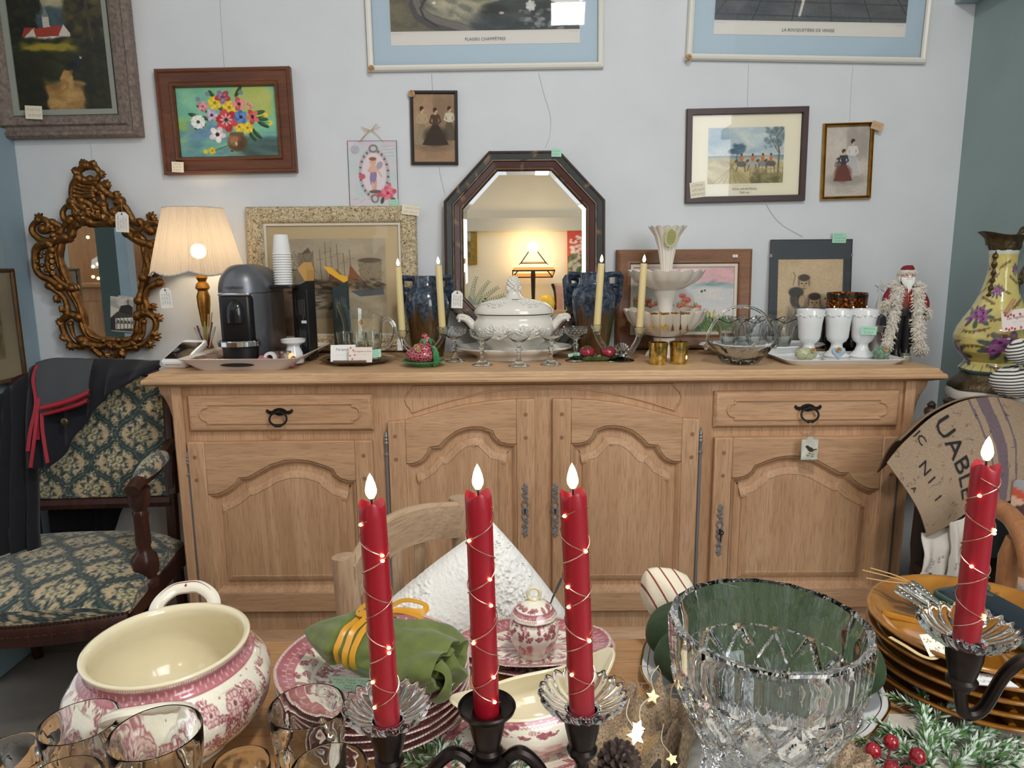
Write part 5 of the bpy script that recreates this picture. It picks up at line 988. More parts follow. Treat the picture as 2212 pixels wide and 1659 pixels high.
# ================= white wheat tureen on its platter =================
m_warm_por=pbr('warm_white_faience',C(230,226,216),.13,coat=.4); tx,ty=float(PY(1110,770,2.30)[0]),2.305
o=thing('oval_platter','oval white platter under the wheat tureen','platter',(tx,ty,TOP)); b=MB(); b.lathe([(0,.004),(.55,.004),(.60,0),(.64,0),(.66,.010),(.80,.018),(1,.034),(1,.039),(.97,.040),(.80,.026),(.64,.016),(0,.014)],72,o=(0,0,0),sx=.190,sy=.132); 
b.v=[(x,y,z) for x,y,z in b.v]; b.build('platter',m_warm_por,o,60)
o=thing('lidded_tureen','white lidded tureen moulded with wheat ears and an artichoke knob','tureen',(tx,ty,TOP+.0145))
pts=[(48,756),(50,750),(60,742),(80,728),(88,712),(87,700),(82,690),(79,684),(83,678)]; pr=[(r/.13,z) for r,z in pprof(pts,1112,ty,TOP+.0145)]; pr[0]=(pr[0][0],.012); SX,SY=.13,.092
def foot(th,i,r,z): return (r,z-(.012*(.5+.5*cos(th*8)) if i==1 else 0))
b=MB(); b.lathe([(0,.014)]+pr+[(pr[-1][0]-.04,pr[-1][1]-.002),(pr[-2][0]-.06,pr[-2][1]-.02),(0,.03)],72,foot,sx=SX,sy=SY)
def ear(b,c,ang,l,surf,w=.0075,n=8):
    # one ear of wheat laid on a surface: pairs of grains along a stalk
    for k in range(n):
        t=k/(n-1); u=c[0]+l*t*cos(ang); v=c[1]+l*t*sin(ang)
        for s in (-1,1):
            q=surf(u-s*w*sin(ang)*(1-.5*t),v+s*w*cos(ang)*(1-.5*t)); b.ball(q,(w*.85,.0055,w*.62),8,5)
    b.tube([surf(c[0]-l*.5*t*cos(ang),c[1]-l*.5*t*sin(ang)) for t in (0,.5,1)],.0016,5)
zmid=pr[4][1]
def bodysurf(u,v):
    z=max(.03,min(v,pr[-2][1])); r=np.interp(z,[q[1] for q in pr],[q[0] for q in pr])*SX; x=max(-r*.96,min(u,r*.96)); return (x,-SY/SX*math.sqrt(max(r*r-x*x,0))-.0008,z)
for s in (-1,1):
    for a,l in ((.15,.05),(.5,.046),(.95,.04),(1.5,.03),(2.1,.036),(2.7,.04)): ear(b,(s*-.045+.0,zmid-.015),a if s<0 else pi-a,l if s>0 or True else l,bodysurf)
b.build('bowl',m_warm_por,o,60)
lidz=pr[-1][1]; dome=[(q[0]/.13,q[1]) for q in pprof([(85,676),(85,670),(80,662),(70,654),(50,648),(26,645),(17,640),(13,632),(14,625)],1110,ty,TOP+.0145)]; dome=[(r,max(z,lidz+.002)) for r,z in dome]
b=MB(); b.lathe([(0,lidz+.002)]+dome[:6],72,sx=SX,sy=SY); b.lathe([(dome[5][0]*SX,dome[5][1])]+[(r*SX,z) for r,z in dome[6:]]+[(0,dome[-1][1]+.01)],32)
def domesurf(u,v):
    rr=math.hypot(u/SX,v/SY); z=np.interp(-rr,[-q[0] for q in dome[:6]],[q[1] for q in dome[:6]]); return (u,v,z+.0006)
for s in (-1,1):
    for a in (-2.6,-2.0,-1.4,-.8,-.2): ear(b,(s*.045,-.038),a,.036,domesurf,.0060,6)
b.build('lid',m_warm_por,o,60)
kz=dome[-1][1]+.018; b=MB(); b.ball((0,0,kz),(.020,.020,.024),20,12)
for k in range(70): z=1-2*(k+.5)/70; a=k*2.4; r=math.sqrt(1-z*z); b.ball((.0195*r*cos(a),.0195*r*sin(a),kz+.0235*z),.0042,7,5)
for k in range(5): a=k*2*pi/5; b.tube([(.012*cos(a),.012*sin(a),kz-.026),(.022*cos(a),.022*sin(a),kz-.014),(.025*cos(a),.025*sin(a),kz-.006)],[.006,.007,.002],7)
b.build('knob',m_warm_por,o)
for s in (-1,1):
    b=MB(); q=bez([(s*.105,-.01,zmid-.01),(s*.128,0,zmid+.01),(s*.150,0,zmid+.034),(s*.172,0,zmid+.042),(s*.176,0,zmid+.034)],7); n=len(q); b.tube(q,[.016-.006*i/n for i in range(n)],12)
    for i in range(0,n,2):
        for e in (-1,1): b.ball((q[i].x,q[i].y-.010,q[i].z+e*.005),(.0045,.0045,.003),7,5)
    b.build('handle',m_warm_por,o)
# ================= etched coupes =================
m_etch=glass('etched_glass',(.97,.98,.98),.22,1.3)
cp=None
for px,py,lb in ((983,784,'etched glass coupe left of the tureen beside the strawberry pot'),(1042,792,'etched glass coupe in front of the left side of the tureen'),(1121,794,'etched glass coupe in front of the middle of the tureen'),(1190,791,'etched glass coupe in front of the right side of the tureen'),(1243,783,'etched glass coupe right of the tureen behind the tomato dish')):
    q=PZ(px,py,TOP); loc=(q[0]*1.015,q[1]+.031,TOP+.0008)
    if cp is None:
        cp=thing('champagne_coupe',lb,'glass',loc,group='etched coupes in front of the tureen')
        b=MB(); b.lathe([(0,0),(.031,0),(.032,.0015),(.022,.004),(.012,.013),(.007,.020),(.0055,.034),(.0065,.044),(.0105,.050),(.0065,.056),(.005,.060),(.006,.066),(.020,.076),(.034,.088),(.0385,.107),(.0373,.107),(.0328,.089),(.019,.0775),(0,.0705)],40); b.build('glass_body',m_glass,cp,60)
        b=MB()
        for row in range(2):
            for k in range(18):
                a=2*pi*k/18+row*.17; z=.0905+row*.0075; r=np.interp(z,[.088,.107],[.034,.0385])+.0004; pts=[]
                for j in range(9): s_=j/8*1.6*pi; rr=.0026*(1-.5*j/8); pts.append(((r)*cos(a+rr*cos(s_)/r),(r)*sin(a+rr*cos(s_)/r),z+rr*sin(s_)))
                b.tube(pts,.00045,4)
        b.build('etched_band',pbr('frosted_etching',C(210,214,214),.7),cp)
    else: copy_tree(cp,lb,loc)
# ================= strawberry pot =================
q=PZ(915,797,TOP); sx_,sy_=float(q[0]),float(q[1])+.066
o=thing('strawberry_pot','red strawberry shaped pot with green leaves on a small green plate','pot',(sx_*1.03,sy_,TOP))
b=MB(); b.lathe([(0,0),(.034,0),(.038,.004),(.060,.013),(.066,.016),(.064,.018),(.036,.008),(0,.007)],48,lambda th,i,r,z:(r*(1+.02*cos(th*14)) if i>2 and i<6 else r,z)); b.build('leaf_plate',m_leafgreen,o)
b=MB(); 
def berry(c,rx,ry,rz,n,m):
    for j in range(m):
        ph=-pi/2+pi*(j+.5)/m
        for i in range(max(4,int(n*cos(ph)))):
            a=2*pi*(i+.5*(j%2))/max(4,int(n*cos(ph))); yield (c[0]+rx*cos(ph)*cos(a),c[1]+ry*cos(ph)*sin(a),c[2]+rz*sin(ph))
t=NT('strawberry_glaze'); v=t.n('ShaderNodeTexVoronoi',feature='DISTANCE_TO_EDGE'); v.inputs['Scale'].default_value=125; t.l(t.coord(),v.inputs['Vector']); t.base(t.ramp(v.outputs[0],[(.0,C(206,120,130)),(.09,C(206,110,120)),(.16,C(126,22,44))])); t.b.inputs['Roughness'].default_value=.12; t.b.inputs['Coat Weight'].default_value=.5; t.bump(v.outputs[0],.4,.002); m_str=t.m
b.ball((-.004,0,.033),(.050,.040,.026),32,18); b.build('berry',m_str,o); b=MB(); b.ball((0,0,.050),(.033,.030,.021),26,14); b.ball((.010,0,.074),(.016,.015,.016),18,10); b.ball((.006,0,.090),(.010,.010,.009),14,8); b.build('lid',m_str,o)
b=MB()
for k,(a,l,w_) in enumerate(((.3,.05,.011),(-.3,.05,.010),(.8,.045,.010),(-.8,.048,.011),(1.4,.03,.008),(-1.3,.03,.008))):
    b.tube(bez([(.030,-.026+.01*k*.3,.062),(.036+.006*cos(a),-.030,.050),(.040+.004*cos(a),-.034+.0*k,.034+.01*sin(a)),(.030+.02*cos(a),-.034,.018+.016*sin(a))],4),[w_*.3]+[w_*.7]*5+[w_]*4+[w_*.6]*2+[w_*.2],6,flat=.35)
for k in range(7): a=k*2*pi/7; b.tube([(.010+.006*cos(a),.006*sin(a),.084),(.012+.018*cos(a),.017*sin(a),.078),(.012+.026*cos(a),.024*sin(a),.066)],[.003,.006,.001],6,flat=.5)
b.build('leaves',m_leafgreen,o)
o=sticker((sx_*1.03-.012,sy_-.040,TOP+.058),'oval kraft sticker on the strawberry pot',.010,6); o.scale=(1.4,1,.8)
# ================= tomato dish =================
q=PZ(1287,782,TOP); o=thing('leaf_dish','green double leaf dish holding two red tomatoes','dish',(q[0],q[1]+.028,TOP))
def leafd(u,v):
    a=2*pi*u; lob=.052+.020*abs(cos(a))**1.5+.0025*cos(a*14); r=v*lob; return (r*cos(a)*1.08,r*sin(a)*.62,.004+.013*v**3+.003*sin(a*9)*v**3)
b=MB(); b.grid(90,10,leafd,wu=True); b.grid(90,10,lambda u,v:tuple(np.array(leafd(u,v))+np.array([0,0,-.0035 if v<1 else -.001])),wu=True); b.build('leaf_plate',pbr('dark_leaf_glaze',C(66,104,58),.15,coat=.5,var=.3,vs_=60),o,60)
q0=q
for i,(dx,lb) in enumerate(((-.024,'left small red ceramic tomato on the green leaf dish'),(.041,'right small red ceramic tomato on the green leaf dish'))):
    t_=thing('ceramic_tomato',lb,'tomato',(q0[0]+dx,q0[1]+.024,TOP+.0085),(0,0,.5*i)); b=MB(); b.lathe([(0,.002)]+[(.0245*sin(pi*k/12)**.8,.019-.019*cos(pi*k/12)) for k in range(1,12)]+[(0,.034)],40,lambda th,i,r,z:(r*(1-.07*(1-abs(cos(th*4)))**3),z)); b.build('fruit',pbr('glazed_plum_red',C(140,36,52),.15,coat=.5,var=.12,vs_=20),t_,80); b=MB(); b.lathe([(0,.037),(.006,.0385),(.012,.0365),(.003,.0395),(0,.040)],20,lambda th,i,r,z:(r*(1+.3*cos(th*5)),z)); b.build('calyx',m_leafgreen,t_)
sticker((q0[0]+.012,q0[1]+.010,TOP+.014),'small kraft sticker between the two ceramic tomatoes',.007,3)
note((q0[0]-.066,q0[1]+.024,TOP+.020),.036,.016,'green note slip at the left end of the tomato leaf dish',NOTE_G,1,47,-.15,-1.1)
# ================= two-armed glass candlesticks with cream candles =================
m_wax=pbr('cream_wax',C(226,206,150),.5,sss=.15); m_wick=pbr('black_wick',C(30,26,22),.8)
m_flame=pbr('warm_flame',(1,.85,.6),.5,emit=(1,.76,.38),es=4.5)
def candle(name,label,p0,p1,r,mat,group,fl=.024,wave=False,nseg=14):
    p0=Vector([float(q) for q in p0]); p1=Vector([float(q) for q in p1]); L=(p1-p0).length; o=thing(name,label,'candle',p0,(p1-p0).to_track_quat('Z','Y').to_euler(),group)
    b=MB()
    if wave:
        fn=lambda th,i,rr,z:(rr,z+(.0026*sin(th*3+1)*(1 if i in (4,5,6) else 0)))
        b.lathe([(0,0),(r,0),(r,L*.5),(r,L-.012),(r,L-.003),(r*.93,L-.0005),(r*.82,L-.002),(r*.5,L-.009),(0,L-.012)],36,fn)
    else: b.lathe([(0,0),(r,0),(r*.97,L*.5),(r*.93,L-.002),(r*.85,L),(0,L-.001)],24)
    b.build('wax',mat,o,60); z0=L-.012 if wave else L-.001
    b=MB(); b.tube([(0,0,z0),(0,0,L+.004)],.0009,6); b.build('wick',m_wick,o)
    b=MB(); zf=L+.003; b.lathe([(0,zf),(fl*.11,zf+fl*.05),(fl*.20,zf+fl*.22),(fl*.215,zf+fl*.36),(fl*.17,zf+fl*.60),(fl*.09,zf+fl*.84),(0,zf+fl)],18); b.build('flame',m_flame,o); return o
def candlestick(label,cL,cR,cb,Y):
    L=PY(*cL,Y); Rr=PY(*cR,Y); B=PY(cb,770,Y); o=thing('glass_candlestick',label,'candlestick',(B[0],Y,TOP),group='two-armed glass candlesticks')
    b=MB(); b.lathe([(0,0),(.040,0),(.041,.003),(.028,.007),(.010,.014),(.008,.022),(.012,.030),(0,.036)],36); b.build('foot',m_glass,o)
    b=MB()
    for k in range(9): a=rad(20+17.5*k); b.tube([(0,-.004,.022),(.030*cos(a),-.004,.022+.036*sin(a))],[.003,.0055],6)
    b.build('fan',m_glass,o)
    for e in (L,Rr):
        x=float(e[0]-B[0]); z=float(e[2])-TOP; b=MB(); b.tube(bez([(0,0,.020),(x*.45,0,.026),(x*.86,0,z*.55),(x,0,z-.026)],8),[.0105-.002*i/24 for i in range(25)],12); b.build('arm',m_glass,o)
        b=MB(); b.lathe([(0,z-.030),(.010,z-.030),(.013,z-.016),(.018,z-.008),(.021,z-.001),(.017,z+.001),(.0128,z-.010),(.0128,z-.022),(0,z-.022)],24,lambda th,i,r,zz:(r*(1+.04*cos(th*6)) if i in (3,4,5) else r,zz),o=(x,0,0)); b.build('candle_cup',m_glass,o)
    return [(float(e[0]),Y,float(e[2])-.021) for e in (L,Rr)]
a=candlestick('left two-armed glass candlestick behind the strawberry pot',(869,713),(956,706),912,2.262)
for bp,tp,lb in zip(a,((860,577),(947,573)),('slim cream candle, leftmost on the sideboard','slim cream candle in front of the left blue vase')): candle('dinner_candle',lb,bp,PY(*tp,2.262),.0112,m_wax,'cream candles on the sideboard')
a=candlestick('right two-armed glass candlestick behind the tomato dish',(1289,701),(1381,706),1342,2.205)
for bp,tp,lb in zip(a,((1299,569),(1391,569)),('slim cream candle in front of the right blue vase','slim cream candle in front of the white centrepiece bowls')): candle('dinner_candle',lb,bp,PY(*tp,2.205),.0112,m_wax,'cream candles on the sideboard')
price_tag((PY(864,727,2.225)[0],2.225,PY(864,727,2.225)[2]),'narrow white price tag hanging from the left glass candlestick',.016,.044,49,.02,0,.012,2)
# ================= white three-tier centrepiece =================
eY=2.325; ex=float(PY(1434,765,eY)[0]); o=thing('tiered_centrepiece','white scalloped two-bowl centrepiece with a fluted trumpet vase on top','centrepiece',(ex,eY,TOP))
sca=lambda n,a,za,lo:(lambda th,i,r,z:(r*(1+a*abs(cos(th*n/2))*(1 if lo<=i else .4)),z+za*abs(cos(th*n/2))*(1 if lo<=i else 0)))
pr=pprof([(38,771),(36,762),(26,748),(22,738),(24,728)],1434,eY,TOP); pr[0]=(pr[0][0],0)
b=MB(); b.lathe([(0,0)]+pr+[(0,pr[-1][1])],96,lambda th,i,r,z:(r*(1+.07*abs(cos(th*6))) if i in (1,2,3) else r,z)); b.build('foot',m_ivory_por,o,60)
def bowl(pts,nm,nn):
    q=pprof(pts,1434,eY,TOP); b=MB(); n=len(q); b.lathe([(0,q[0][1]-.001)]+q+[(q[-1][0]-.004,q[-1][1]+.001)]+[(max(r-.006,.001),z+.006) for r,z in q[::-1][1:]]+[(0,q[0][1]+.006)],128,lambda th,i,r,z:(r*(1-.05*(1-abs(cos(th*nn/2))))*1.0,z-(.006*(1-abs(cos(th*nn/2)))**2 if i in (n,n+1) else 0)) if 2<i<2*n-1 else (r,z)); b.build(nm,m_ivory_por,o,60)
bowl([(20,727),(40,722),(64,708),(80,692),(91,668)],'lower_bowl',16); bowl([(22,628),(40,622),(60,612),(74,601),(84,583)],'upper_bowl',16)
b=MB(); q=pprof([(25,724),(18,700),(15,672),(17,652),(26,634),(26,626)],1434,eY,TOP); b.lathe([(0,q[0][1])]+q+[(0,q[-1][1])],48); b.build('stem',m_ivory_por,o)
q=pprof([(13,622),(12,600),(14,570),(20,535),(28,510),(43,488)],1440,eY,TOP); b=MB(); b.lathe([(0,q[0][1])]+q+[(q[-1][0]-.003,q[-1][1])]+[(max(r-.005,.003),z) for r,z in q[::-1][1:-1]]+[(0,q[0][1]+.02)],120,lambda th,i,r,z:(r*(1-.10*(1-abs(cos(th*7)))),z-(.006*(1-abs(cos(th*7))) if i in (6,7) else 0))); b.build('trumpet',m_ivory_por,o,60)
p=PY(1452,512,eY-.045); o=thing('oval_label','olive lace-edged oval price label on the white trumpet vase','label',(p[0]-.004,eY-.048,p[2]),(.20,0,.30)); b=MB(); b.k=C(206,204,150)
pl=[(.021*(1+.05*cos(k*pi*12/24))*cos(k*pi/24),.031*(1+.05*cos(k*pi*12/24))*sin(k*pi/24)) for k in range(48)]; b.prism(pl[::-1],-.0006,.0004); b.add([(.016*cos(k*pi/16),-.0010,.025*sin(k*pi/16)) for k in range(32)],[tuple(range(32))],C(150,150,92)); b.add([(.0145*cos(k*pi/16),-.0012,.0235*sin(k*pi/16)) for k in range(32)],[tuple(range(32))],C(172,172,110)); b.scrawl(0,0,.026,.036,5,-.0014,C(60,60,40),55,lw=.0004); b.build('paper',m_note,o,0)
# ================= gold spinner votives =================
m_gold=pbr('polished_gold',C(206,168,84),.14,1); t=NT('mercury_gold'); n_=t.noise(70,4); t.base(t.ramp(n_,[(.3,C(150,128,62)),(.5,C(206,182,104)),(.7,C(240,222,158))])); t.b.inputs['Metallic'].default_value=.95; t.b.inputs['Roughness'].default_value=.16; m_merc=t.m
for i,(px,py,yy,lb,tall) in enumerate(((1421,784,2.125,'left gold mercury glass votive with a spinning charm carousel',.5),(1466,781,2.135,'right gold mercury glass votive with a spinning charm carousel',.52))):
    p=PZ(px,py,TOP); o=thing('spinner_votive',lb,'tealight holder',(PY(px,py,yy)[0],yy,TOP),(0,0,.8*i),'gold spinner votives'); b=MB(); b.lathe([(0,0),(.024,0),(.0255,.004),(.0285,.060),(.0270,.060),(.0240,.006),(0,.005)],32); b.build('cup',m_merc,o,60)
    b=MB(); b.lathe([(.0275,.058),(.0295,.058),(.0295,.067),(.0260,.067),(.0260,.061)],32); b.build('collar',m_gold,o,40); b=MB(); b.tube([(.026,0,.064),(.010,0,.062),(.004,0,.075),(.002,0,.155)],.0011,6); b.ball((.002,0,.158),.0028,8,6); b.build('rod',m_gold,o)
    b=MB()
    for k in range(6):
        a=2*pi*k/6; T=Matrix.Translation((.002,0,.153))@Matrix.Rotation(a,4,'Z')@Matrix.Rotation(.5,4,'X'); b.T=T; b.add([(.003,-.002,0),(.012,-.006,0),(.027,-.007,0),(.029,.006,0),(.012,.005,0),(.003,.002,0)],[tuple(range(6)),tuple(range(6))[::-1]])
    b.T=None; b.build('propeller',m_gold,o,0)
    for k in range(3):
        a=2*pi*k/3+.5; x,y=.002+.025*cos(a),.025*sin(a); b=MB(); b.tube([(x,y,.152),(x,y,.122)],.0005,4)
        if i==0: b.prism([(x-.008,.104),(x-.006,.116),(x-.002,.122),(x+.004,.118),(x+.008,.112),(x+.007,.104),(x+.004,.110),(x-.003,.110)],y-.0004,y+.0004)
        else: b.prism([(x-.009,.100),(x+.009,.100),(x+.005,.107),(x+.007,.107),(x+.003,.114),(x+.004,.114),(x,.122),(x-.004,.114),(x-.003,.114),(x-.007,.107),(x-.005,.107)],y-.0004,y+.0004)
        b.build('charm',m_gold,o,0)
    if i==1: b=MB(); b.ball((0,-.0255,.022),(.004,.002,.007),10,8); b.build('glow',pbr('tealight_glow',(1,.7,.4),.5,emit=(1,.62,.28),es=5),o)
# ================= glass basket =================
q=PZ(1602,792,TOP); o=thing('glass_basket','scalloped clear glass basket with a tall beaded handle','basket',(q[0]*1.02,q[1]+.062,TOP+.0008))
def bas(th,i,r,z): s=abs(cos(th*6)); return (r*(1-.06*(1-s)) if r>.05 else r,z+(.010*s-.004 if i in (4,5) else 0)+(.012*cos(th)**2 if i in (3,4,5,6) else 0))
b=MB(); b.lathe([(0,.002),(.050,.002),(.056,.006),(.082,.028),(.104,.050),(.101,.051),(.078,.032),(.052,.011),(0,.009)],96,bas); b.build('bowl',m_glass,o,60)
b=MB(); q_=bez([(-.102,0,.055),(-.094,0,.100),(-.060,0,.152),(0,0,.172),(.060,0,.152),(.094,0,.100),(.102,0,.055)],10); b.tube(q_,[.0042+.0012*(i%2) for i in range(len(q_))],8)
for s in (-1,1): b.ball((s*.103,0,.052),(.008,.010,.010),12,8)
b.build('handle',m_glass,o)
# ================= sundae glasses on a white oval dish =================
dx_,dy_=float(PY(1646,752,2.33)[0]),2.335
o=thing('oval_dish','long white fluted oval dish under the sundae glasses','dish',(dx_,dy_,TOP)); b=MB(); b.lathe([(0,0),(.66,0),(.70,.004),(1,.034),(.985,.037),(.70,.012),(0,.009)],96,lambda th,i,r,z:(r*(1+.018*cos(th*18)) if i in (3,4) else r,z),sx=.205,sy=.105); b.build('dish_body',m_white_por,o,60)
su=None
for px,yy,lb in ((1572,2.305,'wavy rimmed sundae glass, leftmost on the white oval dish'),(1628,2.285,'wavy rimmed sundae glass behind the basket handle'),(1692,2.285,'wavy rimmed sundae glass beside the first white footed cup'),(1604,2.385,'wavy rimmed sundae glass at the back left of the oval dish'),(1665,2.385,'wavy rimmed sundae glass at the back right of the oval dish')):
    loc=(PY(px,745,yy)[0],yy,TOP+.0105)
    if su is None:
        su=thing('sundae_glass',lb,'glass',loc,group='sundae glasses on the oval dish')
        def sun(th,i,r,z): f=1-.035*abs(cos(th*10)) if .03<z<.09 else 1; return (r*f*(1+.07*cos(th*5)*(1 if i in (7,8) else 0)),z+(.006*cos(th*5) if i in (7,8) else 0))
        b=MB(); b.lathe([(0,0),(.025,0),(.027,.003),(.014,.008),(.018,.022),(.028,.055),(.037,.088),(.052,.106),(.050,.108),(.0345,.089),(.0255,.056),(.014,.026),(0,.022)],80,sun); b.build('glass_body',m_glass,su,60)
    else: copy_tree(su,lb,loc)
# ================= white tray with footed cups and stone eggs =================
q=PZ(1798,793,TOP); wx,wy=1.000,2.165
wx=float(PY(1800,785,2.165)[0]); o=thing('white_tray','white rectangular ceramic tray under three footed cups','tray',(wx,wy,TOP))
b=MB(); b.loops([tl(.155,.080,.004,.03),tl(.160,.085,.0,.03),tl(.178,.100,.014,.034),tl(.180,.102,.016,.035),tl(.177,.099,.0175,.034),tl(.158,.082,.0075,.03)]); b.add(tl(.158,.082,.0075,.03),[tuple(range(24))]); b.add(tl(.155,.080,.004,.03),[tuple(range(24))[::-1]]); b.build('tray_body',m_white_por,o,40)
cu_=None
for px,yy,lb in ((1745,2.215,'white footed cup behind the onyx egg, leftmost of three'),(1805,2.215,'middle white footed cup behind the blue stone heart'),(1860,2.205,'white footed cup with a green price note')):
    loc=(PY(px,778,yy)[0],yy,TOP+.008)
    if cu_ is None:
        cu_=thing('footed_cup',lb,'cup',loc,group='white footed cups'); b=MB(); b.lathe([(0,.004),(.030,.004),(.038,0),(.040,.003),(.036,.008),(.022,.020),(.017,.034),(.018,.042),(.028,.050),(.033,.062),(.036,.105),(.0425,.146),(.041,.148),(.033,.104),(.030,.064),(.022,.054),(0,.048)],48); b.build('cup_body',m_white_por,cu_,60)
        b=MB()
        for k in range(16):
            a=2*pi*k/16; r=.0402; b.ball((r*cos(a),r*sin(a),.130+.003*sin(k*2.3)),(.004,.004,.003),8,5); b.tube([(r*cos(a+d*.02),r*sin(a+d*.02),.130+.004*sin(k*2.3+d*.3)) for d in range(0,18,3)],.0011,5)
        b.build('relief_border',m_white_por,cu_)
    else: copy_tree(cu_,lb,loc)
note(PY(1877,714,2.158),.048,.026,'green price note stuck on the right white footed cup',NOTE_G,2,61,.04)
t=NT('onyx'); t.base(t.ramp(t.noise(26,5,t.coord((.5,.5,2)),.6,1.6),[(.35,C(150,156,122)),(.5,C(186,186,150)),(.65,C(206,200,172))])); t.b.inputs['Roughness'].default_value=.12; m_onyx=t.m
t=NT('moss_stone'); t.base(t.ramp(t.noise(45,5,None,.6,1),[(.35,C(76,104,84)),(.5,C(120,146,122)),(.65,C(160,176,156))])); t.b.inputs['Roughness'].default_value=.14; m_moss=t.m
def egg(name,label,px,yy,r,mat):
    o=thing(name,label,'stone egg',(PY(px,770,yy)[0],yy,TOP+.0085)); b=MB(); b.ball((0,0,r[2]),r,28,18); b.v=[(x*(1+.14*x/r[0]) if False else x,y*(1-.12*x/r[0]),(z-r[2])*(1-.12*x/r[0])+r[2]) for x,y,z in b.v]; b.build('stone',mat,o); return o
egg('stone_egg','cream onyx egg on the white tray','1741' and 1741,2.115,(.033,.022,.0205),m_onyx); egg('stone_egg','green mottled stone egg at the right end of the white tray',1904,2.135,(.026,.021,.0205),m_moss)
o=thing('stone_heart','pale blue polished stone heart between the white cups','stone',(PY(1811,772,2.115)[0],2.118,TOP+.0085)); b=MB()
hp=[(.0165*sin(a)**3*1.35,(.0130*cos(a)-.005*cos(2*a)-.002*cos(3*a)-.001*cos(4*a))*1.35) for a in [2*pi*k/40 for k in range(40)]]; b.loops([[(x*s_,y,z*s_+.0235) for x,z in hp] for s_,y in ((.05,-.011),(.5,-.0105),(.85,-.007),(1,0),(.85,.007),(.5,.0105),(.05,.011))],caps=True); b.build('stone',pbr('blue_agate',C(176,192,208),.1,coat=.4),o)
sticker(PY(1812,755,2.103),'small kraft sticker on the pale blue stone heart',.008,7); sticker(PY(1914,755,2.112),'small kraft sticker on the green stone egg',.008,8); sticker(PY(1757,756,2.090),'small kraft sticker on the cream onyx egg',.007,9)
# ================= amber lantern =================
hY=2.36; o=thing('amber_lantern','tall amber glass lantern sprinkled gold behind the footed cups','lantern',(PY(1822,755,hY)[0],hY,TOP))
pr=pprof([(37,757),(39,740),(40,700),(41,632)],1822,hY,TOP); t=NT('amber_flitter'); n_=t.noise(130,2); g_=t.n('ShaderNodeSeparateXYZ'); t.l(t.coord(),g_.inputs[0]); c=t.ramp(n_,[(.40,C(44,20,8)),(.56,C(128,66,20)),(.68,C(226,150,60))]); t.base(t.mix(t.ramp(g_.outputs[2],[(.04,(1,1,1)),(.10,(0,0,0))]),c,C(26,14,10))); t.b.inputs['Roughness'].default_value=.2; t.b.inputs['Metallic'].default_value=.5
b=MB(); H=pr[-1][1]; b.lathe([(0,0),(pr[0][0],0)]+pr[1:]+[(pr[-1][0]-.003,H),(pr[0][0]-.004,.01),(0,.01)],48); b.build('glass_sleeve',t.m,o,60); b=MB(); b.lathe([(pr[-1][0]+.0004,H-.016),(pr[-1][0]+.0008,H-.006)],48); b.build('dark_band',m_black,o)
b=MB()
for k in range(14): a=-.35-k*.19; z=.06+.07*((k*7)%5)/5+.02; b.ball(((pr[1][0]+.001)*cos(a),(pr[1][0]+.001)*sin(a),z+.02),.0028,6,5)
b.build('light_dots',pbr('amber_glow',(1,.7,.3),.5,emit=(1,.62,.22),es=3),o)
# small white tree with a star
o=thing('white_tree_ornament','white tree ornament topped by a star behind the fur coated figurine','ornament',(PY(1893,740,2.33)[0],2.33,TOP)); b=MB(); zt=float(PY(1893,632,2.33)[2])-TOP; b.lathe([(0,0),(.030,0),(.012,zt*.35),(.022,zt*.36),(.009,zt*.65),(.015,zt*.66),(.003,zt),(0,zt)],24); b.build('tree',pbr('matt_white_ceramic',C(232,232,230),.45),o,40)
b=MB(); b.prism([((.021 if k%2==0 else .009)*sin(k*pi/5),zt+.018+(.021 if k%2==0 else .009)*cos(k*pi/5)) for k in range(10)],-.004,.004); b.build('star',pbr('matt_white_ceramic',C(232,232,230),.45),o,0,bevel=.001)
# ================= figurine of an old bearded man =================
fY=2.20; k_=.00146; fx=float(PY(1942,780,fY)[0]); o=thing('figurine','bearded old man figurine in a fur-trimmed red coat and black trousers','figurine',(fx,fY,TOP),(0,0,-.12)); K=.29/200
red=C(140,26,40); blk=C(24,22,24); skin=C(226,178,150)
def ring(cx,cy_,rx,ry,z,n=20): return [(cx+rx*cos(2*pi*j/n),cy_+ry*sin(2*pi*j/n),z) for j in range(n)]
b=MB(); 
for s in (-1,1):
    cx=s*.015; b.loops([ring(cx,-.006,.013,.020,0),ring(cx,-.006,.014,.021,.006),ring(cx,-.002,.0125,.015,.022),ring(cx,0,.014,.015,.035),ring(cx*1.05,0,.0175,.018,.05),ring(cx,0,.019,.020,.09),ring(cx*.9,0,.020,.021,.13),ring(cx*.7,0,.020,.022,.155)],caps=True,cols=[blk]*160)
b.loops([ring(0,0,.034,.024,.135),ring(0,0,.036,.026,.155),ring(0,0,.032,.025,.175),ring(0,0,.034,.026,.195),ring(0,0,.036,.026,.212),ring(0,0,.026,.020,.224),ring(0,-.002,.012,.012,.230),ring(0,-.003,.011,.012,.236),ring(0,-.005,.0165,.017,.243),ring(0,-.006,.020,.020,.254),ring(0,-.005,.0195,.020,.264),ring(0,-.003,.015,.016,.274),ring(0,-.002,.004,.004,.279)],caps=True,cols=[blk]*40+[red]*80+[skin]*140)
b.ball((0,-.026,.254),(.004,.005,.004),8,6)
b.k=skin
for s in (-1,1): b.k=C(30,26,26); b.ball((s*.0075,-.0235,.260),(.0022,.0016,.0018),8,6); b.k=skin; b.ball((s*.019,-.004,.255),(.003,.004,.006),8,6)
b.build('body',attr('figurine_paint',.35),o,60)
m_fur=pbr('cream_fur',C(240,232,218),.95,bump=1,bs=400,bd=.004,sheen=.4); m_red=pbr('deep_red_cloth',C(128,24,38),.8,bump=.3,bs=300)
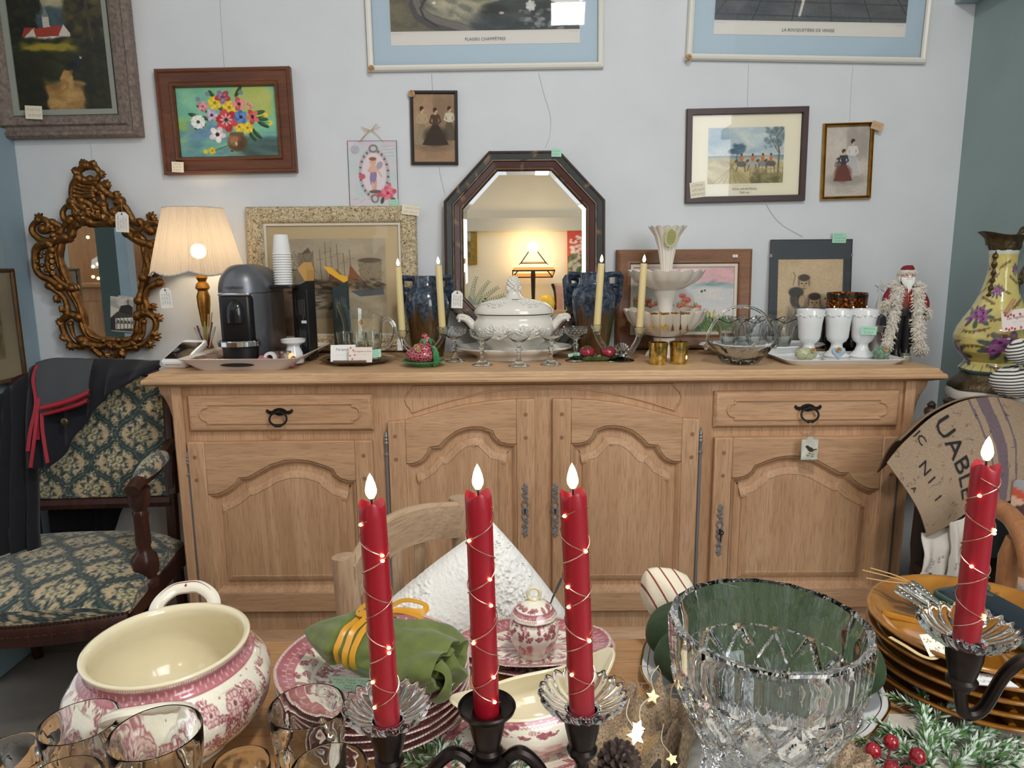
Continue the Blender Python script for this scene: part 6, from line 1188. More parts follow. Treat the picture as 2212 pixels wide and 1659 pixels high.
def fur(pts,r,nm,n=7,seed=0,dens=260):
    dens=int(dens*2.4)
    # pile: many small tufts on a soft core
    rr=random.Random(seed); b=MB(); q=bez(pts,n); b.tube(q,[r*.8]*len(q),9)
    for _ in range(dens):
        c=q[rr.randrange(len(q))]; d=Vector((rr.gauss(0,1),rr.gauss(0,1),rr.gauss(0,1))).normalized(); a=c+d*r*.6; e=c+d*r*rr.uniform(1.05,1.45)+Vector((0,0,-r*.35)); m_=(a+e)/2+Vector((rr.gauss(0,1),rr.gauss(0,1),rr.gauss(0,1)))*r*.12; b.tube([a,m_,e],[r*.12,r*.10,r*.02],3)
    b.build(nm,m_fur,o)
ls=[]
for z,rx,ry in ((.035,.058,.036),(.07,.054,.036),(.12,.046,.034),(.165,.040,.031),(.20,.042,.030),(.218,.034,.025)): ls.append([((rx)*cos(a),.004+ry*sin(a),z) for a in [rad(-40+260*j/24) for j in range(25)]])
b=MB(); b.loops(ls,closed=False); b.loops([[(x*.95,y*.95,z) for x,y,z in l] for l in ls[::-1]],closed=False); b.build('coat',m_red,o,60)
fur([(-.030,-.022,.222),(-.034,-.026,.19),(-.038,-.028,.15),(-.044,-.030,.10),(-.050,-.028,.04)],.017,'fur_trim',seed=1,dens=420); fur([(.028,-.022,.222),(.030,-.026,.19),(.032,-.028,.14),(.036,-.030,.09),(.044,-.028,.045),(.055,-.016,.036)],.0185,'fur_trim',seed=2,dens=460); fur([(-.034,-.012,.226),(-.030,.014,.232),(0,.022,.234),(.030,.014,.232),(.036,-.012,.226),(.042,-.004,.216)],.015,'fur_collar',seed=3,dens=380)
for s,P in ((-1,[(-.038,0,.212),(-.052,-.006,.190),(-.052,-.020,.176)]),(1,[(.038,0,.212),(.056,-.004,.180),(.050,-.022,.150)])):
    b=MB(); b.tube(bez(P,6),[.014]*13,12); b.build('sleeve',m_red,o); fur([P[2],(P[2][0]+s*.001,P[2][1]-.004,P[2][2]-.004)],.018,'fur_cuff',3,5+s,160)
    b=MB(); e=Vector(P[2])+Vector((-s*.004,-.012,-.004)); b.ball(e,(.007,.007,.008),12,8)
    for f in range(4): b.tube([e+Vector((-.004+.0026*f,-.004,0)),e+Vector((-.004+.0026*f,-.010,-.003)),e+Vector((-.004+.0026*f,-.008,-.008))],[.0022,.002,.0016],6)
    b.tube([e+Vector((s*.005,-.002,.002)),e+Vector((s*.003,-.008,.005))],[.0024,.0018],6); b.build('gloved_hand',m_blk,o)
rr=random.Random(4); b=MB()
for _ in range(120):
    a=rr.uniform(-1.15,1.15); x0=.018*sin(a); y0=-.006-.017*cos(a); z0=.247+.006*abs(sin(a))+rr.uniform(-.003,.002); x1=x0*.75+rr.gauss(0,.002); l=.036*(1-.45*abs(sin(a)))+rr.gauss(0,.003); b.tube(bez([(x0,y0,z0),(x0*1.05,y0-.006,z0-l*.5),(x1*.6,y0-.004,z0-l)],4),[.0024,.003,.0032,.003,.0028,.0024,.002,.0012,.0005],5)
for s in (-1,1):
    b.tube([(0,-.0265,.2485),(s*.006,-.027,.2475),(s*.012,-.023,.244)],[.0025,.0032,.001],6); b.tube([(s*.004,-.0235,.2655),(s*.011,-.0225,.2665)],[.0015,.0018],5)
    for k in range(8): b.tube([(s*.0185,-.006+k*.003,.266),(s*.021,-.006+k*.003,.252),(s*.019,-.008+k*.003,.236)],[.003,.0035,.001],5)
b.build('beard',pbr('white_beard',C(236,236,232),.7),o)
b=MB(); b.loops([ring(0,-.003,.0195,.0195,.267),ring(.001,0,.0185,.0185,.277),ring(.004,.003,.014,.014,.286),ring(.010,.006,.008,.008,.289),ring(.020,.010,.006,.006,.280),ring(.023,.012,.004,.004,.268)],caps=True); b.build('hat',m_red,o); fur([(.019*cos(a)*1.0,-.003+.019*sin(a),.268) for a in [2*pi*k/10 for k in range(11)]],.0085,'hat_trim',3,9,300); fur([(.023,.012,.268),(.024,.012,.262)],.007,'hat_bobble',3,10,60)
b=MB(); m_au=pbr('gold_braid',C(206,160,60),.3,.8); b.tube([(-.018,-.025,.176),(-.008,-.027,.170),(0,-.0275,.178),(.008,-.027,.170),(.018,-.025,.176)],.0013,5); b.tube([(0,-.027,.178),(0,-.027,.212)],.0011,5)
for z in (.186,.196,.206): b.ball((0,-.0275,z),.0022,8,6)
b.build('gold_braid',m_au,o)
# little lantern held by the figurine, small silver box
p=PY(1905,690,2.165); o=thing('toy_lantern','tiny black lantern hanging from the figurine hand','lantern',(p[0],2.165,p[2])); b=MB(); b.prism([(-.011,-.018),(.011,-.018),(.009,.006),(0,.016),(-.009,.006)],-.009,.009); b.build('lantern_body',m_black,o,0,bevel=.001); b=MB(); b.tube([(0,0,.015),(-.001,0,.045)],.0008,5); b.build('hanger',m_au,o)
q=PZ(1960,783,TOP); o=thing('silver_box','tiny silver box at the feet of the figurine','box',(q[0],q[1]+.012,TOP)); b=MB(); b.rbox(-.011,.011,-.009,.009,0,.021,.002); b.build('box_body',pbr('hammered_silver',C(176,174,160),.35,.7,bump=.6,bs=200,bd=.002),o,30); b=MB(); b.rbox(-.0115,.0115,-.0095,.0095,.021,.027,.002); b.build('lid',pbr('tarnished_silver',C(146,144,132),.35,.8),o,30)
# ================= room corner mirrored in the octagonal mirror =================
on=(0,-cos(LEAN),sin(LEAN)); opt=(oc[0],oc[1]-.012,oc[2])
RW=-1.8
def onrear(px,py,y=RW):
    # the spot on the rear wall (or a plane before it) that shows at this pixel of the mirror
    d=ray(px,py); n=np.array(on); t=(np.array(opt)-O_).dot(n)/d.dot(n); h=O_+d*t; r=d-2*d.dot(n)*n; return h+r*((y-h[1])/r[1])
LQ=-1.56; sh=onrear(1190,674,-1.62); zs=float(sh[2]); xs0=float(onrear(1085,672,-1.62)[0]); xs1=float(onrear(1236,672,-1.62)[0])
o=thing('wall_shelf','pale wooden shelf mirrored in the octagonal mirror','shelf',((xs0+xs1)/2,-1.70,zs)); b=MB(); b.box(-abs(xs1-xs0)/2,abs(xs1-xs0)/2,-.095,.26,-.05,0); b.build('board',wood('pale_shelf',C(176,132,84),C(206,166,118),C(220,184,138),'X'),o,0,bevel=.004)
lp2=onrear(1152,640,LQ); lx=float(lp2[0]); Hs=float(onrear(1152,575,LQ)[2])-zs; o=thing('stained_glass_lamp','lit amber stained glass lamp mirrored in the octagonal mirror','lamp',(lx,LQ,zs))
b=MB(); b.lathe([(0,0),(.07,0),(.06,.02),(.022,.05),(.016,.12),(.022,Hs*.8),(.014,Hs),(0,Hs)],20); b.build('stem',pbr('dark_bronze',C(52,42,34),.4,.6),o)
w1=abs(float(onrear(1196,592,LQ)[0])-lx); zl=float(onrear(1152,592,LQ)[2])-zs; zl2=float(onrear(1152,574,LQ)[2])-zs; zu=float(onrear(1152,546,LQ)[2])-zs; m_amb=pbr('amber_glass_panel',C(226,150,60),.4,emit=(1,.55,.16),es=.5); m_lit=pbr('cream_glass_panel',C(255,230,170),.4,emit=(1,.85,.5),es=.9)
S4=lambda r,z:[(-r,-r,z),(r,-r,z),(r,r,z),(-r,r,z)]
b=MB(); b.loops([S4(w1,zl),S4(w1*.93,zl+(zl2-zl)*.45)]); b.mat=1; b.loops([S4(w1*.93,zl+(zl2-zl)*.45),S4(w1*.62,zl2)]); b.mat=0; b.loops([S4(w1*.62,zl2),S4(w1*.55,zl2+.02)]); b.mat=1; b.loops([S4(w1*.55,zl2+.02),S4(w1*.22,zu)]); b.build('shade',[m_amb,m_lit],o,0)
b=MB()
for sx2 in (-1,1):
    for sy2 in (-1,1): b.tube([(sx2*w1,sy2*w1,zl),(sx2*w1*.62,sy2*w1*.62,zl2),(sx2*w1*.22,sy2*w1*.22,zu)],.006,5)
b.tube(S4(w1,zl),.007,5,closed=True); b.tube(S4(w1*.62,zl2),.006,5,closed=True); b.tube([(0,0,Hs*.9),(0,0,zu+.03)],.005,6); b.build('leading',pbr('dark_leading',C(60,36,22),.5),o)
l=bpy.data.lights.new('stained_lamp_glow','POINT'); l.energy=5; l.color=(1,.78,.45); l.shadow_soft_size=.05; q=bpy.data.objects.new('stained_lamp_glow',l); COL.objects.link(q); q.location=(lx,LQ,zs+zu+.05)
g=onrear(1181,660,-1.66); o=thing('glass_pumpkin','yellow glass pumpkin on the mirrored shelf','ornament',(g[0],-1.66,zs)); b=MB(); b.lathe([(.0,0),(.02,0),(.01,.02)]+[(.075*sin(pi*k/10)**.7,.09-.07*cos(pi*k/10)) for k in range(1,10)]+[(0,.15)],40,lambda th,i,r,z:(r*(1-.12*(1-abs(cos(th*4)))**2),z)); b.build('pumpkin_body',pbr('yellow_glass',C(206,166,30),.1,emit=(.8,.55,.05),es=.25,coat=.5),o)
g=onrear(1210,660,-1.66); o=thing('hurricane_glass','pink tinted hurricane glass on the mirrored shelf','glass',(g[0],-1.66,zs)); b=MB(); b.lathe([(.055,0),(.06,.01),(.05,.09),(.06,.19),(.085,.26),(.083,.26),(.058,.19),(.048,.09),(.052,0)],32); b.build('chimney',pane('pink_glass',(.96,.86,.84)),o)
def rearpic(name,label,a,c,art,fr,fw=.05):
    p=onrear(*a); q=onrear(*c); x0,x1=sorted((float(p[0]),float(q[0]))); z0,z1=sorted((float(p[2]),float(q[2]))); o=thing(name,label,'painting',((x0+x1)/2,RW+.002,z0),(0,0,pi)); w,h=x1-x0,z1-z0
    b=MB(); b.box(-w/2,w/2,-.03,0,0,h); b.build('stretcher' if fw==0 else 'frame',fr,o,0); b=MB(); b.canvas(w-2*fw,h-2*fw,art,-.032,z0=fw); b.build('canvas',m_oil,o,180)
I=Img(40,110,(214,84,62)); I.dabs(90,(0,40),(0,110),6,[(206,76,56),(222,96,74),(196,70,56)],.4,1.6); I.dabs(60,(12,34),(14,70),2.4,[(236,226,214),(226,206,190)],.9,1.2); I.dabs(60,(16,40),(60,110),3,[(84,110,60),(60,90,50),(216,206,190)],.7,2,1.2)
rearpic('red_canvas','red canvas of white blossoms mirrored in the octagonal mirror',(1225,497),(1275,597),I.a,pbr('red_canvas_edge',C(190,76,58),.7),0)
I=Img(40,60,(150,170,170)); I.band(0,24,(150,176,180),(196,190,160)); I.band(24,60,(150,110,70),(90,90,60)); I.dabs(60,(0,40),(24,60),4,[(120,90,56),(90,100,60),(176,140,90)],.6,2)
rearpic('gold_framed_painting','small gold framed landscape mirrored at the left of the octagonal mirror',(955,486),(1031,571),I.a,m_brass,.06)
g=onrear(1020,664,-1.0); o=thing('fern_sprig','green artificial sprig with red berries mirrored in the octagonal mirror','plant',(g[0],-1.0,g[2]-.06)); b=MB(); rr=random.Random(3)
for a0 in (1.9,1.45,1.1,.8,.55):
    L=.30; q=[(L*t*cos(a0+.25*(1-t)),.02*sin(a0*9),L*t*sin(a0+.25*(1-t))) for t in [k/14 for k in range(15)]]; b.tube(q,.0015,5)
    for i in range(3,15):
        for s in (-1,1): x,y,z=q[i]; aa=a0+s*.7; l=.06*(1-.04*i); b.add([(x,y,z),(x+l*.5*cos(aa)-.004*sin(aa),y,z+l*.5*sin(aa)+.004*cos(aa)),(x+l*cos(aa),y,z+l*sin(aa)),(x+l*.5*cos(aa)+.004*sin(aa),y,z+l*.5*sin(aa)-.004*cos(aa))],[(0,1,2,3)])
b.build('fronds',pbr('silver_green_leaf',C(110,140,96),.6),o,0)
for k in range(6): b=MB(); b.ball((.02+.03*k*.6,-.01,.02+.022*k),.011,8,6); b.build('berry',pbr('dark_red_berry',C(130,30,44),.4),o)
o=thing('plant_stand','slim dark stand carrying the mirrored sprig','stand',(g[0],-1.0,0)); b=MB(); hz=float(g[2])-.06; b.lathe([(0,0),(.14,0),(.14,.02),(.02,.04),(.02,hz-.04),(.10,hz-.02),(.10,hz),(0,hz)],20); b.build('pedestal',pbr('dark_stained_wood',C(64,44,34),.5),o,40)
# ================= damask armchair on the left =================
def damask_tile():
    I=Img(120,150,(196,176,140)); G1=(44,60,62); G2=(70,88,84); cr=(206,190,150)
    I.dabs(200,(0,120),(0,150),6,[(200,180,144),(188,168,132)],.4,1.5)
    def bouquet(cx,cy_):
        I.ell(cx,cy_,21,24,G1,.85,0,.5)
        for a,l in ((.3,30),(1.1,34),(1.9,31),(2.8,28),(3.6,32),(4.4,36),(5.2,30),(5.9,26)): I.ell(cx+l*.8*cos(a),cy_+l*.95*sin(a),10,3.6,G1,1,a+.5); I.ell(cx+l*.7*cos(a+.25),cy_+l*.85*sin(a+.25),8,2.6,G2,1,a); I.ell(cx+l*1.05*cos(a+.5),cy_+l*1.1*sin(a+.5),3,1.6,G2,.9,a)
        for dx,dy,r in ((-11,-9,9.5),(9,-8,9),(1,10,10)):
            I.ell(cx+dx,cy_+dy,r,r,(176,166,128))
            for k in range(5): t=k*1.26+dx; I.ell(cx+dx+r*.6*cos(t),cy_+dy+r*.6*sin(t),r*.42,r*.34,cr,1,t); I.ell(cx+dx+r*.55*cos(t+.6),cy_+dy+r*.55*sin(t+.6),r*.16,r*.3,(106,112,92),.8,t)
            I.ell(cx+dx,cy_+dy,r*.34,r*.3,(120,120,96)); I.ell(cx+dx,cy_+dy,r*.15,r*.15,G1)
        for dx,dy in ((-17,6),(17,8),(-2,-21)):
            for k in range(5): t=k*1.26; I.ell(cx+dx+3.6*cos(t),cy_+dy+3.6*sin(t),2.6,1.8,(206,196,160),1,t)
            I.ell(cx+dx,cy_+dy,1.6,1.6,G1)
    for cx,cy_ in ((60,75),(0,0),(120,0),(0,150),(120,150)): bouquet(cx,cy_)
    for k in range(121):
        t=k/120; x=60*t; y=75*(t+.10*sin(2*pi*t))
        for (px,py) in ((x,75-y),(60+x,y),(x,75+y),(60+x,150-y)):
            I.ell(px,py,6.4+1.6*sin(t*24),6.4+1.6*sin(t*24),G1,1,0,.3)
    for k in range(14):
        t=k/14; x=60*t; y=75*(t+.10*sin(2*pi*t))
        for s in (-1,1):
            for (px,py,ax) in ((x,75-y,1),(60+x,y,-1),(x,75+y,-1),(60+x,150-y,1)): I.ell(px+s*8*ax,py+s*6,3.6,3.6,G2 if k%2 else G1,1,0,.3); I.ell(px+s*8*ax,py+s*6,1.5,1.5,cr,.9)
            
    for k in range(61):
        t=k/60; x=60*t; y=75*(t+.10*sin(2*pi*t))
        for (px,py) in ((x,75-y),(60+x,y),(x,75+y),(60+x,150-y)): I.ell(px,py,1.3,1.3,(92,110,100),.8)
    return lin(I.grain(.05).a)
DT=damask_tile()
def damask(x,y,s=.155):
    u=(x/s*120)%120; v=(y/(s*1.25)*150)%150; return tuple(DT[int(v)%150,int(u)%120])
m_dam=attr('damask_velvet',.75,bump=.3,bs=500,bd=.0006,sheen=.3); m_mah=wood('dark_carved_mahogany',C(40,22,18),C(62,32,26),C(82,44,34),'Z',.35,2)
ac=thing('armchair','carved mahogany armchair upholstered in green floral damask','armchair',(-1.345,1.975,0),(0,0,rad(4)))
SW,SD=.29,.24
def seat(u,v):
    a=2*u-1; b_=2*v-1; x=a*SW*(1-.06*b_); y=b_*SD-(.055*(1-a*a) if b_<0 else 0)*(-b_); e=max(abs(a),abs(b_))
    z=.485-.035*(abs(a)**5+abs(b_)**5)-.02*(a*a+b_*b_)*.5; return (x,y,z)
b=MB(); b.grid(150,120,seat,lambda u,v:damask((2*u-1)*SW+.03,(2*v-1)*SD*1.1+.02))
def side(u,v):
    k=u*4; i=int(min(k,3)); t=k-i; q=((t,0),(1,t),(1-t,1),(0,1-t))[i]; p=seat(*q); return (p[0],p[1],p[2]*(1-v)+.395*v)
b.grid(320,14,side,lambda u,v:damask(u*4*.55,.3+v*.09)); b.build('seat',m_dam,ac,180)
b=MB(); n=60
fr=[seat(k/n,0) for k in range(n+1)]
b.loops([[(x,y-.012,.345) for x,y,z in fr],[(x,y-.016,.362) for x,y,z in fr],[(x,y-.016,.392) for x,y,z in fr],[(x,y-.008,.402) for x,y,z in fr],[(x,y+.02,.402) for x,y,z in fr],[(x,y+.02,.345) for x,y,z in fr]],closed=False,wrap=True)
for x in range(2,n,2): b.ball((fr[x][0],fr[x][1]-.017,.376),(.007,.003,.004),6,4)
b.build('front_rail',m_mah,ac,40)
b=MB()
for k in range(0,n+1): b.ball((fr[k][0],fr[k][1]-.012,.404),.0042,6,4)
b.build('nailing',pbr('old_brass_nails',C(84,62,44),.4,.7),ac)
for s in (-1,1): b=MB(); b.box(min(s*.27,s*.295),max(s*.27,s*.295),-.20,.22,.345,.40); b.build('side_rail',m_mah,ac,0,bevel=.004)
legp=[(0,0),(.016,0),(.018,.02),(.014,.04),(.020,.10),(.024,.20),(.026,.26),(.018,.275),(.028,.29),(.030,.31),(.024,.325),(.030,.335),(.030,.41),(0,.41)]
for s in (-1,1):
    b=MB(); b.lathe(legp,20,o=(s*.255,-.225,0)); b.build('leg',m_mah,ac,50); b=MB(); b.tube([(s*.25,.26,0),(s*.25,.225,.25),(s*.25,.215,.42),(s*.25,.225,.62),(s*.24,.27,.78)],[.016,.018,.02,.02,.018],8); b.build('rear_leg',m_mah,ac)
    # turned arm support, arm and pad
    b=MB(); x,y=s*.285,-.075; b.lathe([(0,.395),(.030,.395),(.032,.415),(.024,.425),(.032,.44),(.036,.462),(.034,.485),(.022,.50),(.018,.515),(.021,.53),(.019,.60),(.022,.615),(.017,.625),(.026,.64),(.030,.655),(.030,.675),(.032,.69),(0,.69)],24,lambda th,i,r,z:(r*(1+.10*cos(th*6)) if i in (4,5,6) or 9<=i<=11 else r,z),o=(x,y,0)); b.build('arm_support',m_mah,ac,50)
    b=MB(); b.tube(bez([(x,y-.04,.690),(x,y,.703),(x-s*.006,.06,.708),(x-s*.02,.16,.722),(s*.255,.245,.735)],7),[.015,.022]+[.020]*27,10); b.build('arm',m_mah,ac)
    def pad(u,v):
        th=pi*u; yy=-.075+.24*v; e=(sin(pi*v))**.35; return (x-s*.018*v+.032*cos(th)*e,yy,.708+.012*v+.034*sin(th)*e)
    b=MB(); b.grid(30,50,pad,lambda u,v:damask(u*.10+.02,v*.24)); b.build('arm_pad',m_dam,ac,180)
BL=rad(13)
def back(u,v):
    a=2*u-1; w_=.255*(1-.10*v-.10*max(0,v-.75)*4*0); h=.375*v; z0=.575; bul=.028*(1-abs(a)**4)*(1-abs(2*v-1)**4); arch=.03*(1-a*a)*v
    hh=h+arch; return (a*w_,.205+hh*sin(BL)-bul*cos(BL),z0+hh*cos(BL)-bul*sin(BL)*0)
b=MB(); b.grid(120,110,back,lambda u,v:damask((2*u-1)*.255-.02,-.43*v+.03)); b.grid(14,14,lambda u,v:tuple(np.array(back(1-u,v))+np.array([0,.05,0])),lambda u,v:C(60,66,60)); b.build('backrest',m_dam,ac,180)
b=MB(); e=[back(k/20,1) for k in range(21)]; L_=[back(0,k/12) for k in range(13)]; R2=[back(1,k/12) for k in range(13)]
b.tube([(x,y+.018,z) for x,y,z in L_+e[1:-1]+R2[::-1]],.022,8); b.tube([(x,y+.012,z-.02) for x,y,z in [back(0,0),back(.5,0),back(1,0)]],.022,8); b.build('back_frame',m_mah,ac)
# ---- dark coat over the chair, grey scarf with a red edge
def tri(P,Q,nu,nv,wob,seed,Yw=.012,fold=6):
    # cloth between an upper and a lower edge given as (px,py,Y)
    A=[Vector([float(c) for c in PY(*p)]) for p in P]; B=[Vector([float(c) for c in PY(*p)]) for p in Q]; A=bez(A,8); B=bez(B,8)
    def at(L,u): k=u*(len(L)-1); i=min(int(k),len(L)-2); return L[i].lerp(L[i+1],k-i)
    def fn(u,v):
        p=at(A,u).lerp(at(B,u),v); n_=noise.noise(Vector((u*4+seed,v*3,seed*1.7))); return (p.x,p.y+Yw*sin(u*fold*2*pi+v*1.5+seed)*min(1,.3+v)+wob*n_-.03*sin(pi*v)*.4,p.z+wob*.5*n_)
    return fn
m_coat=pbr('navy_wool',C(18,20,28),.95,var=.2,vs_=40,bump=.4,bs=400,bd=.001,sheen=.1)
o=thing('dark_coat','dark navy coat thrown over the back of the damask armchair','coat',PY(180,800,2.30)); oc_=Vector(o.location)
def local(fn): return lambda u,v:tuple(Vector(fn(u,v))-oc_)
b=MB(); b.grid(50,26,local(tri([(60,800,2.150),(110,774,2.180),(190,776,2.200),(260,779,2.210),(345,779,2.230)],[(60,1010,2.000),(120,1000,2.020),(190,905,2.090),(245,845,2.130),(345,790,2.200)],50,26,.012,1))); b.build('front_panel',m_coat,o,180,solid=.008)
b=MB(); b.grid(40,22,local(tri([(85,800,2.255),(115,774,2.285),(190,776,2.305),(260,779,2.315),(345,779,2.335)],[(135,1300,2.38),(160,1300,2.40),(190,1250,2.44),(245,1150,2.46),(345,900,2.45)],40,22,.010,4))); b.build('back_panel',m_coat,o,180,solid=.006)
b=MB(); b.grid(26,30,local(tri([(-10,860,2.060),(20,835,2.100),(70,800,2.145)],[(-20,1330,1.880),(20,1320,1.920),(92,1300,1.960)],26,30,.02,6,.015,4))); b.build('sleeve_panel',m_coat,o,180,solid=.008)
b=MB(); p=PY(139,911,2.035); b.ball(tuple(Vector([float(c) for c in p])-oc_),(.012,.005,.012),14,8); b.build('button',pbr('old_brass_button',C(96,84,56),.4,.8),o)
m_scarf=pbr('dark_grey_wool',C(62,66,70),.95,bump=.4,bs=500,bd=.001); m_rib=pbr('red_ribbon',C(150,20,38),.6)
o=thing('grey_scarf','folded dark grey scarf with a red edge and hanging red ties on the coat','scarf',PY(140,800,2.120)); oc_=Vector(o.location)
f1=tri([(78,784,2.135),(110,775,2.150),(160,775,2.162),(202,778,2.170)],[(92,893,2.035),(130,884,2.040),(165,872,2.050),(192,858,2.065)],30,20,.004,2,.003,2); b=MB(); b.grid(30,22,local(f1)); b.build('upper_fold',m_scarf,o,180,solid=.006)
f2=tri([(90,872,2.038),(130,864,2.043),(165,852,2.053),(192,840,2.068)],[(97,897,2.042),(133,888,2.047),(168,877,2.057),(190,868,2.072)],30,8,.002,3,.002,2); b=MB(); b.grid(30,8,local(f2)); b.build('lower_fold',m_scarf,o,180,solid=.006)
b=MB(); f3=tri([(90,876,2.031),(130,867,2.036),(165,855,2.046),(194,842,2.060)],[(92,887,2.030),(131,878,2.035),(166,866,2.045),(195,852,2.060)],30,4,.001,2,.001,2); b.grid(30,4,local(f3)); b.build('red_edge',m_rib,o,180,solid=.005); b=MB(); f3=tri([(97,890,2.036),(133,881,2.041),(168,870,2.051),(191,860,2.066)],[(98,898,2.035),(134,889,2.040),(169,878,2.050),(192,868,2.065)],30,4,.001,2,.001,2); b.grid(30,4,local(f3)); b.build('red_edge',m_rib,o,180,solid=.005)
for P in ([(80,790,2.120),(72,820,2.100),(78,870,2.050),(66,930,2.020),(60,975,2.000)],[(84,860,2.050),(80,900,2.030),(82,950,2.010)],[(90,880,2.040),(92,930,2.010),(103,1000,1.970)],[(80,900,2.030),(74,950,2.000),(66,1010,1.980)]):
    b=MB(); q=bez([tuple(Vector([float(c) for c in PY(*p)])-oc_) for p in P],6); b.tube(q,[.0062]*len(q),6,flat=.25,up=(0,1,0)); b.build('red_tie',m_rib,o)
# crate with chalk letters behind the chair legs
p=PZ(215,1346,0); o=thing('dark_crate','dark wooden crate with chalk letters on the floor under the armchair','crate',(p[0],p[1]+.02,0),(0,0,.03)); b=MB(); b.rbox(-.14,.16,0,.055,0,.17,.01,2); b.build('crate_body',wood('black_stained_wood',C(24,20,18),C(36,30,26),C(48,40,34),'X',.6),o,30); b=MB(); b.text('NA',.075,.005,-.0012,.085,C(150,146,140),sx=1.2); b.tube([(.075,-.001,.13),(.085,-.001,.05),(-.13,-.001,.035)],.0015,4); b.build('chalk_letters',pbr('chalk',C(160,156,150),.9),o,0)

# ================= right side: ewer on its stand =================
vY=2.06; vx=float(PY(2136,850,vY)[0]); m_marble=pbr('veined_marble',C(216,212,204),.3,var=.08,vs_=12)
zst=float(PY(2130,838,vY)[2]); o=thing('marble_top_stand','round marble topped plant stand beneath the tall yellow ewer','stand',(vx+.005,vY,0)); b=MB(); b.lathe([(0,zst-.035),(.105,zst-.035),(.116,zst-.028),(.118,zst-.014),(.112,zst-.002),(.105,zst),(0,zst)],48); b.build('marble_top',m_marble,o,40)
b=MB(); b.lathe([(0,0),(.13,0),(.13,.03),(.06,.06),(.035,.14),(.05,.3),(.03,.45),(.045,.6),(.035,zst-.10),(.08,zst-.05),(.09,zst-.035),(0,zst-.035)],32); b.build('column',m_mah,o,50)
m_bz=pbr('aged_bronze',C(92,78,56),.4,.8,var=.35,vs_=60,bump=.6,bs=120,bd=.003)
o=thing('porcelain_ewer','tall yellow porcelain ewer with purple flowers and bronze spout and foot','ewer',(vx,vY,zst),(0,0,.3))
V=lambda L:pprof(L,2138,vY,zst)
q=V([(78,838),(78,832),(70,822),(60,812),(56,806)]); q[0]=(q[0][0],0); b=MB(); hexf=lambda th,i,r,z:(r*(1+.035*cos(th*6)),z); b.lathe([(0,0)]+q+[(0,q[-1][1])],72,hexf); b.build('bronze_foot',m_bz,o,40)
q=V([(55,806),(60,801),(62,795),(54,786),(51,779),(60,768),(70,757),(76,740),(77,725),(72,708),(62,688),(50,668),(41,648),(34,628),(29,605),(26,580),(26,555),(28,540)])
I=Img(260,200,(206,190,112)); g=np.random.RandomState(21); I.dabs(200,(0,260),(0,200),9,[(212,198,122),(196,180,100),(220,206,140)],.4,1.5,None,g)
def bunch(x,y,r):
    for k in range(9): a=k*.7; I.ell(x+r*1.2*cos(a),y+r*.9*sin(a),r*.5,r*.22,(60,84,86),.9,a)
    for dx,dy in ((0,0),(-.7,.3),(.7,.25),(.1,-.7),(-.4,-.4),(.5,-.35)): I.flower(x+dx*r,y+dy*r,r*.48,(120,56,116),(160,96,150),(70,30,80),5,dx)
for x,y,r in ((30,150,17),(100,168,18),(170,150,19),(236,166,16),(66,118,13),(200,112,14),(130,104,14),(20,100,11),(60,60,9),(150,64,9),(240,70,9),(100,30,8),(200,30,8)): bunch(x,y,r)
for k in range(9):
    y0=24+k*19; P=[(x,y0+8*sin(x*.06+k*1.3)) for x in range(0,262,5)]
    for i in range(0,len(P)-1):
        if (i//6+k)%2: I.line(P[i:i+2],2.5,(120,96,62),.9); I.ell(P[i][0],P[i][1]+2,2.6,1.6,(96,80,54),.8,i)
I.band(192,200,(70,100,110),(96,120,120)); I.a[:6]=np.array((206,212,206))/255.; I.a[182:192:1,::12]=np.array((70,100,110))/255.
LI=lin(I.a); zt_,zb_=q[-1][1],q[0][1]
def vcol(th,i,r,z): return LI[min(199,max(0,int((1-(z-zb_)/(zt_-zb_))*199))),int(th/(2*pi)*259)]
qq=[]
for (r0,z0),(r1,z1) in zip(q,q[1:]): qq+=[(r0+(r1-r0)*k/8,z0+(z1-z0)*k/8) for k in range(8)]
qq.append(q[-1]); b=MB(); b.lathe(qq,260,lambda th,i,r,z:(r*(1+.02*cos(th*6)),z),vcol); b.build('porcelain_body',attr('painted_porcelain',.14,coat=.5),o,60)
q=V([(28,541),(31,534),(31,524),(34,516),(40,509),(37,508),(30,520),(27,530)]); b=MB(); b.lathe(q,64,lambda th,i,r,z:(r*(1+(.42*max(0,cos(th-pi+.3))**5 if i>2 else 0)+.03*cos(th*10)),z+(.012*max(0,cos(th-pi+.3))**4 if i in (3,4,5,6) else 0))); b.build('bronze_collar',m_bz,o,40)
z=lambda py:float(PY(2138,py,vY)[2])-zst; b=MB(); hq=bez([(.030,0,z(520)),(.06,0,z(498)),(.088,0,z(486)),(.105,0,z(510)),(.098,0,z(560)),(.072,0,z(610)),(.052,0,z(645)),(.056,0,z(672))],8); b.tube(hq,[.007+.002*sin(k*.9) for k in range(len(hq))],8); 
for k in (0,14,17,22,30,40,50): b.ball(tuple(hq[min(k,len(hq)-1)]),(.012,.009,.010),8,6)
hq=bez([(-.030,-.004,z(535)),(-.038,-.004,z(560)),(-.036,-.004,z(590)),(-.042,-.006,z(615)),(-.048,-.006,z(640))],6); b.tube(hq,[.006+.003*sin(k*1.7) for k in range(len(hq))],7); b.build('bronze_handle',m_bz,o)
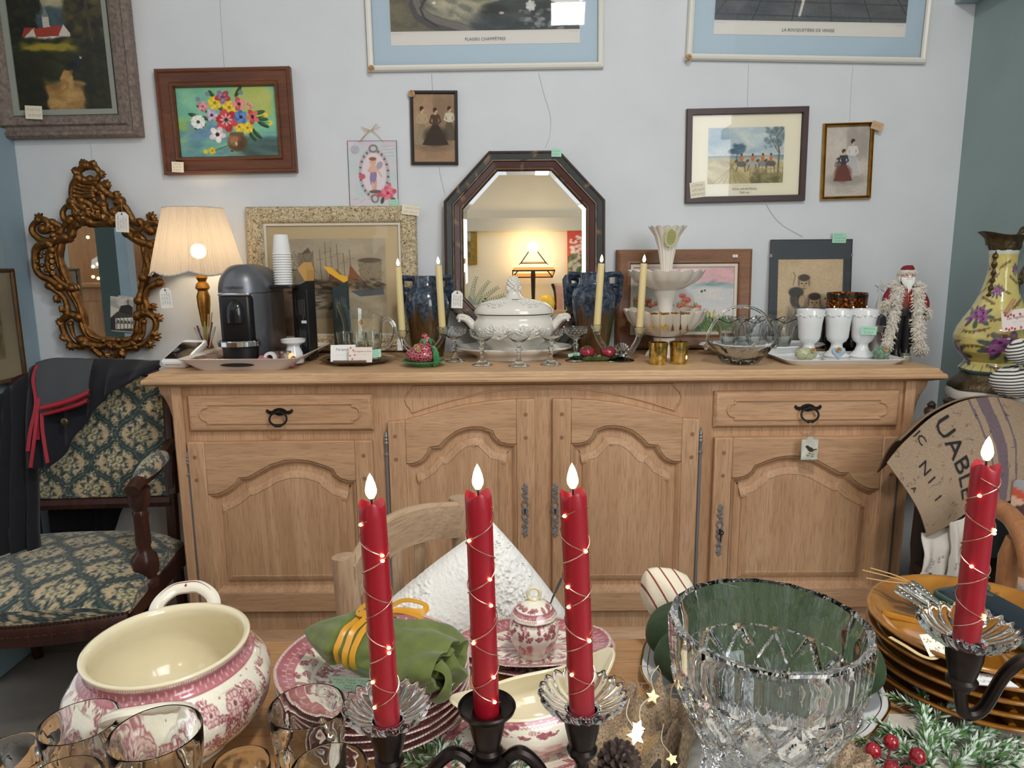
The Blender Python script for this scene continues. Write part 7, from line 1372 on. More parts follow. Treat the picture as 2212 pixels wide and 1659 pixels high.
# card with a peg, striped fabric pieces
def _card(b,w,h):
    b.text('Les Aiguilles en Folie',.0105,.006,-.0005,h*.62,C(120,90,96)); b.scrawl(.004,h*.40,.06,.006,1,-.0005,C(170,150,150),4,lw=.0002)
    for x in (-.042,-.034,-.026,-.018,.0,.014): 
        for zz in (.006,.042): b.add([(x+.0035*cos(k*pi/5),-.0005,zz+.0035*sin(k*pi/5)+.002*sin(x*400)) for k in range(10)],[tuple(range(10))],C(206,76,84))
p=PY(2206,712,1.90); o=card(2206,712,1.90,.105,.056,'cream business card with red dots clipped beside the ewer handle',_card,.1,.08,col=C(240,226,220)); o.rotation_euler[1]=-.12
p=PY(2182,662,1.895); o=thing('wooden_peg','tiny wooden peg clipped on the business card by the ewer','clothes peg',p,(0,.5,0)); b=MB(); 
for s in (-1,1): b.box(s*.0028-.002,s*.0028+.002,-.004,.004,-.020,.022)
b.box(-.004,.004,-.003,.003,-.004,.004); b.build('peg_body',pbr('peg_wood',C(196,156,108),.6),o,0)
t=NT('ticking_stripe'); w_=t.n('ShaderNodeTexWave',wave_type='BANDS',bands_direction='Z'); w_.inputs['Scale'].default_value=38; w_.inputs['Distortion'].default_value=.6; w_.inputs['Detail'].default_value=1; t.l(t.coord((1,1,1),(0,.35,0)),w_.inputs['Vector']); t.base(t.ramp(w_.outputs['Fac'],[(.56,C(226,222,212)),(.64,C(60,64,74))])); t.b.inputs['Roughness'].default_value=.9; m_tick=t.m
def soft(nm,lb,px,py,Y,r,rot=(0,0,0)):
    o=thing(nm,lb,'soft toy',PY(px,py,Y),rot); b=MB(); b.ball((0,0,0),r,32,20); b.v=[(x*(1+.12*noise.noise(Vector((x*20,y*20,z*20+px)))),y,z*(1+.06*cos(8*math.atan2(y,x)))) for x,y,z in b.v]; b.build('stuffed_body',m_tick,o); return o
o=soft('striped_heart','dark striped fabric heart hanging below the ewer card',2206,760,1.88,(.038,.03,.034)); b=MB(); b.tube([(0,0,.03),(-.01,0,.07)],.0012,5); b.build('cord',pbr('twine',C(176,150,112),.8),o)
soft('striped_cushion','plump dark striped fabric cushion beside the marble stand',2190,826,1.90,(.060,.05,.044),(0,.2,0))
# ================= jute sack over a dark chair =================
o=thing('spindle_chair','dark turned chair with knob finials under the jute sack','chair',(1.26,1.80,0)); m_dkw=pbr('dark_turned_wood',C(44,30,24),.4,var=.2,vs_=40)
for nm,px in (('rear_post',2010),('rear_post',2300)):
    x=float(PY(px,900,1.93)[0])-1.26; zf=float(PY(px,868,1.93)[2]); b=MB(); b.lathe([(0,0),(.017,0),(.019,.3),(.016,.45),(.021,.5),(.017,.7),(.015,zf-.055),(.020,zf-.050),(.011,zf-.042),(.018,zf-.030),(.017,zf-.020),(.009,zf-.014),(.012,zf-.008),(.006,zf),(0,zf+.004)],16,o=(x,.13,0)); b.build(nm,m_dkw,o,50)
x0=float(PY(2010,900,1.93)[0])-1.26; x1=float(PY(2300,900,1.93)[0])-1.26; zr=float(PY(2060,885,1.92)[2])-.02
for zz in (zr,zr-.16): b=MB(); b.tube([(x0,.13,zz),((x0+x1)/2,.14,zz+.01),(x1,.13,zz)],.013,8); b.build('back_rail',m_dkw,o)
b=MB(); b.lathe([(0,0),(.012,0),(.014,zr),(.018,zr+.02),(.011,zr+.03),(.016,zr+.045),(0,zr+.055)],14,o=(float(PY(2048,890,1.93)[0])-1.26,.13,0)); b.build('spindle',m_dkw,o,50)
b=MB(); b.rbox(x0-.02,x1+.0,-.11,.15,.42,.455,.03); b.build('seat',m_dkw,o,40)
for x in (x0,x1): b=MB(); b.lathe([(0,0),(.014,0),(.020,.2),(.015,.3),(.022,.36),(.018,.425),(0,.425)],14,o=(x,-.08,0)); b.build('leg',m_dkw,o,50)
o=thing('jute_sack','coarse jute coffee sack with black stencil letters and purple stripes','sack',PY(2060,980,1.80)); oc_=Vector(o.location)
SA=[(1917,1002,1.80),(1965,945,1.835),(2028,891,1.865),(2111,860,1.885),(2200,868,1.88),(2330,930,1.85)]; SB=[(2002,1160,1.70),(2045,1135,1.695),(2095,1106,1.69),(2150,1090,1.69),(2212,1072,1.69),(2330,1052,1.69)]
sk=tri(SA,SB,10,10,.010,8,.004,2)
def skl(u,v,off=0): p=Vector(sk(u,v))-oc_; return (p.x,p.y-off-.03*sin(pi*v),p.z+off*.4)
def sackcol(u,v):
    n_=.85+.25*noise.noise(Vector((u*200,v*200,1)))+.06*sin(v*420)*sin(u*500); c=np.array(C(184,158,132))*n_
    for u0,wd in ((.62,.030),(.555,.006),(.70,.006)):
        if abs(u-u0-.02*v)<wd: c=c*.35+np.array(C(74,62,104))*(.65 if noise.noise(Vector((u*260,v*260,4)))>-.3 else .3)
    if noise.noise(Vector((u*16,v*16,9)))>.42 and noise.noise(Vector((u*90,v*90,3)))>.1: c=c*.45
    return tuple(c)
b=MB(); b.grid(200,130,skl,sackcol); b.grid(40,14,lambda u,v:tuple(Vector(skl(.16+.84*u,0))+Vector((.0,.02+.10*v,-.02*v-.10*v*v))),lambda u,v:C(150,124,96))
m_sack=attr('jute_weave',.95,bump=1,bs=700,bd=.002); b.build('cloth',m_sack,o,180,solid=.004)
def stencil(s_,u0,v0,size,asp=2.1):
    t=MB(); t.text(s_,size,0,0,0,align='LEFT',plane='XZ')
    V=[]
    for x,y,z in t.v: V.append(skl(min(.98,max(.01,u0+z/asp)),min(.98,max(.01,v0+x)),.0055))
    q=MB(); q.add(V,t.f); return q
for s_,u0,v0,sz in (('UABLE',.38,.03,.275),('N I',.17,.20,.16),('1',.16,.55,.16),('JC',.24,-.0,.12),('A',.05,.30,.10)): stencil(s_,u0,v0,sz).build('stencil_letters',pbr('stencil_black',C(34,32,34),.9),o,0)
# white lace linens on the chair
m_lin=pbr('white_linen',C(226,220,212),.9,bump=.3,bs=300); 
for i,(A,B,sd,lb) in enumerate((([(1990,1150,1.72),(2030,1145,1.715),(2075,1135,1.71),(2110,1120,1.71)],[(1986,1235,1.69),(2025,1242,1.685),(2070,1240,1.68),(2100,1236,1.68)],3,'white lace edged linen hanging under the jute sack, left piece'),([(2052,1130,1.69),(2080,1120,1.685),(2120,1110,1.68)],[(2048,1256,1.66),(2075,1268,1.655),(2110,1262,1.65)],7,'white pleated linen hanging under the jute sack, right piece'))):
    o=thing('lace_linen',lb,'linen',PY(A[1][0],A[1][1],A[1][2])); oc_=Vector(o.location); f=tri(A,B,20,20,.01,sd,.010,3); b=MB(); b.grid(50,30,lambda u,v:tuple(Vector(f(u,v))-oc_)); b.build('cloth',m_lin,o,180,solid=.004)
    b=MB()
    for k in range(9): u=(k+.5)/9; c=Vector(f(u,.985))-oc_; b.ball((c.x,c.y-.002,c.z-.003),(.009,.002,.008),10,6)
    for k in range(5): 
        for j in range(5): a=j*2*pi/5; u=.15+.18*k; c=Vector(f(u,.62))-oc_; b.ball((c.x+.008*cos(a),c.y-.004,c.z+.008*sin(a)),(.003,.001,.004),6,4)
    b.build('lace_edge',pbr('lace_white',C(206,198,188),.9),o)
# light wooden armchair in front of the linens, patterned cushion
m_beech=wood('orange_beech',C(150,96,60),C(178,122,80),C(196,142,98),'Z',.4,2); wY=1.50
o=thing('wooden_armchair','curved beech armchair at the right edge behind the amber plates','armchair',PZ(2230,1300,0)*0+np.array([1.24,1.52,0])); oc_=Vector(o.location)
def loc3(P): return [tuple(Vector([float(c) for c in PY(*p)])-oc_) for p in P]
b=MB(); b.tube(bez(loc3([(2120,1085,1.60),(2150,1095,1.56),(2185,1118,1.50),(2212,1160,1.44),(2226,1215,1.40),(2225,1250,1.39)]),7),[.018,.02]+[.022]*30+[.020]*4,12,flat=1.0); b.build('arm',m_beech,o)
b=MB(); b.tube(loc3([(2195,1165,1.47),(2180,1200,1.475),(2165,1330,1.49)])+[(.03,.03,.0)],[.020,.021,.020,.016],12); b.build('front_post',m_beech,o)
b=MB(); b.tube([(.10,.10,.0),(.10,.11,.5),(.12,.10,.80)],[.016,.018,.014],10); b.build('rear_post',m_beech,o); b=MB(); b.rbox(-.02,.25,-.03,.13,.42,.45,.03); b.build('seat',m_beech,o,40)
b=MB(); b.lathe([(0,0),(.015,0),(.018,.42),(0,.42)],10,o=(.22,.0,0)); b.build('leg',m_beech,o)
I=Img(60,60,(226,214,196)); cs=[(190,84,60),(84,60,60),(216,176,150),(150,150,150),(206,120,70)]
for j in range(9):
    for i in range(8): x=i*10-(j%2)*5; y=j*7; I.poly([(x,y),(x+5,y-3),(x+10,y),(x+5,y+3)],cs[(i+j)%5]); I.poly([(x,y),(x+5,y+3),(x+5,y+9),(x,y+6)],cs[(i*2+j)%5]); I.poly([(x+10,y),(x+10,y+6),(x+5,y+9),(x+5,y+3)],cs[(i+j*2+1)%5])
L=lin(I.a); o=thing('patterned_cushion','cushion with red and grey geometric blocks on the beech armchair','cushion',(1.37,1.585,.455)); b=MB(); fc=lambda s:(lambda u,v:((2*u-1)*.16*(1-.05*(2*v-1)**4),s*.05*(1-abs(2*u-1)**4)*(1-abs(2*v-1)**4),.16+(2*v-1)*.16)); cf=lambda u,v:L[min(59,int(v*59)),min(59,int(u*59))]
b.grid(60,60,fc(-1),cf); b.grid(30,30,fc(1),cf); b.build('cover',attr('cushion_print',.9),o,180); o.rotation_euler=(-.2,0,-.3)
# ================= the table in front =================
TZ=.76; m_tab=wood('honey_pine_table',C(160,114,70),C(190,142,94),C(208,164,114),'X',.42,.9)
o=thing('dining_table','honey pine table laid with crockery in front of the sideboard','table',(.20,.60,0))
b=MB(); b.rbox(-.76,.76,-.40,.372,TZ-.032,TZ,.03,5,.006); b.build('tabletop',m_tab,o,40)
for sx_ in (-1,1):
    for sy_ in (-1,1): b=MB(); b.rbox(sx_*.66-.03,sx_*.66+.03,sy_*.30-.03,sy_*.30+.03,0,TZ-.0325,.008); b.build('leg',m_tab,o,40)
b=MB(); 
for y in (-.33,.32): b.box(-.63,.63,y-.01,y+.01,TZ-.13,TZ-.0325)
b.build('apron',m_tab,o,0)
# linen runner with small printed motifs
I=Img(200,120,(206,200,188)); g=np.random.RandomState(31); I.grain(.05)
for k in range(46):
    x,y=g.rand()*200,g.rand()*120; c=[(150,84,66),(92,72,60),(170,120,90),(110,104,84)][g.randint(4)]; I.ell(x,y,3,2,c,.8,g.rand()*3); I.line([(x-5,y+4),(x+5,y-3)],1,(110,96,84),.7); I.ell(x+4,y-3,1.6,1.2,c,.8)
L=lin(I.a); o=thing('table_runner','pale linen runner with small printed motifs under the greenery','table runner',(.38,.52,TZ)); b=MB(); b.grid(120,80,lambda u,v:(-.50+.98*u,-.28+.545*v,.0018+.0012*noise.noise(Vector((u*9,v*7,2)))),lambda u,v:L[min(119,int(v*119)),min(199,int(u*199))]); b.build('cloth',attr('printed_linen',.95,bump=.8,bs=900,bd=.001),o,180)
# ---- pink transfer-printed crockery
CRM=(238,231,212); RD=(166,96,104); RD2=(138,66,76); PK=(214,178,172)
def rose(I,x,y,r,wx=1):
    I.ell(x,y,r*wx,r,PK,.45)
    for k in range(4): rr=r*(1-.24*k); I.ell(x+.1*r*k*(-1)**k,y,rr*wx,rr,RD if k%2==0 else (228,204,192),.85,.4*k,.12); I.ell(x+.1*r*k*(-1)**k,y,rr*.86*wx,rr*.86,(230,208,196),.9,.4*k,.1)
    for k in range(6): a=k*pi/3; I.ell(x+r*.75*wx*cos(a),y+r*.75*sin(a),r*.34*wx,r*.3,RD,.8,a); I.ell(x+r*.75*wx*cos(a),y+r*.75*sin(a),r*.24*wx,r*.2,(230,206,196),.9,a)
    I.ell(x,y,r*.22*wx,r*.22,RD2,.9)
def sprig(I,x,y,a,l,wx=1,n=5):
    P=[(x+l*t*cos(a+.5*t)*wx,y+l*t*sin(a+.5*t)) for t in [k/n for k in range(n+1)]]; I.line(P,1.0,RD,.8)
    for i,(px,py) in enumerate(P[1:]):
        for s in (-1,1): I.ell(px+3*s*sin(a)*wx,py-3*s*cos(a),2.8*wx,1.5,RD2 if i%2 else RD,.85,a+s*.8)
def tband(W,H,rows,seed,dens=1.0,wx=1):
    # rows: (kind,y0,y1) as fractions of the height
    I=Img(W,H,CRM); g=np.random.RandomState(seed)
    for kind,a,c in rows:
        y0,y1=a*H,c*H; n=max(3,int(W/24*dens))
        if kind=='solid':
            I.band(y0,y1,RD,(190,120,126)); 
            for k in range(int(W/7)): x=k*7+3; I.ell(x,(y0+y1)/2+(y1-y0)*.18*(-1)**k,1.7,(y1-y0)*.14,(226,196,192),.7); I.line([(x,(y0+y1)/2),(x+7,(y0+y1)/2)],.8,(216,176,174),.6)
        elif kind=='line': I.band(y0,max(y0+1,y1),RD,RD)
        elif kind=='zig':
            for k in range(int(W/4)): I.line([(k*4,y0),(k*4+2,y1),(k*4+4,y0)],.9,RD,.9)
        elif kind=='floral':
            h=y1-y0
            for k in range(n*5): sprig(I,g.rand()*W,y0+g.rand()*h,g.rand()*6.3,h*.34,wx,5)
            for k in range(n): x=(k+.3+.4*g.rand())*W/n; rose(I,x,y0+h*(.3+.4*g.rand()),h*(.16+.12*g.rand()),wx)
            for k in range(n*4): I.ell(g.rand()*W,y0+g.rand()*h,1.6*wx,1.3,RD2 if g.rand()<.5 else RD,.8)
        elif kind=='sprigs':
            h=y1-y0; n*=2
            for k in range(n): x=(k+.2+.6*g.rand())*W/n; sprig(I,x,y0+h*.1,pi/2+g.randn()*.4,h*.7,wx,4); I.ell(x,y0+h*.2,2.5*wx,2.5,RD,.8)
        elif kind=='scene':
            h=y1-y0; I.dabs(int(W*.5),(0,W),(y0,y1),h*.12,[PK,(214,170,168),RD,(226,196,190)],.45,2.4*wx,0,g); I.dabs(int(W*.25),(0,W),(y0+h*.3,y1),h*.08,[RD2,RD],.5,2*wx,.2,g)
    return lin(I.grain(.015).a)
m_tr=attr('transferware_glaze',.12,coat=.6)
def tlathe(b,prof,n,sub,img,fn=None,sx=1,sy=1,plain_from=None):
    # profile resampled; the pattern runs along its first part, plain glaze after
    P=[]; 
    for (r0,z0),(r1,z1) in zip(prof,prof[1:]):
        m=max(1,int(math.hypot(r1-r0,z1-z0)/sub)); P+=[(r0+(r1-r0)*k/m,z0+(z1-z0)*k/m) for k in range(m)]
    P.append(prof[-1]); S=[0]
    for p,q in zip(P,P[1:]): S.append(S[-1]+math.hypot(q[0]-p[0],q[1]-p[1]))
    T=S[-1] if plain_from is None else plain_from; H,W=img.shape[:2]; cr=np.array(C(*CRM))
    def cf(th,i,r,z):
        t=S[i]/T
        return cr if t>=1 else img[int(t*(H-1)),int((th/(2*pi)*W))%W]
    b.lathe(P,n,fn,cf,sx=sx,sy=sy); return b
def smooth(P,k=4): return [(v[0],v[1]) for v in bez([(r,z,0) for r,z in P],k)]
# open tureen
tcx,tcy=-.397,.752
o=thing('open_tureen','cream oval open tureen with a pink rose print around its belly','tureen',(tcx,tcy,TZ),(0,0,rad(16)))
IT=tband(900,160,[('floral',.14,.56),('sprigs',.56,.82),('solid',.02,.12),('zig',.0,.025),('line',.12,.13)],41,.75,1.0)
prof=smooth([(.0915,.120),(.0895,.112),(.092,.106),(.102,.098),(.1135,.083),(.1165,.068),(.112,.050),(.098,.030),(.078,.014),(.066,.008),(.066,0),(.05,.002)])
SX,SY=.95,1.0
b=MB(); tlathe(b,prof,900,.0012,IT,lambda th,i,r,z:(r*(1-.012*abs(cos(th*4))**6*(1 if z<.095 else 0)),z),SX,SY); b.k=C(*CRM); b.lathe([(.05,.002),(0,.002)],60,sx=SX,sy=SY); b.build('body',m_tr,o,180)
m_crm=pbr('crazed_cream_glaze',C(232,220,186),.13,coat=.6,var=.06,vs_=9)
b=MB(); b.lathe([(.0915,.120),(.0935,.1225),(.0935,.1245),(.0905,.1255),(.0865,.1235),(.0850,.118),(.087,.108),(.094,.092),(.098,.074),(.094,.052),(.080,.030),(.062,.016),(.04,.011),(0,.010)],120,sx=SX,sy=SY); b.build('interior',m_crm,o,180)
for s in (-1,1):
    b=MB(); q=bez([(-.036,s*.098,.092),(-.034,s*.122,.112),(-.018,s*.136,.124),(0,s*.139,.126),(.018,s*.136,.124),(.034,s*.122,.112),(.036,s*.098,.092)],8); b.tube(q,[.0085]*len(q),10,flat=.8); b.k=C(*RD2); b.tube([(p.x,p.y,p.z+.0068) for p in q[10:-10]],.0011,4); b.tube([(0,s*.133,.131),(0,s*.143,.131)],.0016,4)
    b.c=[C(*CRM)]*(len(q)*10)+b.c[len(q)*10:]; b.build('handle',m_tr,o)
# stack of soup plates
px0,py0=-.168,.782; IPL=tband(760,120,[('zig',.0,.03),('line',.035,.045),('solid',.05,.20),('line',.21,.22),('floral',.23,.55),('scene',.62,1.0),('sprigs',.56,.62)],43,.7,1.0)
def plob(th,i,r,z): k=.018*abs(cos(th*3))**.7*min(1,max(0,(r-.06)/.05)); return (r*(1-k),z)
pl=None; NPL=6
for k in range(NPL):
    z=TZ+k*.0095; lb=('topmost pink printed soup plate of the stack, holding the green napkin roll' if k==NPL-1 else 'pink printed soup plate at the bottom of the stack' if k==0 else 'pink printed soup plate, %s from the bottom of the stack'%('second','third','fourth','fifth')[k-1])
    if pl is None:
        pl=thing('soup_plate',lb,'plate',(px0,py0,z),group='stack of pink printed soup plates'); b=MB(); tlathe(b,[(.1155,.0350),(.1150,.0362),(.110,.0345),(.090,.0285),(.078,.0240),(.072,.016),(.066,.0095),(.058,.0075),(0,.0072)],760,.0011,IPL,plob); b.k=C(*CRM); b.lathe([(.1155,.0350),(.110,.0318),(.088,.0250),(.074,.0190),(.066,.008),(.064,0),(.058,0),(.056,.004),(0,.004)],120,plob); b.build('plate_body',m_tr,pl,180)
    else: copy_tree(pl,lb,(px0,py0,z),(0,0,.35*k))
# green napkin roll with a mustard ribbon
nz=TZ+5*.0095+.0345; A=Vector((-.218,.790,nz+.030)); B_=Vector((-.076,.728,nz+.026)); ax=(B_-A).normalized(); sd=Vector((-ax.y,ax.x,0)); up_=Vector((0,0,1))
o=thing('napkin_roll','rolled olive green napkin tied with a mustard ribbon on the soup plates','napkin',A); Ln=(B_-A).length
def nap(u,v):
    th=2*pi*u; e=min(1,v/.16)**.6; e2=1-.25*max(0,(v-.8)/.2)**2; w_=.041*(.35+.65*e)*e2*(1+.16*v); h=.026*(.55+.45*e)*e2*(1+.10*v); f=0
    f=.0045*sin(th*2+v*9)*v+.007*v*v*abs(sin(th*3+v*7+1.5*noise.noise(Vector((u*3,v*4,0)))))-.005*max(0,1-abs((v-.24)/.05))+.004*noise.noise(Vector((cos(th)*2,sin(th)*2,v*6)))
    p=ax*(Ln*(v*1.08-.04)+.020*cos(th)*(1-e)*1.2)+sd*((w_+f)*cos(th))+up_*((h+f)*sin(th)); 
    if p.z<-.028: p.z=-.028
    return tuple(p)
b=MB(); b.grid(130,120,nap,wu=True)
def endc(u,v):
    th=2*pi*u; p=Vector(nap(u,1)); c=ax*(Ln*1.00)+up_*.0; q=p.lerp(c,v); sp=.010*sin(th*2+v*14); return tuple(q-ax*(.020*sin(pi*v)*(.6+.4*sin(th*3)))+ax*sp*v*(1-v)*4)
b.grid(90,26,endc,wu=True); b.grid(60,8,lambda u,v:tuple(Vector(nap(u,0)).lerp(Vector(ax*(-.012)),v)),wu=True)
# the tucked tail hanging at the open end and a raised corner
b.grid(24,30,lambda u,v:tuple(ax*(Ln*1.0+.016*sin(pi*v)+.006*sin(u*9))+sd*(-.034+.046*u+.006*sin(v*6+u*4))+up_*(.012-.038*v+.006*sin(u*10+v*3)))); b.grid(20,20,lambda u,v:tuple(ax*(.010+.050*u*(1-v*.7)+.02*v)+sd*(.030+.022*v)+up_*(.012+.020*v*(1-abs(2*u-1))+.006)))
t=NT('olive_cotton'); n_=t.noise(40,4); t.base(t.ramp(n_,[(.3,C(82,94,38)),(.7,C(106,118,54))])); t.b.inputs['Roughness'].default_value=.8; t.b.inputs['Sheen Weight'].default_value=.3; t.bump(t.noise(30,5),.35,.004); b.build('cloth',t.m,o,180)
m_mus=pbr('mustard_satin',C(206,146,32),.35,var=.1)
for v0,dv in ((.26,.03),(.33,.045),(.40,.02)):
    q=[]
    for k in range(25): u=-.06+.62*k/24; q.append(Vector(nap(u%1,v0+dv*(u-.25)*2))+up_*.0015+(Vector(nap(u%1,v0))-ax*(Ln*v0)).normalized()*.0015)
    b=MB(); b.tube(q,[.0040]*25,6,flat=.2,up=(0,0,1)); b.build('ribbon',m_mus,o)
kn=Vector(nap(.22,.40))+up_*.004
for P in ([(0,0,0),(.026,.018,.010),(.052,.020,.004),(.050,.012,-.002),(.024,.008,.002),(0,0,0)],[(0,0,0),(.02,.004,.004),(.044,.004,-.002),(.056,.002,-.010)],[(0,0,0),(-.014,.012,.008),(-.024,.006,.002),(-.010,0,.002),(0,0,0)]):
    b=MB(); q=[kn+p for p in bez(P,7)]; b.tube(q,[.0048]*len(q),6,flat=.16,up=(0,0,1)); b.build('ribbon_bow',m_mus,o)
p=PZ(768,1468,TZ+.10); o=note((p[0],p[1],TZ+.095),.052,.040,'green price note written upside down leaning on the napkin roll','x' and NOTE_G,4,71,pi,.0); o.rotation_euler=(rad(52),0,rad(184)); o.rotation_euler=(rad(-38),rad(180),rad(-6))
# platter pair and lidded sugar bowl
IPT=tband(700,100,[('zig',0,.03),('solid',.04,.30),('floral',.32,.62),('scene',.62,1.0)],47,.8)
fx_,fy_=.026,.918
def shaped(th,i,r,z): c=abs(cos(th)); return (r*(1+.10*c**6-.03*abs(cos(th*4))**.6),z)
for k,lb in enumerate(('lower pink printed oval platter beneath the sugar bowl platter','upper pink printed oval platter holding the sugar bowl')):
    if k==0:
        pp=thing('oval_printed_platter',lb,'platter',(fx_+.006,fy_-.003,TZ),(0,0,.10),'pair of pink printed platters'); b=MB(); tlathe(b,[(.104,.0165),(.1035,.0178),(.098,.0165),(.080,.0120),(.070,.0068),(.060,.0060),(0,.0058)],700,.0012,IPT,shaped,1,.66); b.k=C(*CRM); b.lathe([(.104,.0165),(.098,.0138),(.076,.0080),(.066,0),(.060,0),(.058,.003),(0,.003)],120,shaped,sx=1,sy=.66); b.build('platter_body',m_tr,pp,180)
    else: copy_tree(pp,lb,(fx_,fy_,TZ+.0105),(0,0,.03))
sx0,sy0=.0275,.905; o=thing('sugar_bowl','lidded pink printed sugar bowl with a looped knob on the platters','sugar bowl',(sx0,sy0,TZ+.0168))
ISB=tband(300,80,[('solid',.0,.10),('floral',.08,.30),('sprigs',.28,.45)],49,.7); 
Y_,X_=np.mgrid[0:80,0:300]; 
sc_=Img(300,80,CRM); sc_.a=np.power(np.clip(ISB,0,1),1/2.2); 
for k in range(5): sc_.dabs(60,(k*60+10,k*60+40),(44,64),3,[PK,RD,(196,110,104),(222,180,170)],.6,1.4)
ISB=np.power(sc_.a,2.2); lob=lambda th,i,r,z:(r*(1-.03*abs(cos(th*4))**3*(1 if .005<z<.05 else 0)),z)
b=MB(); tlathe(b,smooth([(.0275,.056),(.0265,.054),(.031,.049),(.0345,.041),(.034,.030),(.029,.014),(.0225,.004),(.0215,0)]),300,.0007,ISB,lob); b.k=C(*CRM); b.lathe([(.0215,0),(0,.001)],40); b.build('bowl',m_tr,o,180)
ILD=tband(240,50,[('sprigs',.30,.60),('solid',.58,.72),('zig',.74,.80)],51,.8)
b=MB(); tlathe(b,smooth([(.004,.0785),(.008,.0765),(.016,.0735),(.024,.0685),(.0285,.062),(.0315,.0575),(.031,.0555),(.027,.0555)]),160,.0008,ILD,lambda th,i,r,z:(r*(1+.012*cos(th*8)*(1 if r>.026 else 0)),z)); b.build('lid',m_tr,o,180)
b=MB(); b.tube([(.0085*cos(a),0,.0865+.0085*sin(a)) for a in [2*pi*k/20 for k in range(20)]],.0026,8,closed=True); b.ball((0,0,.078),(.006,.006,.004),12,8); b.build('knob',m_crm,o)
q=Vector((sx0+.019,sy0+.016,TZ+.0168+.062)); o=thing('sugar_spoon','dark patterned spoon handle sticking out of the sugar bowl','spoon',q); b=MB(); b.tube([(0,0,-.012),(.008,.008,.006),(.018,.015,.024),(.022,.018,.031)],[.0012,.0016,.0028,.0024],8,flat=.5); b.build('handle',pbr('tarnished_silver_dark',C(84,78,70),.35,.8,bump=.8,bs=300,bd=.001),o)
# gravy boat on its fixed saucer
gx,gy=.024,.735; gr=math.atan2(.067,.163); o=thing('gravy_boat','cream two-lipped gravy boat on a pink printed saucer','gravy boat',(gx,gy,TZ+.0030),(0,0,gr))
IGS=tband(680,90,[('zig',0,.04),('solid',.06,.16),('floral',.18,.70)],53,.75); b=MB(); tlathe(b,[(.112,.0145),(.1115,.0158),(.104,.0145),(.078,.0095),(.056,.0075),(.03,.007),(0,.007)],680,.0012,IGS,shaped,1,.64); b.k=C(*CRM); b.lathe([(.112,.0145),(.104,.0115),(.070,.004),(.062,0),(0,.0)],120,shaped,sx=1,sy=.64); b.build('saucer',m_tr,o,180)
def boat(th,t,inner=0):
    # plan: long pointed oval that opens out; t 0 foot .. 1 rim
    c,s=cos(th),sin(th); a=(.050+.034*t**.8+.018*t**4*abs(c)**3)-inner; w_=(.036+.014*sin(pi*min(t*.9,1))+.002*t)-inner
    z=.007+.054*t+(.026*abs(c)**4*(1.25 if c>0 else .75))*t**2.2; return (a*c,w_*s,z)
IGB=tband(440,90,[('solid',.0,.08),('zig',.09,.13),('floral',.12,.30),('scene',.55,.92)],55,.7); b=MB()
b.grid(440,90,lambda u,v:boat(2*pi*u,1-v),lambda u,v:IGB[int(v*89),int(u*439)],wu=True); b.build('hull',m_tr,o,180)
b=MB(); b.grid(100,6,lambda u,v:tuple(Vector(boat(2*pi*u,1)).lerp(Vector(boat(2*pi*u,1,.0045)),v)+Vector((0,0,.0022*sin(pi*v)))),wu=True); b.grid(100,24,lambda u,v:(lambda p:(p[0],p[1],max(.013,p[2]))) (boat(2*pi*u,1-.94*v,.0045+.012*v**3)),wu=True); b.add([(.040*cos(k*pi/16),.022*sin(k*pi/16),.0125) for k in range(32)],[tuple(range(32))]); b.build('interior',m_crm,o,180)
# ================= chair and pillow beyond the table =================
m_ash=wood('pale_ash',C(150,120,92),C(178,148,118),C(198,170,140),'Z',.55,1.2)
a1=np.array([-.243,.995]); a2=np.array([-.092,1.262]); am=(a1+a2)/2; ang=math.atan2(a2[1]-a1[1],a2[0]-a1[0]); hw=np.linalg.norm(a2-a1)/2
o=thing('wooden_chair','pale ash slat back chair turned sideways between table and sideboard','chair',(am[0],am[1],0),(0,0,ang))   # local x along the back, seat towards -y
for s in (-1,1): b=MB(); b.tube([(s*hw*.96,.02,0),(s*hw,.0,.45),(s*hw,.0,.70),(s*hw,.012,.878)],[.017,.02,.021,.018],10); b.build('back_post',m_ash,o,60)
b=MB(); q=bez([(-hw,.0,.835),(-hw*.5,.030,.850),(0,.040,.856),(hw*.5,.030,.850),(hw,.0,.835)],8)
b.loops([[(p.x,p.y-.009,p.z-.032),(p.x,p.y+.009,p.z-.032),(p.x,p.y+.009,p.z+.030),(p.x,p.y+.003,p.z+.036),(p.x,p.y-.003,p.z+.036),(p.x,p.y-.009,p.z+.030)] for p in q],caps=True); b.build('top_rail',wood('pale_ash_across',C(150,120,92),C(178,148,118),C(198,170,140),'X',.55,1.2),o,40)
for x in (-.055,.0,.055): b=MB(); b.tube([(x*.7,.004,.47),(x,.034,.64),(x*1.15,.036,.825)],.014,8,flat=.45,up=(0,1,0)); b.build('slat',m_ash,o)
b=MB(); b.rbox(-.19,.19,-.36,.03,.445,.47,.04,5); b.build('seat',m_ash,o,40)
for s in (-1,1): b=MB(); b.tube([(s*.16,-.32,0),(s*.155,-.31,.445)],[.016,.021],10); b.build('front_leg',m_ash,o)
price=PY(1063,1172,1.19); o=price_tag((price[0],price[1],price[2]+.02),'cream card tag hanging from the slat back chair',.030,.046,81,.06,0,.03,2)
o=thing('white_pillow','white pillow with tufted looped panels on the ash chair','pillow',(-.062,1.075,.690),(rad(-16),rad(-34),ang-.75)); b=MB()
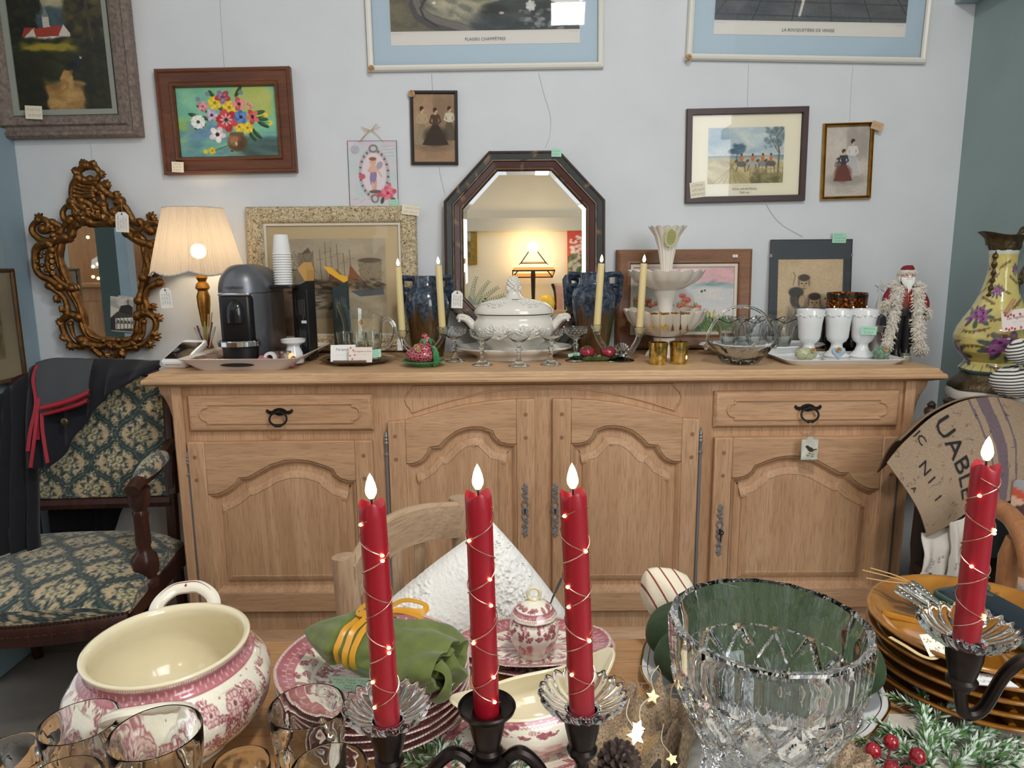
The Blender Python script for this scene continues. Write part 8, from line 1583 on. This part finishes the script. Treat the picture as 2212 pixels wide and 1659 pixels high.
def pil(s):
    def f(u,v):
        a,c=2*u-1,2*v-1; e=(1-a**4)*(1-c**4); z=c*.150*(1-.05*a*a); y=-s*.060*max(e,0)**.5; 
        tuft=.006*max(0,sin(a*9+c*5))*abs(noise.noise(Vector((a*26,c*26,s)))) if s>0 else 0
        n_=(.010*abs(noise.noise(Vector((a*34,c*34,s*3))))+.004*noise.noise(Vector((a*60,c*60,1))))*(1 if sin(a*4.2-c*4.2+.6)>-.2 else .15) if s>0 else 0
        return (a*.150*(1-.05*c*c),y-n_-tuft,z)
    return f
b.grid(130,130,pil(1)); b.grid(30,30,lambda u,v:pil(-1)(1-u,v)); b.build('cover',pbr('white_tufted_cotton',C(236,234,228),.95,bump=.6,bs=160,bd=.003,sheen=.2),o,180)
# ================= tumblers =================
tm=None
def tumb(label,x,y,r,h):
    global tm
    loc=(x,y,TZ+.0008+(.0026 if x>-.12 else 0)); sc_=(r/.037,r/.037,h/.10)
    if tm is None:
        tm=thing('thumbprint_tumbler',label,'glass',loc,group='thumbprint tumblers on the table')
        def th_(th,i,r_,z):
            k=0
            if .012<z<.088 and 1<i<22:
                # ring of round lenses below, slanting flutes above
                a=((th/(2*pi)*8)%1-.5)*2; d=math.hypot(a*.95,(z-.066)/.017); k=-.0055*max(0,1-d*d)
                if z>.083: k+=-.0006*abs(sin(th*12+z*90))
            return (r_+k,z)
        pr=[(0,0),(.026,0),(.029,.003)]+[(np.interp(z,[.003,.05,.10],[.029,.034,.0368]),z) for z in np.linspace(.008,.092,18)]+[(.0366,.0990),(.0362,.100),(.0357,.0990),(.0348,.085),(.0318,.056),(.0285,.030),(.0255,.022),(0,.020)]
        b=MB(); b.lathe(pr,128,th_); b.build('glass_body',m_green_glass,tm,180); tm.scale=sc_
    else: copy_tree(tm,label,loc,None,None,sc_)
tumb('thumbprint tumbler in front of the left side of the open tureen',-.411,.607,.0352,.125)
tumb('tall thumbprint tumbler in front of the open tureen handle',-.312,.556,.0385,.150)
tumb('thumbprint tumbler in front of the soup plates',-.202,.628,.0370,.125)
tumb('thumbprint tumbler at the left edge of the table',-.487,.612,.0360,.085)
tumb('thumbprint tumbler nearest the lower left corner',-.384,.532,.0345,.120)
tumb('small low thumbprint tumbler between the two tall ones',-.258,.598,.0270,.085)
tumb('thumbprint tumbler beside the left candelabra arm',-.166,.566,.0350,.105)
# ================= candelabra =================
m_brz=pbr('dark_patinated_bronze',C(40,32,30),.32,.75,var=.35,vs_=40,bump=.15,bs=60,bd=.001); m_bob=glass('bobeche_glass',(.99,.995,.995),0,1.33)
m_redwax=pbr('red_wax',C(150,10,32),.38,sss=.12,coat=.15); m_cop=pbr('silvery_copper_wire',C(214,170,150),.28,.9)
m_led=pbr('fairy_light_bead',(1,.8,.5),.3,emit=(1,.62,.22),es=9); m_rflame=pbr('warm_candle_flame',(1,.85,.6),.5,emit=(1,.78,.40),es=4.5)
CUP=[(0,0),(.0075,0),(.0085,.004),(.0125,.007),(.0135,.011),(.011,.014),(.0125,.020),(.0155,.034),(.0165,.046),(.0165,.0475),(.0130,.0475),(.0125,.036),(0,.034)]
bob=None
def bobeche(label,loc,r=.0375):
    global bob
    if bob is None:
        bob=thing('glass_bobeche',label,'drip dish',loc,group='scalloped glass drip dishes')
        fl=lambda th,i,r_,z:(r_*(1+(.055*cos(th*20)*((r_-.013)/.025) if r_>.014 else 0)),z+(.0016*cos(th*20+.8)*max(0,(r_-.015)/.022)))
        b=MB(); b.lathe([(.0135,.002),(.0135,-.001),(.018,-.0005),(.027,.003),(.034,.009),(.0372,.0155),(.0365,.0175),(.0325,.0135),(.026,.0080),(.019,.0045),(.0135,.002)],240,fl); b.build('dish',m_bob,bob,180)
    else: copy_tree(bob,label,loc,None,None,(r/.0375,)*3)
def wires(name,label,bp,tp,r,turns,ph,leds,seed):
    # copper wire wound round a candle, beads of light along it
    p0=Vector([float(q) for q in bp]); p1=Vector([float(q) for q in tp]); o=thing(name,label,'string lights',p0); d=p1-p0; u=Vector((1,0,0)); u=(u-d.normalized()*u.dot(d.normalized())).normalized(); v=d.normalized().cross(u); n=int(turns*26)
    def pt(t,h=1): return d*(.04+.90*t)+(u*cos(ph+h*2*pi*turns*t)+v*sin(ph+h*2*pi*turns*t))*(r+.0009)
    b=MB()
    for h in (1,-1): b.tube([pt(k/n,h) for k in range(n+1)],.00050,5)
    b.build('wire',m_cop,o)
    b=MB(); b.ball((0,0,0),(.0017,.0017,.0014),10,7); me=None
    for k,t in enumerate(leds):
        if me is None: me=b.build('light_bead',m_led,o); q=me
        else: q=me.copy(); COL.objects.link(q); q.parent=o
        q.location=pt(*t)
    return o
RC=.0112; yC=.562
BS=[tuple(float(c) for c in PY(837,1552,yC)),tuple(float(c) for c in PY(1052,1545,yC)),tuple(float(c) for c in PY(1258,1528,yC))]; TP=[tuple(float(c) for c in PY(803,1086,yC)),tuple(float(c) for c in PY(1033,1066,yC)),tuple(float(c) for c in PY(1238,1064,yC))]
LBL=('left red candle of the three-armed candelabra','middle red candle of the three-armed candelabra','right red candle of the three-armed candelabra')
def stickarm(name,label,cx,cy_,cups,pan):
    o=thing(name,label,'candelabra',(cx,cy_,TZ+.0026)); z0=TZ+.0026; zc=min(c[2] for c in cups)-z0-.014
    hub=pan[2]-z0-.060 if pan else zc-.03
    b=MB(); b.lathe([(0,0),(.056,0),(.058,.005),(.052,.011),(.03,.016),(.014,.026),(.011,.036),(.017,.044),(.019,.050),(.012,.058),(.010,hub-.020),(.018,hub-.012),(.020,hub-.004),(.013,hub+.002),(.020,hub+.010),(.0205,hub+.016),(.014,hub+.020),(0,hub+.021)],32); b.build('stem',m_brz,o)
    if pan:
        zp=pan[2]-z0-.0475+.008; b=MB(); b.lathe([(r,z+zp-.004) for r,z in CUP],28,o=(pan[0]-cx,pan[1]-cy_,0)); b.lathe([(.0125,zp+.0415),(.020,zp+.0415),(.0245,zp+.0455),(.0255,zp+.0485),(.0245,zp+.0500),(.0225,zp+.0470),(.0125,zp+.0440)],40,o=(pan[0]-cx,pan[1]-cy_,0)); b.build('centre_cup',m_brz,o)
    for c in cups:
        if pan and abs(c[0]-pan[0])<1e-6: continue
        x=c[0]-cx; y=c[1]-cy_; zz=c[2]-z0-.0475-.0030; s=1 if x>0 else -1
        b=MB(); b.lathe([(r,z+zz) for r,z in CUP],28,o=(x,y,0)); b.build('arm_cup',m_brz,o)
        b=MB(); L=abs(x); P=bez([(s*.014,y*.1,hub-.002),(s*.013,y*.15,hub+.012),(s*L*.34,y*.3,hub+.024),(s*L*.55,y*.5,hub+.008),(s*L*.74,y*.75,hub-.026),(s*L*.93,y,hub-.030),(x,y,hub-.010),(x,y,zz+.004)],8); b.tube(P,[.0058]*len(P),10); b.tube(spiral((s*.017,hub-.003),.006,.003,pi/2,.9,14,y=0),.0042,8); b.build('arm',m_brz,o)
    return o
stickarm('candelabra','dark bronze three-armed candelabra holding three red candles',BS[1][0],yC,BS,BS[1])
for i in (0,2): bobeche('scalloped glass drip dish under the %s candle of the three-armed candelabra'%('left' if i==0 else 'right'),(BS[i][0],BS[i][1],BS[i][2]-.002))
for i in range(3):
    cd=candle('red_candle',LBL[i],(BS[i][0],BS[i][1],BS[i][2]-.008),TP[i],RC,m_redwax,'red candles on the table',.0225,True)
def beads(tn,ph,i):
    # beads sit where a wire passes the front of the candle
    L=[]
    for h in (1,-1):
        for k in range(-7,8):
            a=[-2.35,-.9][(k+i+(h>0))%2]; t=h*(a-ph+2*pi*k)/(2*pi*tn)
            if 0<=t<=1 and (k+i)%5!=3: L.append((t,h))
    return L
for i,(tn,ph) in enumerate(((4.3,2.6),(4.1,.6),(4.4,2.2))): wires('fairy_light_wire','wire of tiny lights wound round the %s candle of the three-armed candelabra'%('left','middle','right')[i],BS[i],TP[i],RC,tn,ph,beads(tn,ph,i),i)
bR=tuple(float(c) for c in PY(2087,1382,.60)); tR=tuple(float(c) for c in PY(2130,1003,.60))
stickarm('candelabra','dark bronze candelabra partly out of frame at the right holding one red candle',bR[0]+.086,.60,[bR],None)
bobeche('scalloped glass drip dish under the red candle at far right',(bR[0],.60,bR[2]-.002),.0405)
candle('red_candle','single red candle at the right above the amber plates',(bR[0],.60,bR[2]-.008),tR,.0112,m_redwax,'red candles on the table',.0225,True)
wires('fairy_light_wire','wire of tiny lights wound round the right-hand single candle',bR,tR,.0112,3.7,2.0,beads(3.7,2.0,1),5)
# ================= cut crystal bowl =================
m_cry=glass('cut_crystal',(.985,.99,.995),0,1.52); o=thing('crystal_bowl','large footed cut crystal bowl at the front right of the table','bowl',(.247,.638,TZ+.0030)); o.scale=(.955,.955,1); H=.200
PR=[(0,.0),(.064,.0),(.067,.004),(.0675,.010)]+[(np.interp(z,[.010,.030,.052,.075,.100,.130,.155,.175,H],[.0675,.061,.0585,.0635,.078,.0915,.0965,.0985,.1000]),z) for z in np.linspace(.014,H-.004,64)]+[(.1000,H),(.0985,H+.0025)]
IN=[(.0900,H+.0015),(.0880,H-.006)]+[(np.interp(z,[.056,.075,.10,.13,.155,H],[.030,.046,.062,.0775,.0835,.0875]),z) for z in np.linspace(H-.012,.058,22)]+[(0,.054)]
NP=len(PR)
def cut(th,i,r,z):
    if i>=NP or r<.02: return (r,z)
    N=16; fac=cos(pi/N)/cos(((th+pi/N)%(2*pi/N))-pi/N)
    if z>.150: return (r*(.995*fac+.005),z)
    def dia(n,zz,span,dp):
        u=th/(2*pi)*n; v=(z-zz)/span; a=(u+v)%1; c=(u-v)%1; g=min(min(a,1-a),min(c,1-c))*2; return -dp*max(0,1-g*3.2)+dp*.25*(g>.6)
    if z>.088: return (r+dia(14,.119,.062,.0050),z)
    if z>.080: return (r+.0012*cos((z-.084)/.004*pi/2),z)
    if z>.030: return (r+dia(16,.055,.034,.0036),z)
    return (r*(1+.012*cos(th*12)),z)
b=MB(); b.lathe(PR+IN,288,cut); b.build('crystal_body',m_cry,o,22)
# ================= velvet pumpkin on a gold rimmed plate =================
gx_,gy_=.320,.853; o=thing('gold_rim_plate','white plate with a gold rim under the green velvet pumpkin','plate',(gx_,gy_,TZ)); b=MB(); b.lathe([(0,0),(.085,0),(.095,.004),(.150,.016),(.1515,.0178),(.147,.0172),(.094,.007),(0,.0045)],96,lambda th,i,r,z:(r*(1+.008*cos(th*12)) if r>.12 else r,z)); b.build('plate_body',m_white_por,o,60); b=MB(); b.tube([(.1515*(1+.008*cos(12*a))*cos(a),.1515*(1+.008*cos(12*a))*sin(a),.0178) for a in [2*pi*k/160 for k in range(160)]],.0014,6,closed=True); b.tube([(.143*(1+.008*cos(12*a))*cos(a),.143*(1+.008*cos(12*a))*sin(a),.0160) for a in [2*pi*k/160 for k in range(160)]],.0008,6,closed=True); b.build('gold_line',m_gold,o)
o=thing('velvet_pumpkin','squat dark green velvet pumpkin behind the crystal bowl','pumpkin',(gx_,gy_,TZ+.0055)); b=MB()
def pum(u,v):
    th=2*pi*u; ph=pi*v; lob=1-.13*(1-abs(sin(th*4)))**2.2; r=.147*sin(ph)**.75*lob; z=.048-.046*cos(ph)-(.022*max(0,1-r/.06) if v>.5 else 0); return (r*cos(th),r*sin(th),max(z,.0012)+.002*noise.noise(Vector((cos(th)*3,sin(th)*3,v*4))))
b.grid(160,50,pum,wu=True); t=NT('green_velvet'); n_=t.noise(24,4,None,.6,1); t.base(t.ramp(n_,[(.3,C(28,48,20)),(.6,C(42,66,28)),(.75,C(60,84,40))])); t.b.inputs['Roughness'].default_value=.85; t.b.inputs['Sheen Weight'].default_value=.06; t.bump(t.noise(300,2),.3,.001); b.build('velvet_body',t.m,o,180)
# striped fabric piece beside it, with twine
p=PY(1437,1280,.955); t=NT('cream_red_stripe'); w_=t.n('ShaderNodeTexWave',wave_type='BANDS',bands_direction='X'); w_.inputs['Scale'].default_value=19; w_.inputs['Distortion'].default_value=.15; t.l(t.coord((1,1,1),(0,-.2,0)),w_.inputs['Vector']); t.base(t.ramp(w_.outputs['Fac'],[(.93,C(226,214,190)),(.965,C(140,66,62))])); t.b.inputs['Roughness'].default_value=.95; t.bump(t.noise(400,2),.5,.001)
o=thing('striped_fabric_bulb','cream fabric bulb with thin red stripes behind the velvet pumpkin','fabric ornament',p,(0,rad(-38),.2)); b=MB(); b.lathe([(0,-.046),(.006,-.044),(.016,-.036),(.030,-.018),(.038,.002),(.036,.022),(.026,.038),(.013,.048),(.008,.058),(.006,.072),(0,.074)],48,lambda th,i,r,z:(r*(1+.05*cos(th*5)+(.15*cos(th*7) if z>.04 else 0)),z)); b.v=[(x,y,-z) for x,y,z in b.v]; b.f=[f[::-1] for f in b.f]; b.build('stuffed_body',t.m,o,180); b=MB(); m_twine=MATS['twine']
for k in range(4): b.tube([(.0105*cos(a),.0105*sin(a),-.049+.0018*k) for a in [2*pi*i/16 for i in range(16)]],.0012,5,closed=True)
b.tube(bez([(.010,-.004,-.048),(.030,-.012,-.030),(.034,-.014,-.052),(.012,-.008,-.046)],7),.0011,5); b.build('twine_tie',m_twine,o)
o=thing('pumpkin_stem_tie','knotted twine tie sticking out beside the striped fabric bulb','twine',PY(1400,1300,.962)); b=MB(); b.tube(bez([(0,0,0),(.008,0,.004),(.016,-.004,.006),(.026,-.006,.012)],6),[.0035,.004]*9+[.003],6); b.ball((.008,0,.003),.005,8,6); b.build('knot',pbr('dark_twine',C(120,92,50),.9,bump=.8,bs=300),o)
# ================= amber sectioned plates =================
ax_,ay_=.600,.846; t=NT('amber_glaze'); n_=t.noise(9,4,None,.6,.6); t.base(t.ramp(n_,[(.3,C(120,72,18)),(.5,C(150,96,28)),(.72,C(178,124,46))])); t.b.inputs['Roughness'].default_value=.10; t.b.inputs['Coat Weight'].default_value=.6; m_amb2=t.m
ap=None
for k in range(5):
    z=TZ+k*.0165; lb=('topmost amber glazed sectioned plate holding cutlery and a phone','amber glazed sectioned plate at the bottom of the stack','amber glazed sectioned plate second from the bottom of the stack','amber glazed sectioned plate in the middle of the stack','amber glazed sectioned plate just below the topmost one')[0 if k==4 else k+1]
    if ap is None:
        ap=thing('sectioned_plate',lb,'plate',(ax_,ay_,z),group='amber sectioned plates'); b=MB(); b.lathe([(0,.004),(.070,.004),(.076,0),(.082,0),(.086,.006),(.106,.013),(.127,.021),(.1315,.0245),(.1310,.0270),(.127,.0272),(.120,.0245),(.104,.0130),(.080,.0105),(0,.010)],128,lambda th,i,r,z:(r*(1+.012*abs(sin(th*2.5)) if r>.1 else r),z)); b.build('plate_body',m_amb2,ap,180)
        b=MB()
        for P in ([(-.110,.032,.0185),(-.05,.012,.0115),(.01,-.004,.0115)],[(.01,-.004,.0115),(.035,-.06,.0115),(.043,-.105,.0185)],[(.01,-.004,.0115),(.06,.05,.0115),(.080,.083,.0185)],[(.01,-.004,.0115),(-.012,-.06,.0115),(-.028,-.110,.0185)]): b.tube(bez(P,8),[.0048]*(8*2+1),8)
        b.build('divider',m_amb2,ap)
    else: copy_tree(ap,lb,(ax_,ay_,z),(0,0,0))
topz=TZ+4*.0165+.0165
m_sil=pbr('worn_silver',C(196,194,188),.2,1,bump=.5,bs=220,bd=.001)
kn_=None
for i,(a,c,lb) in enumerate((((1931,1274),(2028,1332),'silver knife handle, lowest left of the cutlery bundle'),((1938,1262),(2035,1326),'silver knife handle, second from left in the cutlery bundle'),((1952,1264),(2042,1320),'silver knife handle in the middle of the cutlery bundle'),((1966,1256),(2050,1316),'silver knife handle, second from right in the cutlery bundle'),((1976,1266),(2056,1322),'silver knife handle, rightmost of the cutlery bundle'))):
    p0=Vector([float(v) for v in PZ(*a,topz+.034)]); p1=Vector([float(v) for v in PZ(*c,topz+.008)]); d=(p1-p0); rt=d.to_track_quat('X','Z').to_euler()
    if kn_ is None:
        kn_=thing('silver_knife',lb,'cutlery',p0,rt,'silver knives on the amber plate'); b=MB(); b.tube([(0,0,0),(.004,0,0),(.016,0,0),(.035,0,0),(.058,0,0),(.064,0,0)],[.003,.0065,.0068,.0048,.0042,.0045],10,flat=.55); 
        for k in range(6): b.ball((.006+.003*k,(-1)**k*.002,.0032),(.0018,.0018,.001),6,4)
        b.build('handle',m_sil,kn_); b=MB(); b.tube([(.064,0,0),(.07,0,0),(.085,0,0),(.105,0,0)],[.0028,.0052,.0055,.0020],10,flat=.16); b.build('blade',m_sil,kn_)
    else: copy_tree(kn_,lb,p0,rt)
o=thing('raffia_strands','loose raffia strands standing behind the silver knives','raffia',PZ(1975,1262,topz+.03)); b=MB()
for P in ([(0,0,0),(-.03,.012,.006),(-.062,.02,.012)],[(0,0,0),(-.03,.008,.000),(-.060,.012,.004)],[(0,0,0),(-.02,.01,.008),(-.05,.022,.014)]): b.tube(bez(P,5),[.0016]*11,5,flat=.4)
b.build('strands',MATS['raffia'],o)
o=thing('raffia_ribbon','pale raffia ribbon with a cream tag lying in the amber plate','ribbon',PZ(1925,1378,topz)); b=MB(); q=[Vector([float(v) for v in PZ(x,y,topz+.004)])-o.location for x,y in ((1922,1376),(1955,1395),(1990,1416),(2016,1422),(2036,1410),(2050,1390))]; q=bez(q,5); b.tube(q,[.0032]*len(q),6,flat=.22,up=(0,0,1)); b.build('raffia_band',pbr('pale_raffia',C(216,190,140),.7),o)
o=note(PZ(2026,1392,topz+.014),.036,.026,'cream tag on the raffia ribbon in the amber plate',NOTE_C,2,91,.0,rad(-50),.15)
o=note(PZ(2128,1468,topz+.002),.052,.036,'white price card lying at the front of the topmost amber plate',C(238,238,236),2,93,0,rad(-80),rad(172),'price card')
# phone lying on the amber plate
pa=PZ(2012,1288,topz+.026); pc_=PZ(2236,1440,topz+.008); an=math.atan2(pc_[1]-pa[1],pc_[0]-pa[0]); Lp=.150; o=thing('mobile_phone','dark mobile phone in a green case lying across the topmost amber plate','phone',(ax_+.028,ay_+.002,topz+.013),(0,rad(3),an)); b=MB(); b.rbox(-Lp/2,Lp/2,-.038,.038,-.0055,.0045,.010,5,.003); b.build('case',pbr('sage_green_case',C(60,84,72),.45),o,40); b=MB(); b.rbox(-Lp/2+.004,Lp/2-.004,-.034,.034,.0040,.0053,.007,5,.0004); b.build('screen',pbr('phone_screen',C(30,38,46),.05),o,40)
b=MB(); b.tube([(-Lp/2+.012+.010*cos(a),.034+.012*sin(a),.004) for a in [2*pi*k/18 for k in range(18)]],.003,7,closed=True); b.build('strap_ring',pbr('sage_green_case',C(60,84,72),.45),o)
# ================= burlap, stars, pine cone =================
m_burl=attr('burlap_weave',.98,bump=1.0,bs=600,bd=.003)
def burlap(name,label,c,P,Q,nu,nv,amp,seed,lift=.02):
    o=thing(name,label,'burlap',c); cc=Vector(o.location); A=bez([Vector([float(v) for v in PZ(*p)]) for p in P],8); B=bez([Vector([float(v) for v in PZ(*p)]) for p in Q],8)
    def at(L,u): k=u*(len(L)-1); i=min(int(k),len(L)-2); return L[i].lerp(L[i+1],k-i)
    def fn(u,v):
        p=at(A,u).lerp(at(B,u),v)-cc; n1=noise.noise(Vector((u*5+seed,v*4,seed))); n2=noise.noise(Vector((u*13,v*9,seed*2))); 
        p.z=max(.0015,p.z*.5+lift*(.5+n1*1.3)+amp*n2*.6+amp*abs(sin(u*9+v*4+seed))*.8); p.x+=amp*.5*n2; p.y+=amp*.4*n1
        fr=.0035*noise.noise(Vector((u*90,seed,1))) if v<.03 or v>.97 else 0; p.y+=fr; return tuple(p)
    def cf(u,v):
        cu,cv=cos(2*pi*u*nu/8),cos(2*pi*v*nv/8); k=.80+.26*cu*cv-.34*(cu<-.55 and cv<-.55)-.22*(cu>.75 and cv<-.3)+.12*noise.noise(Vector((u*30,v*30,5))); return tuple(np.array(C(200,174,144))*k)
    b=MB(); b.grid(nu,nv,fn,cf); b.build('cloth',m_burl,o,180); return o,fn
bo,bf=burlap('burlap_cloth','crumpled frayed burlap gathered between the gravy boat and the crystal bowl',(.150,.700,TZ+.0025),[(1330,1510,.80),(1378,1478,.815),(1420,1500,.80),(1480,1520,.795),(1512,1530,.79)],[(1240,1670,.79),(1330,1680,.80),(1420,1690,.80),(1450,1690,.79),(1480,1680,.78)],248,232,.012,3,.026)
burlap('burlap_cloth','crumpled burlap between the crystal bowl foot and the pine sprigs',(.360,.690,TZ+.0025),[(1765,1550,.785),(1795,1562,.79),(1840,1600,.785),(1885,1635,.78)],[(1745,1680,.785),(1800,1680,.79),(1850,1690,.785),(1900,1690,.78)],160,160,.008,8,.016)
b=MB()
rr=random.Random(8)
for k in range(24):
    u=rr.random(); p=Vector(bf(u,.0)); b.tube(bez([p,p+Vector((rr.gauss(0,.006),.008,.006)),p+Vector((rr.gauss(0,.014),.014+rr.random()*.010,.010*rr.random()))],4),.0006,4)
p=Vector(bf(.62,.10)); b.tube(bez([p,p+Vector((.004,.012,.022)),p+Vector((.018,.016,.030)),p+Vector((.022,.008,.012)),p+Vector((.012,-.004,.004))],6),.0009,5)
b.build('frayed_threads',pbr('jute_thread',C(176,148,112),.9),bo,0)
m_star=pbr('lit_star',(1,.9,.6),.4,emit=(1,.84,.42),es=3.2); m_star2=pbr('pale_star',C(240,226,170),.4,emit=(1,.86,.5),es=.7)
def star(label,px,py,z,r,mat,rot):
    o=thing('star_light',label,'star light',PZ(px,py,z),rot); b=MB(); pts=[((r if k%2==0 else r*.5)*sin(k*pi/5),(r if k%2==0 else r*.5)*cos(k*pi/5)) for k in range(10)]; n=10; b.add([(x,-.0015,z_) for x,z_ in pts]+[(0,-.005,0),(0,.005,0)]+[(x,.0015,z_) for x,z_ in pts],[(k,(k+1)%n,n) for k in range(n)]+[((k+1)%n+n+2,k+n+2,n+1) for k in range(n)]+[(k,k+n+2,(k+1)%n+n+2,(k+1)%n) for k in range(n)]); b.build('star',mat,o,0); b=MB(); b.tube(bez([(0,.001,r*.9),(-.004,.004,r+.012),(.004,.008,r+.026)],5),.0006,5); b.build('wire',pbr('pale_wire',C(226,220,200),.3),o); return o
star('small pale star light at the top of the burlap',1410,1505,TZ+.055,.0080,m_star2,(rad(-25),rad(14),0)); star('bright gold star light in the middle of the burlap',1374,1590,TZ+.060,.0095,m_star,(rad(-30),rad(-10),.1)); star('second gold star light just above the bright one',1378,1572,TZ+.058,.0078,m_star,(rad(-25),rad(30),0)); star('faint star light glowing low in the right of the burlap',1452,1640,TZ+.052,.0060,m_star2,(rad(-30),rad(-20),0))
o=thing('pine_cone','frosted dark pine cone at the front of the burlap',"pine cone",PZ(1332,1650,TZ+.052),(rad(50),0,.4)); b=MB()
for k in range(64):
    a=k*2.4; t_=k/64; r=.021*sin(pi*(.12+.85*t_))**.8; z=-.018+.040*t_; d=Vector((cos(a),sin(a),.75)); b.tube([Vector((r*.3*cos(a),r*.3*sin(a),z)),Vector((r*.8*cos(a),r*.8*sin(a),z+.002)),Vector((r*1.1*cos(a),r*1.1*sin(a),z+.007))],[.003,.0048,.0024],5,flat=.5)
b.build('scales',pbr('frosted_cone',C(70,56,50),.7,var=.7,vs_=120),o,30)
# ================= frosted greenery and berries =================
m_need=attr('frosted_needles',.7); 
def sprig_(label,branches,z0,seed,ln=.015,grp='frosted artificial fir sprigs',dens=3.6):
    rr=random.Random(seed); P0=PZ(branches[0][0][0],branches[0][0][1],z0); o=thing('fir_sprig',label,'greenery',P0,group=grp); c=Vector([float(v) for v in P0]); bs=MB(); nb=MB()
    for br in branches:
        q=bez([Vector([float(v) for v in PZ(x,y,z0+(br[0][2] if len(br[0])>2 else 0)+.012*k_/max(1,len(br)-1)*(1 if k_%2 else .4))])-c for k_,(x,y,*_r) in enumerate(br)],10)
        bs.tube(q,[.0016]*(len(q)-1)+[.0006],5)
        for i in range(len(q)-1):
            d=(q[i+1]-q[i]); n=max(1,int(d.length/.001*dens*.55)); d0=d.normalized()
            for k in range(n):
                p=q[i]+d*(k/n); a=rr.random()*2*pi; s=d0.cross(Vector((0,0,1))).normalized(); u=d0.cross(s); l=ln*rr.uniform(.7,1.15)*(1-.35*(i/len(q))**3); e=p+(d0*.75+(s*cos(a)+u*sin(a)*.75)).normalized()*l; 
                if e.z<-z0+TZ+.003: e.z=-z0+TZ+.003
                w_=.00095; tg=rr.random(); g=C(76,116,62) if tg<.5 else C(100,142,84) if tg<.8 else C(58,94,52); wh=C(216,228,214); fr=rr.random()<.48; h=(s*sin(a)-u*cos(a))*w_; m_=p.lerp(e,.6); c1=g; c2=wh if fr else g; c3=wh if rr.random()<.5 else g
                nb.add([p-h,p+h,m_+h*1.4,e,m_-h*1.4],[(0,1,2,4),(4,2,3)],[c1,c1,c2,c3,c2])
    bs.build('twigs',pbr('brown_twig',C(84,66,44),.8),o); nb.build('needles',m_need,o,0); return o
sprig_('frosted fir sprig reaching up in front of the amber plates',[[(2010,1660),(2000,1580),(1990,1478)],[(2005,1570),(2040,1540),(2070,1518)],[(1998,1540),(1960,1518),(1915,1500)],[(2003,1600),(2060,1590),(2110,1560)],[(2005,1610),(1960,1590),(1905,1585)]],TZ+.012,1)
sprig_('frosted fir sprig spreading beside the red berries',[[(2020,1665),(1960,1625),(1850,1600)],[(1960,1630),(1930,1580),(1880,1560)],[(2000,1650),(1940,1650),(1870,1640)],[(1990,1640),(2020,1600),(2040,1570)]],TZ+.010,2)
sprig_('frosted fir sprig at the lower right corner of the table',[[(2050,1670),(2100,1630),(2205,1600)],[(2080,1650),(2110,1600),(2150,1575)],[(2100,1640),(2160,1650),(2212,1640)],[(2060,1650),(2040,1620),(2060,1580)],[(2120,1660),(2160,1630),(2215,1620)]],TZ+.008,3)
sprig_('frosted fir sprig behind the left candelabra arm',[[(960,1660),(930,1630),(880,1600)],[(945,1650),(955,1620),(930,1590)],[(960,1670),(990,1640),(985,1605)],[(930,1655),(890,1645),(862,1625)]],TZ+.012,4,.014)
sprig_('frosted fir sprig under the middle of the three-armed candelabra',[[(1040,1690),(1090,1660),(1110,1635)],[(1060,1680),(1110,1670),(1150,1655)],[(1050,1690),(1070,1660),(1075,1630)]],TZ+.010,5,.014)
o=thing('berry_pick','sprig of five shiny red berries lying on the frosted fir','berries',PZ(1936,1650,TZ+.030)); c=Vector(o.location); m_ber=pbr('shiny_red_berry',C(150,18,34),.14,coat=.6); m_bst=pbr('dark_red_stem',C(96,34,40),.6)
hub=Vector([float(v) for v in PZ(1918,1642,TZ+.028)])-c
for k,(x,y,r,z) in enumerate(((1886,1622,.0082,.034),(1925,1604,.0080,.036),(1982,1634,.0084,.036),(1926,1662,.0080,.034),(1962,1672,.0078,.032))):
    q=Vector([float(v) for v in PZ(x,y,TZ+z)])-c; b=MB(); b.ball((0,0,0),(r,r,r*1.06),20,14); b.ball((0,-r*.55,r*.92),(.0010,.0010,.0006),6,4); e=b.build('berry',m_ber,o); e.location=q; b=MB(); b.tube(bez([hub,(hub+q)/2+Vector((0,0,-.002)),q],6),[.0013]*13,6); b.build('stem',m_bst,o)
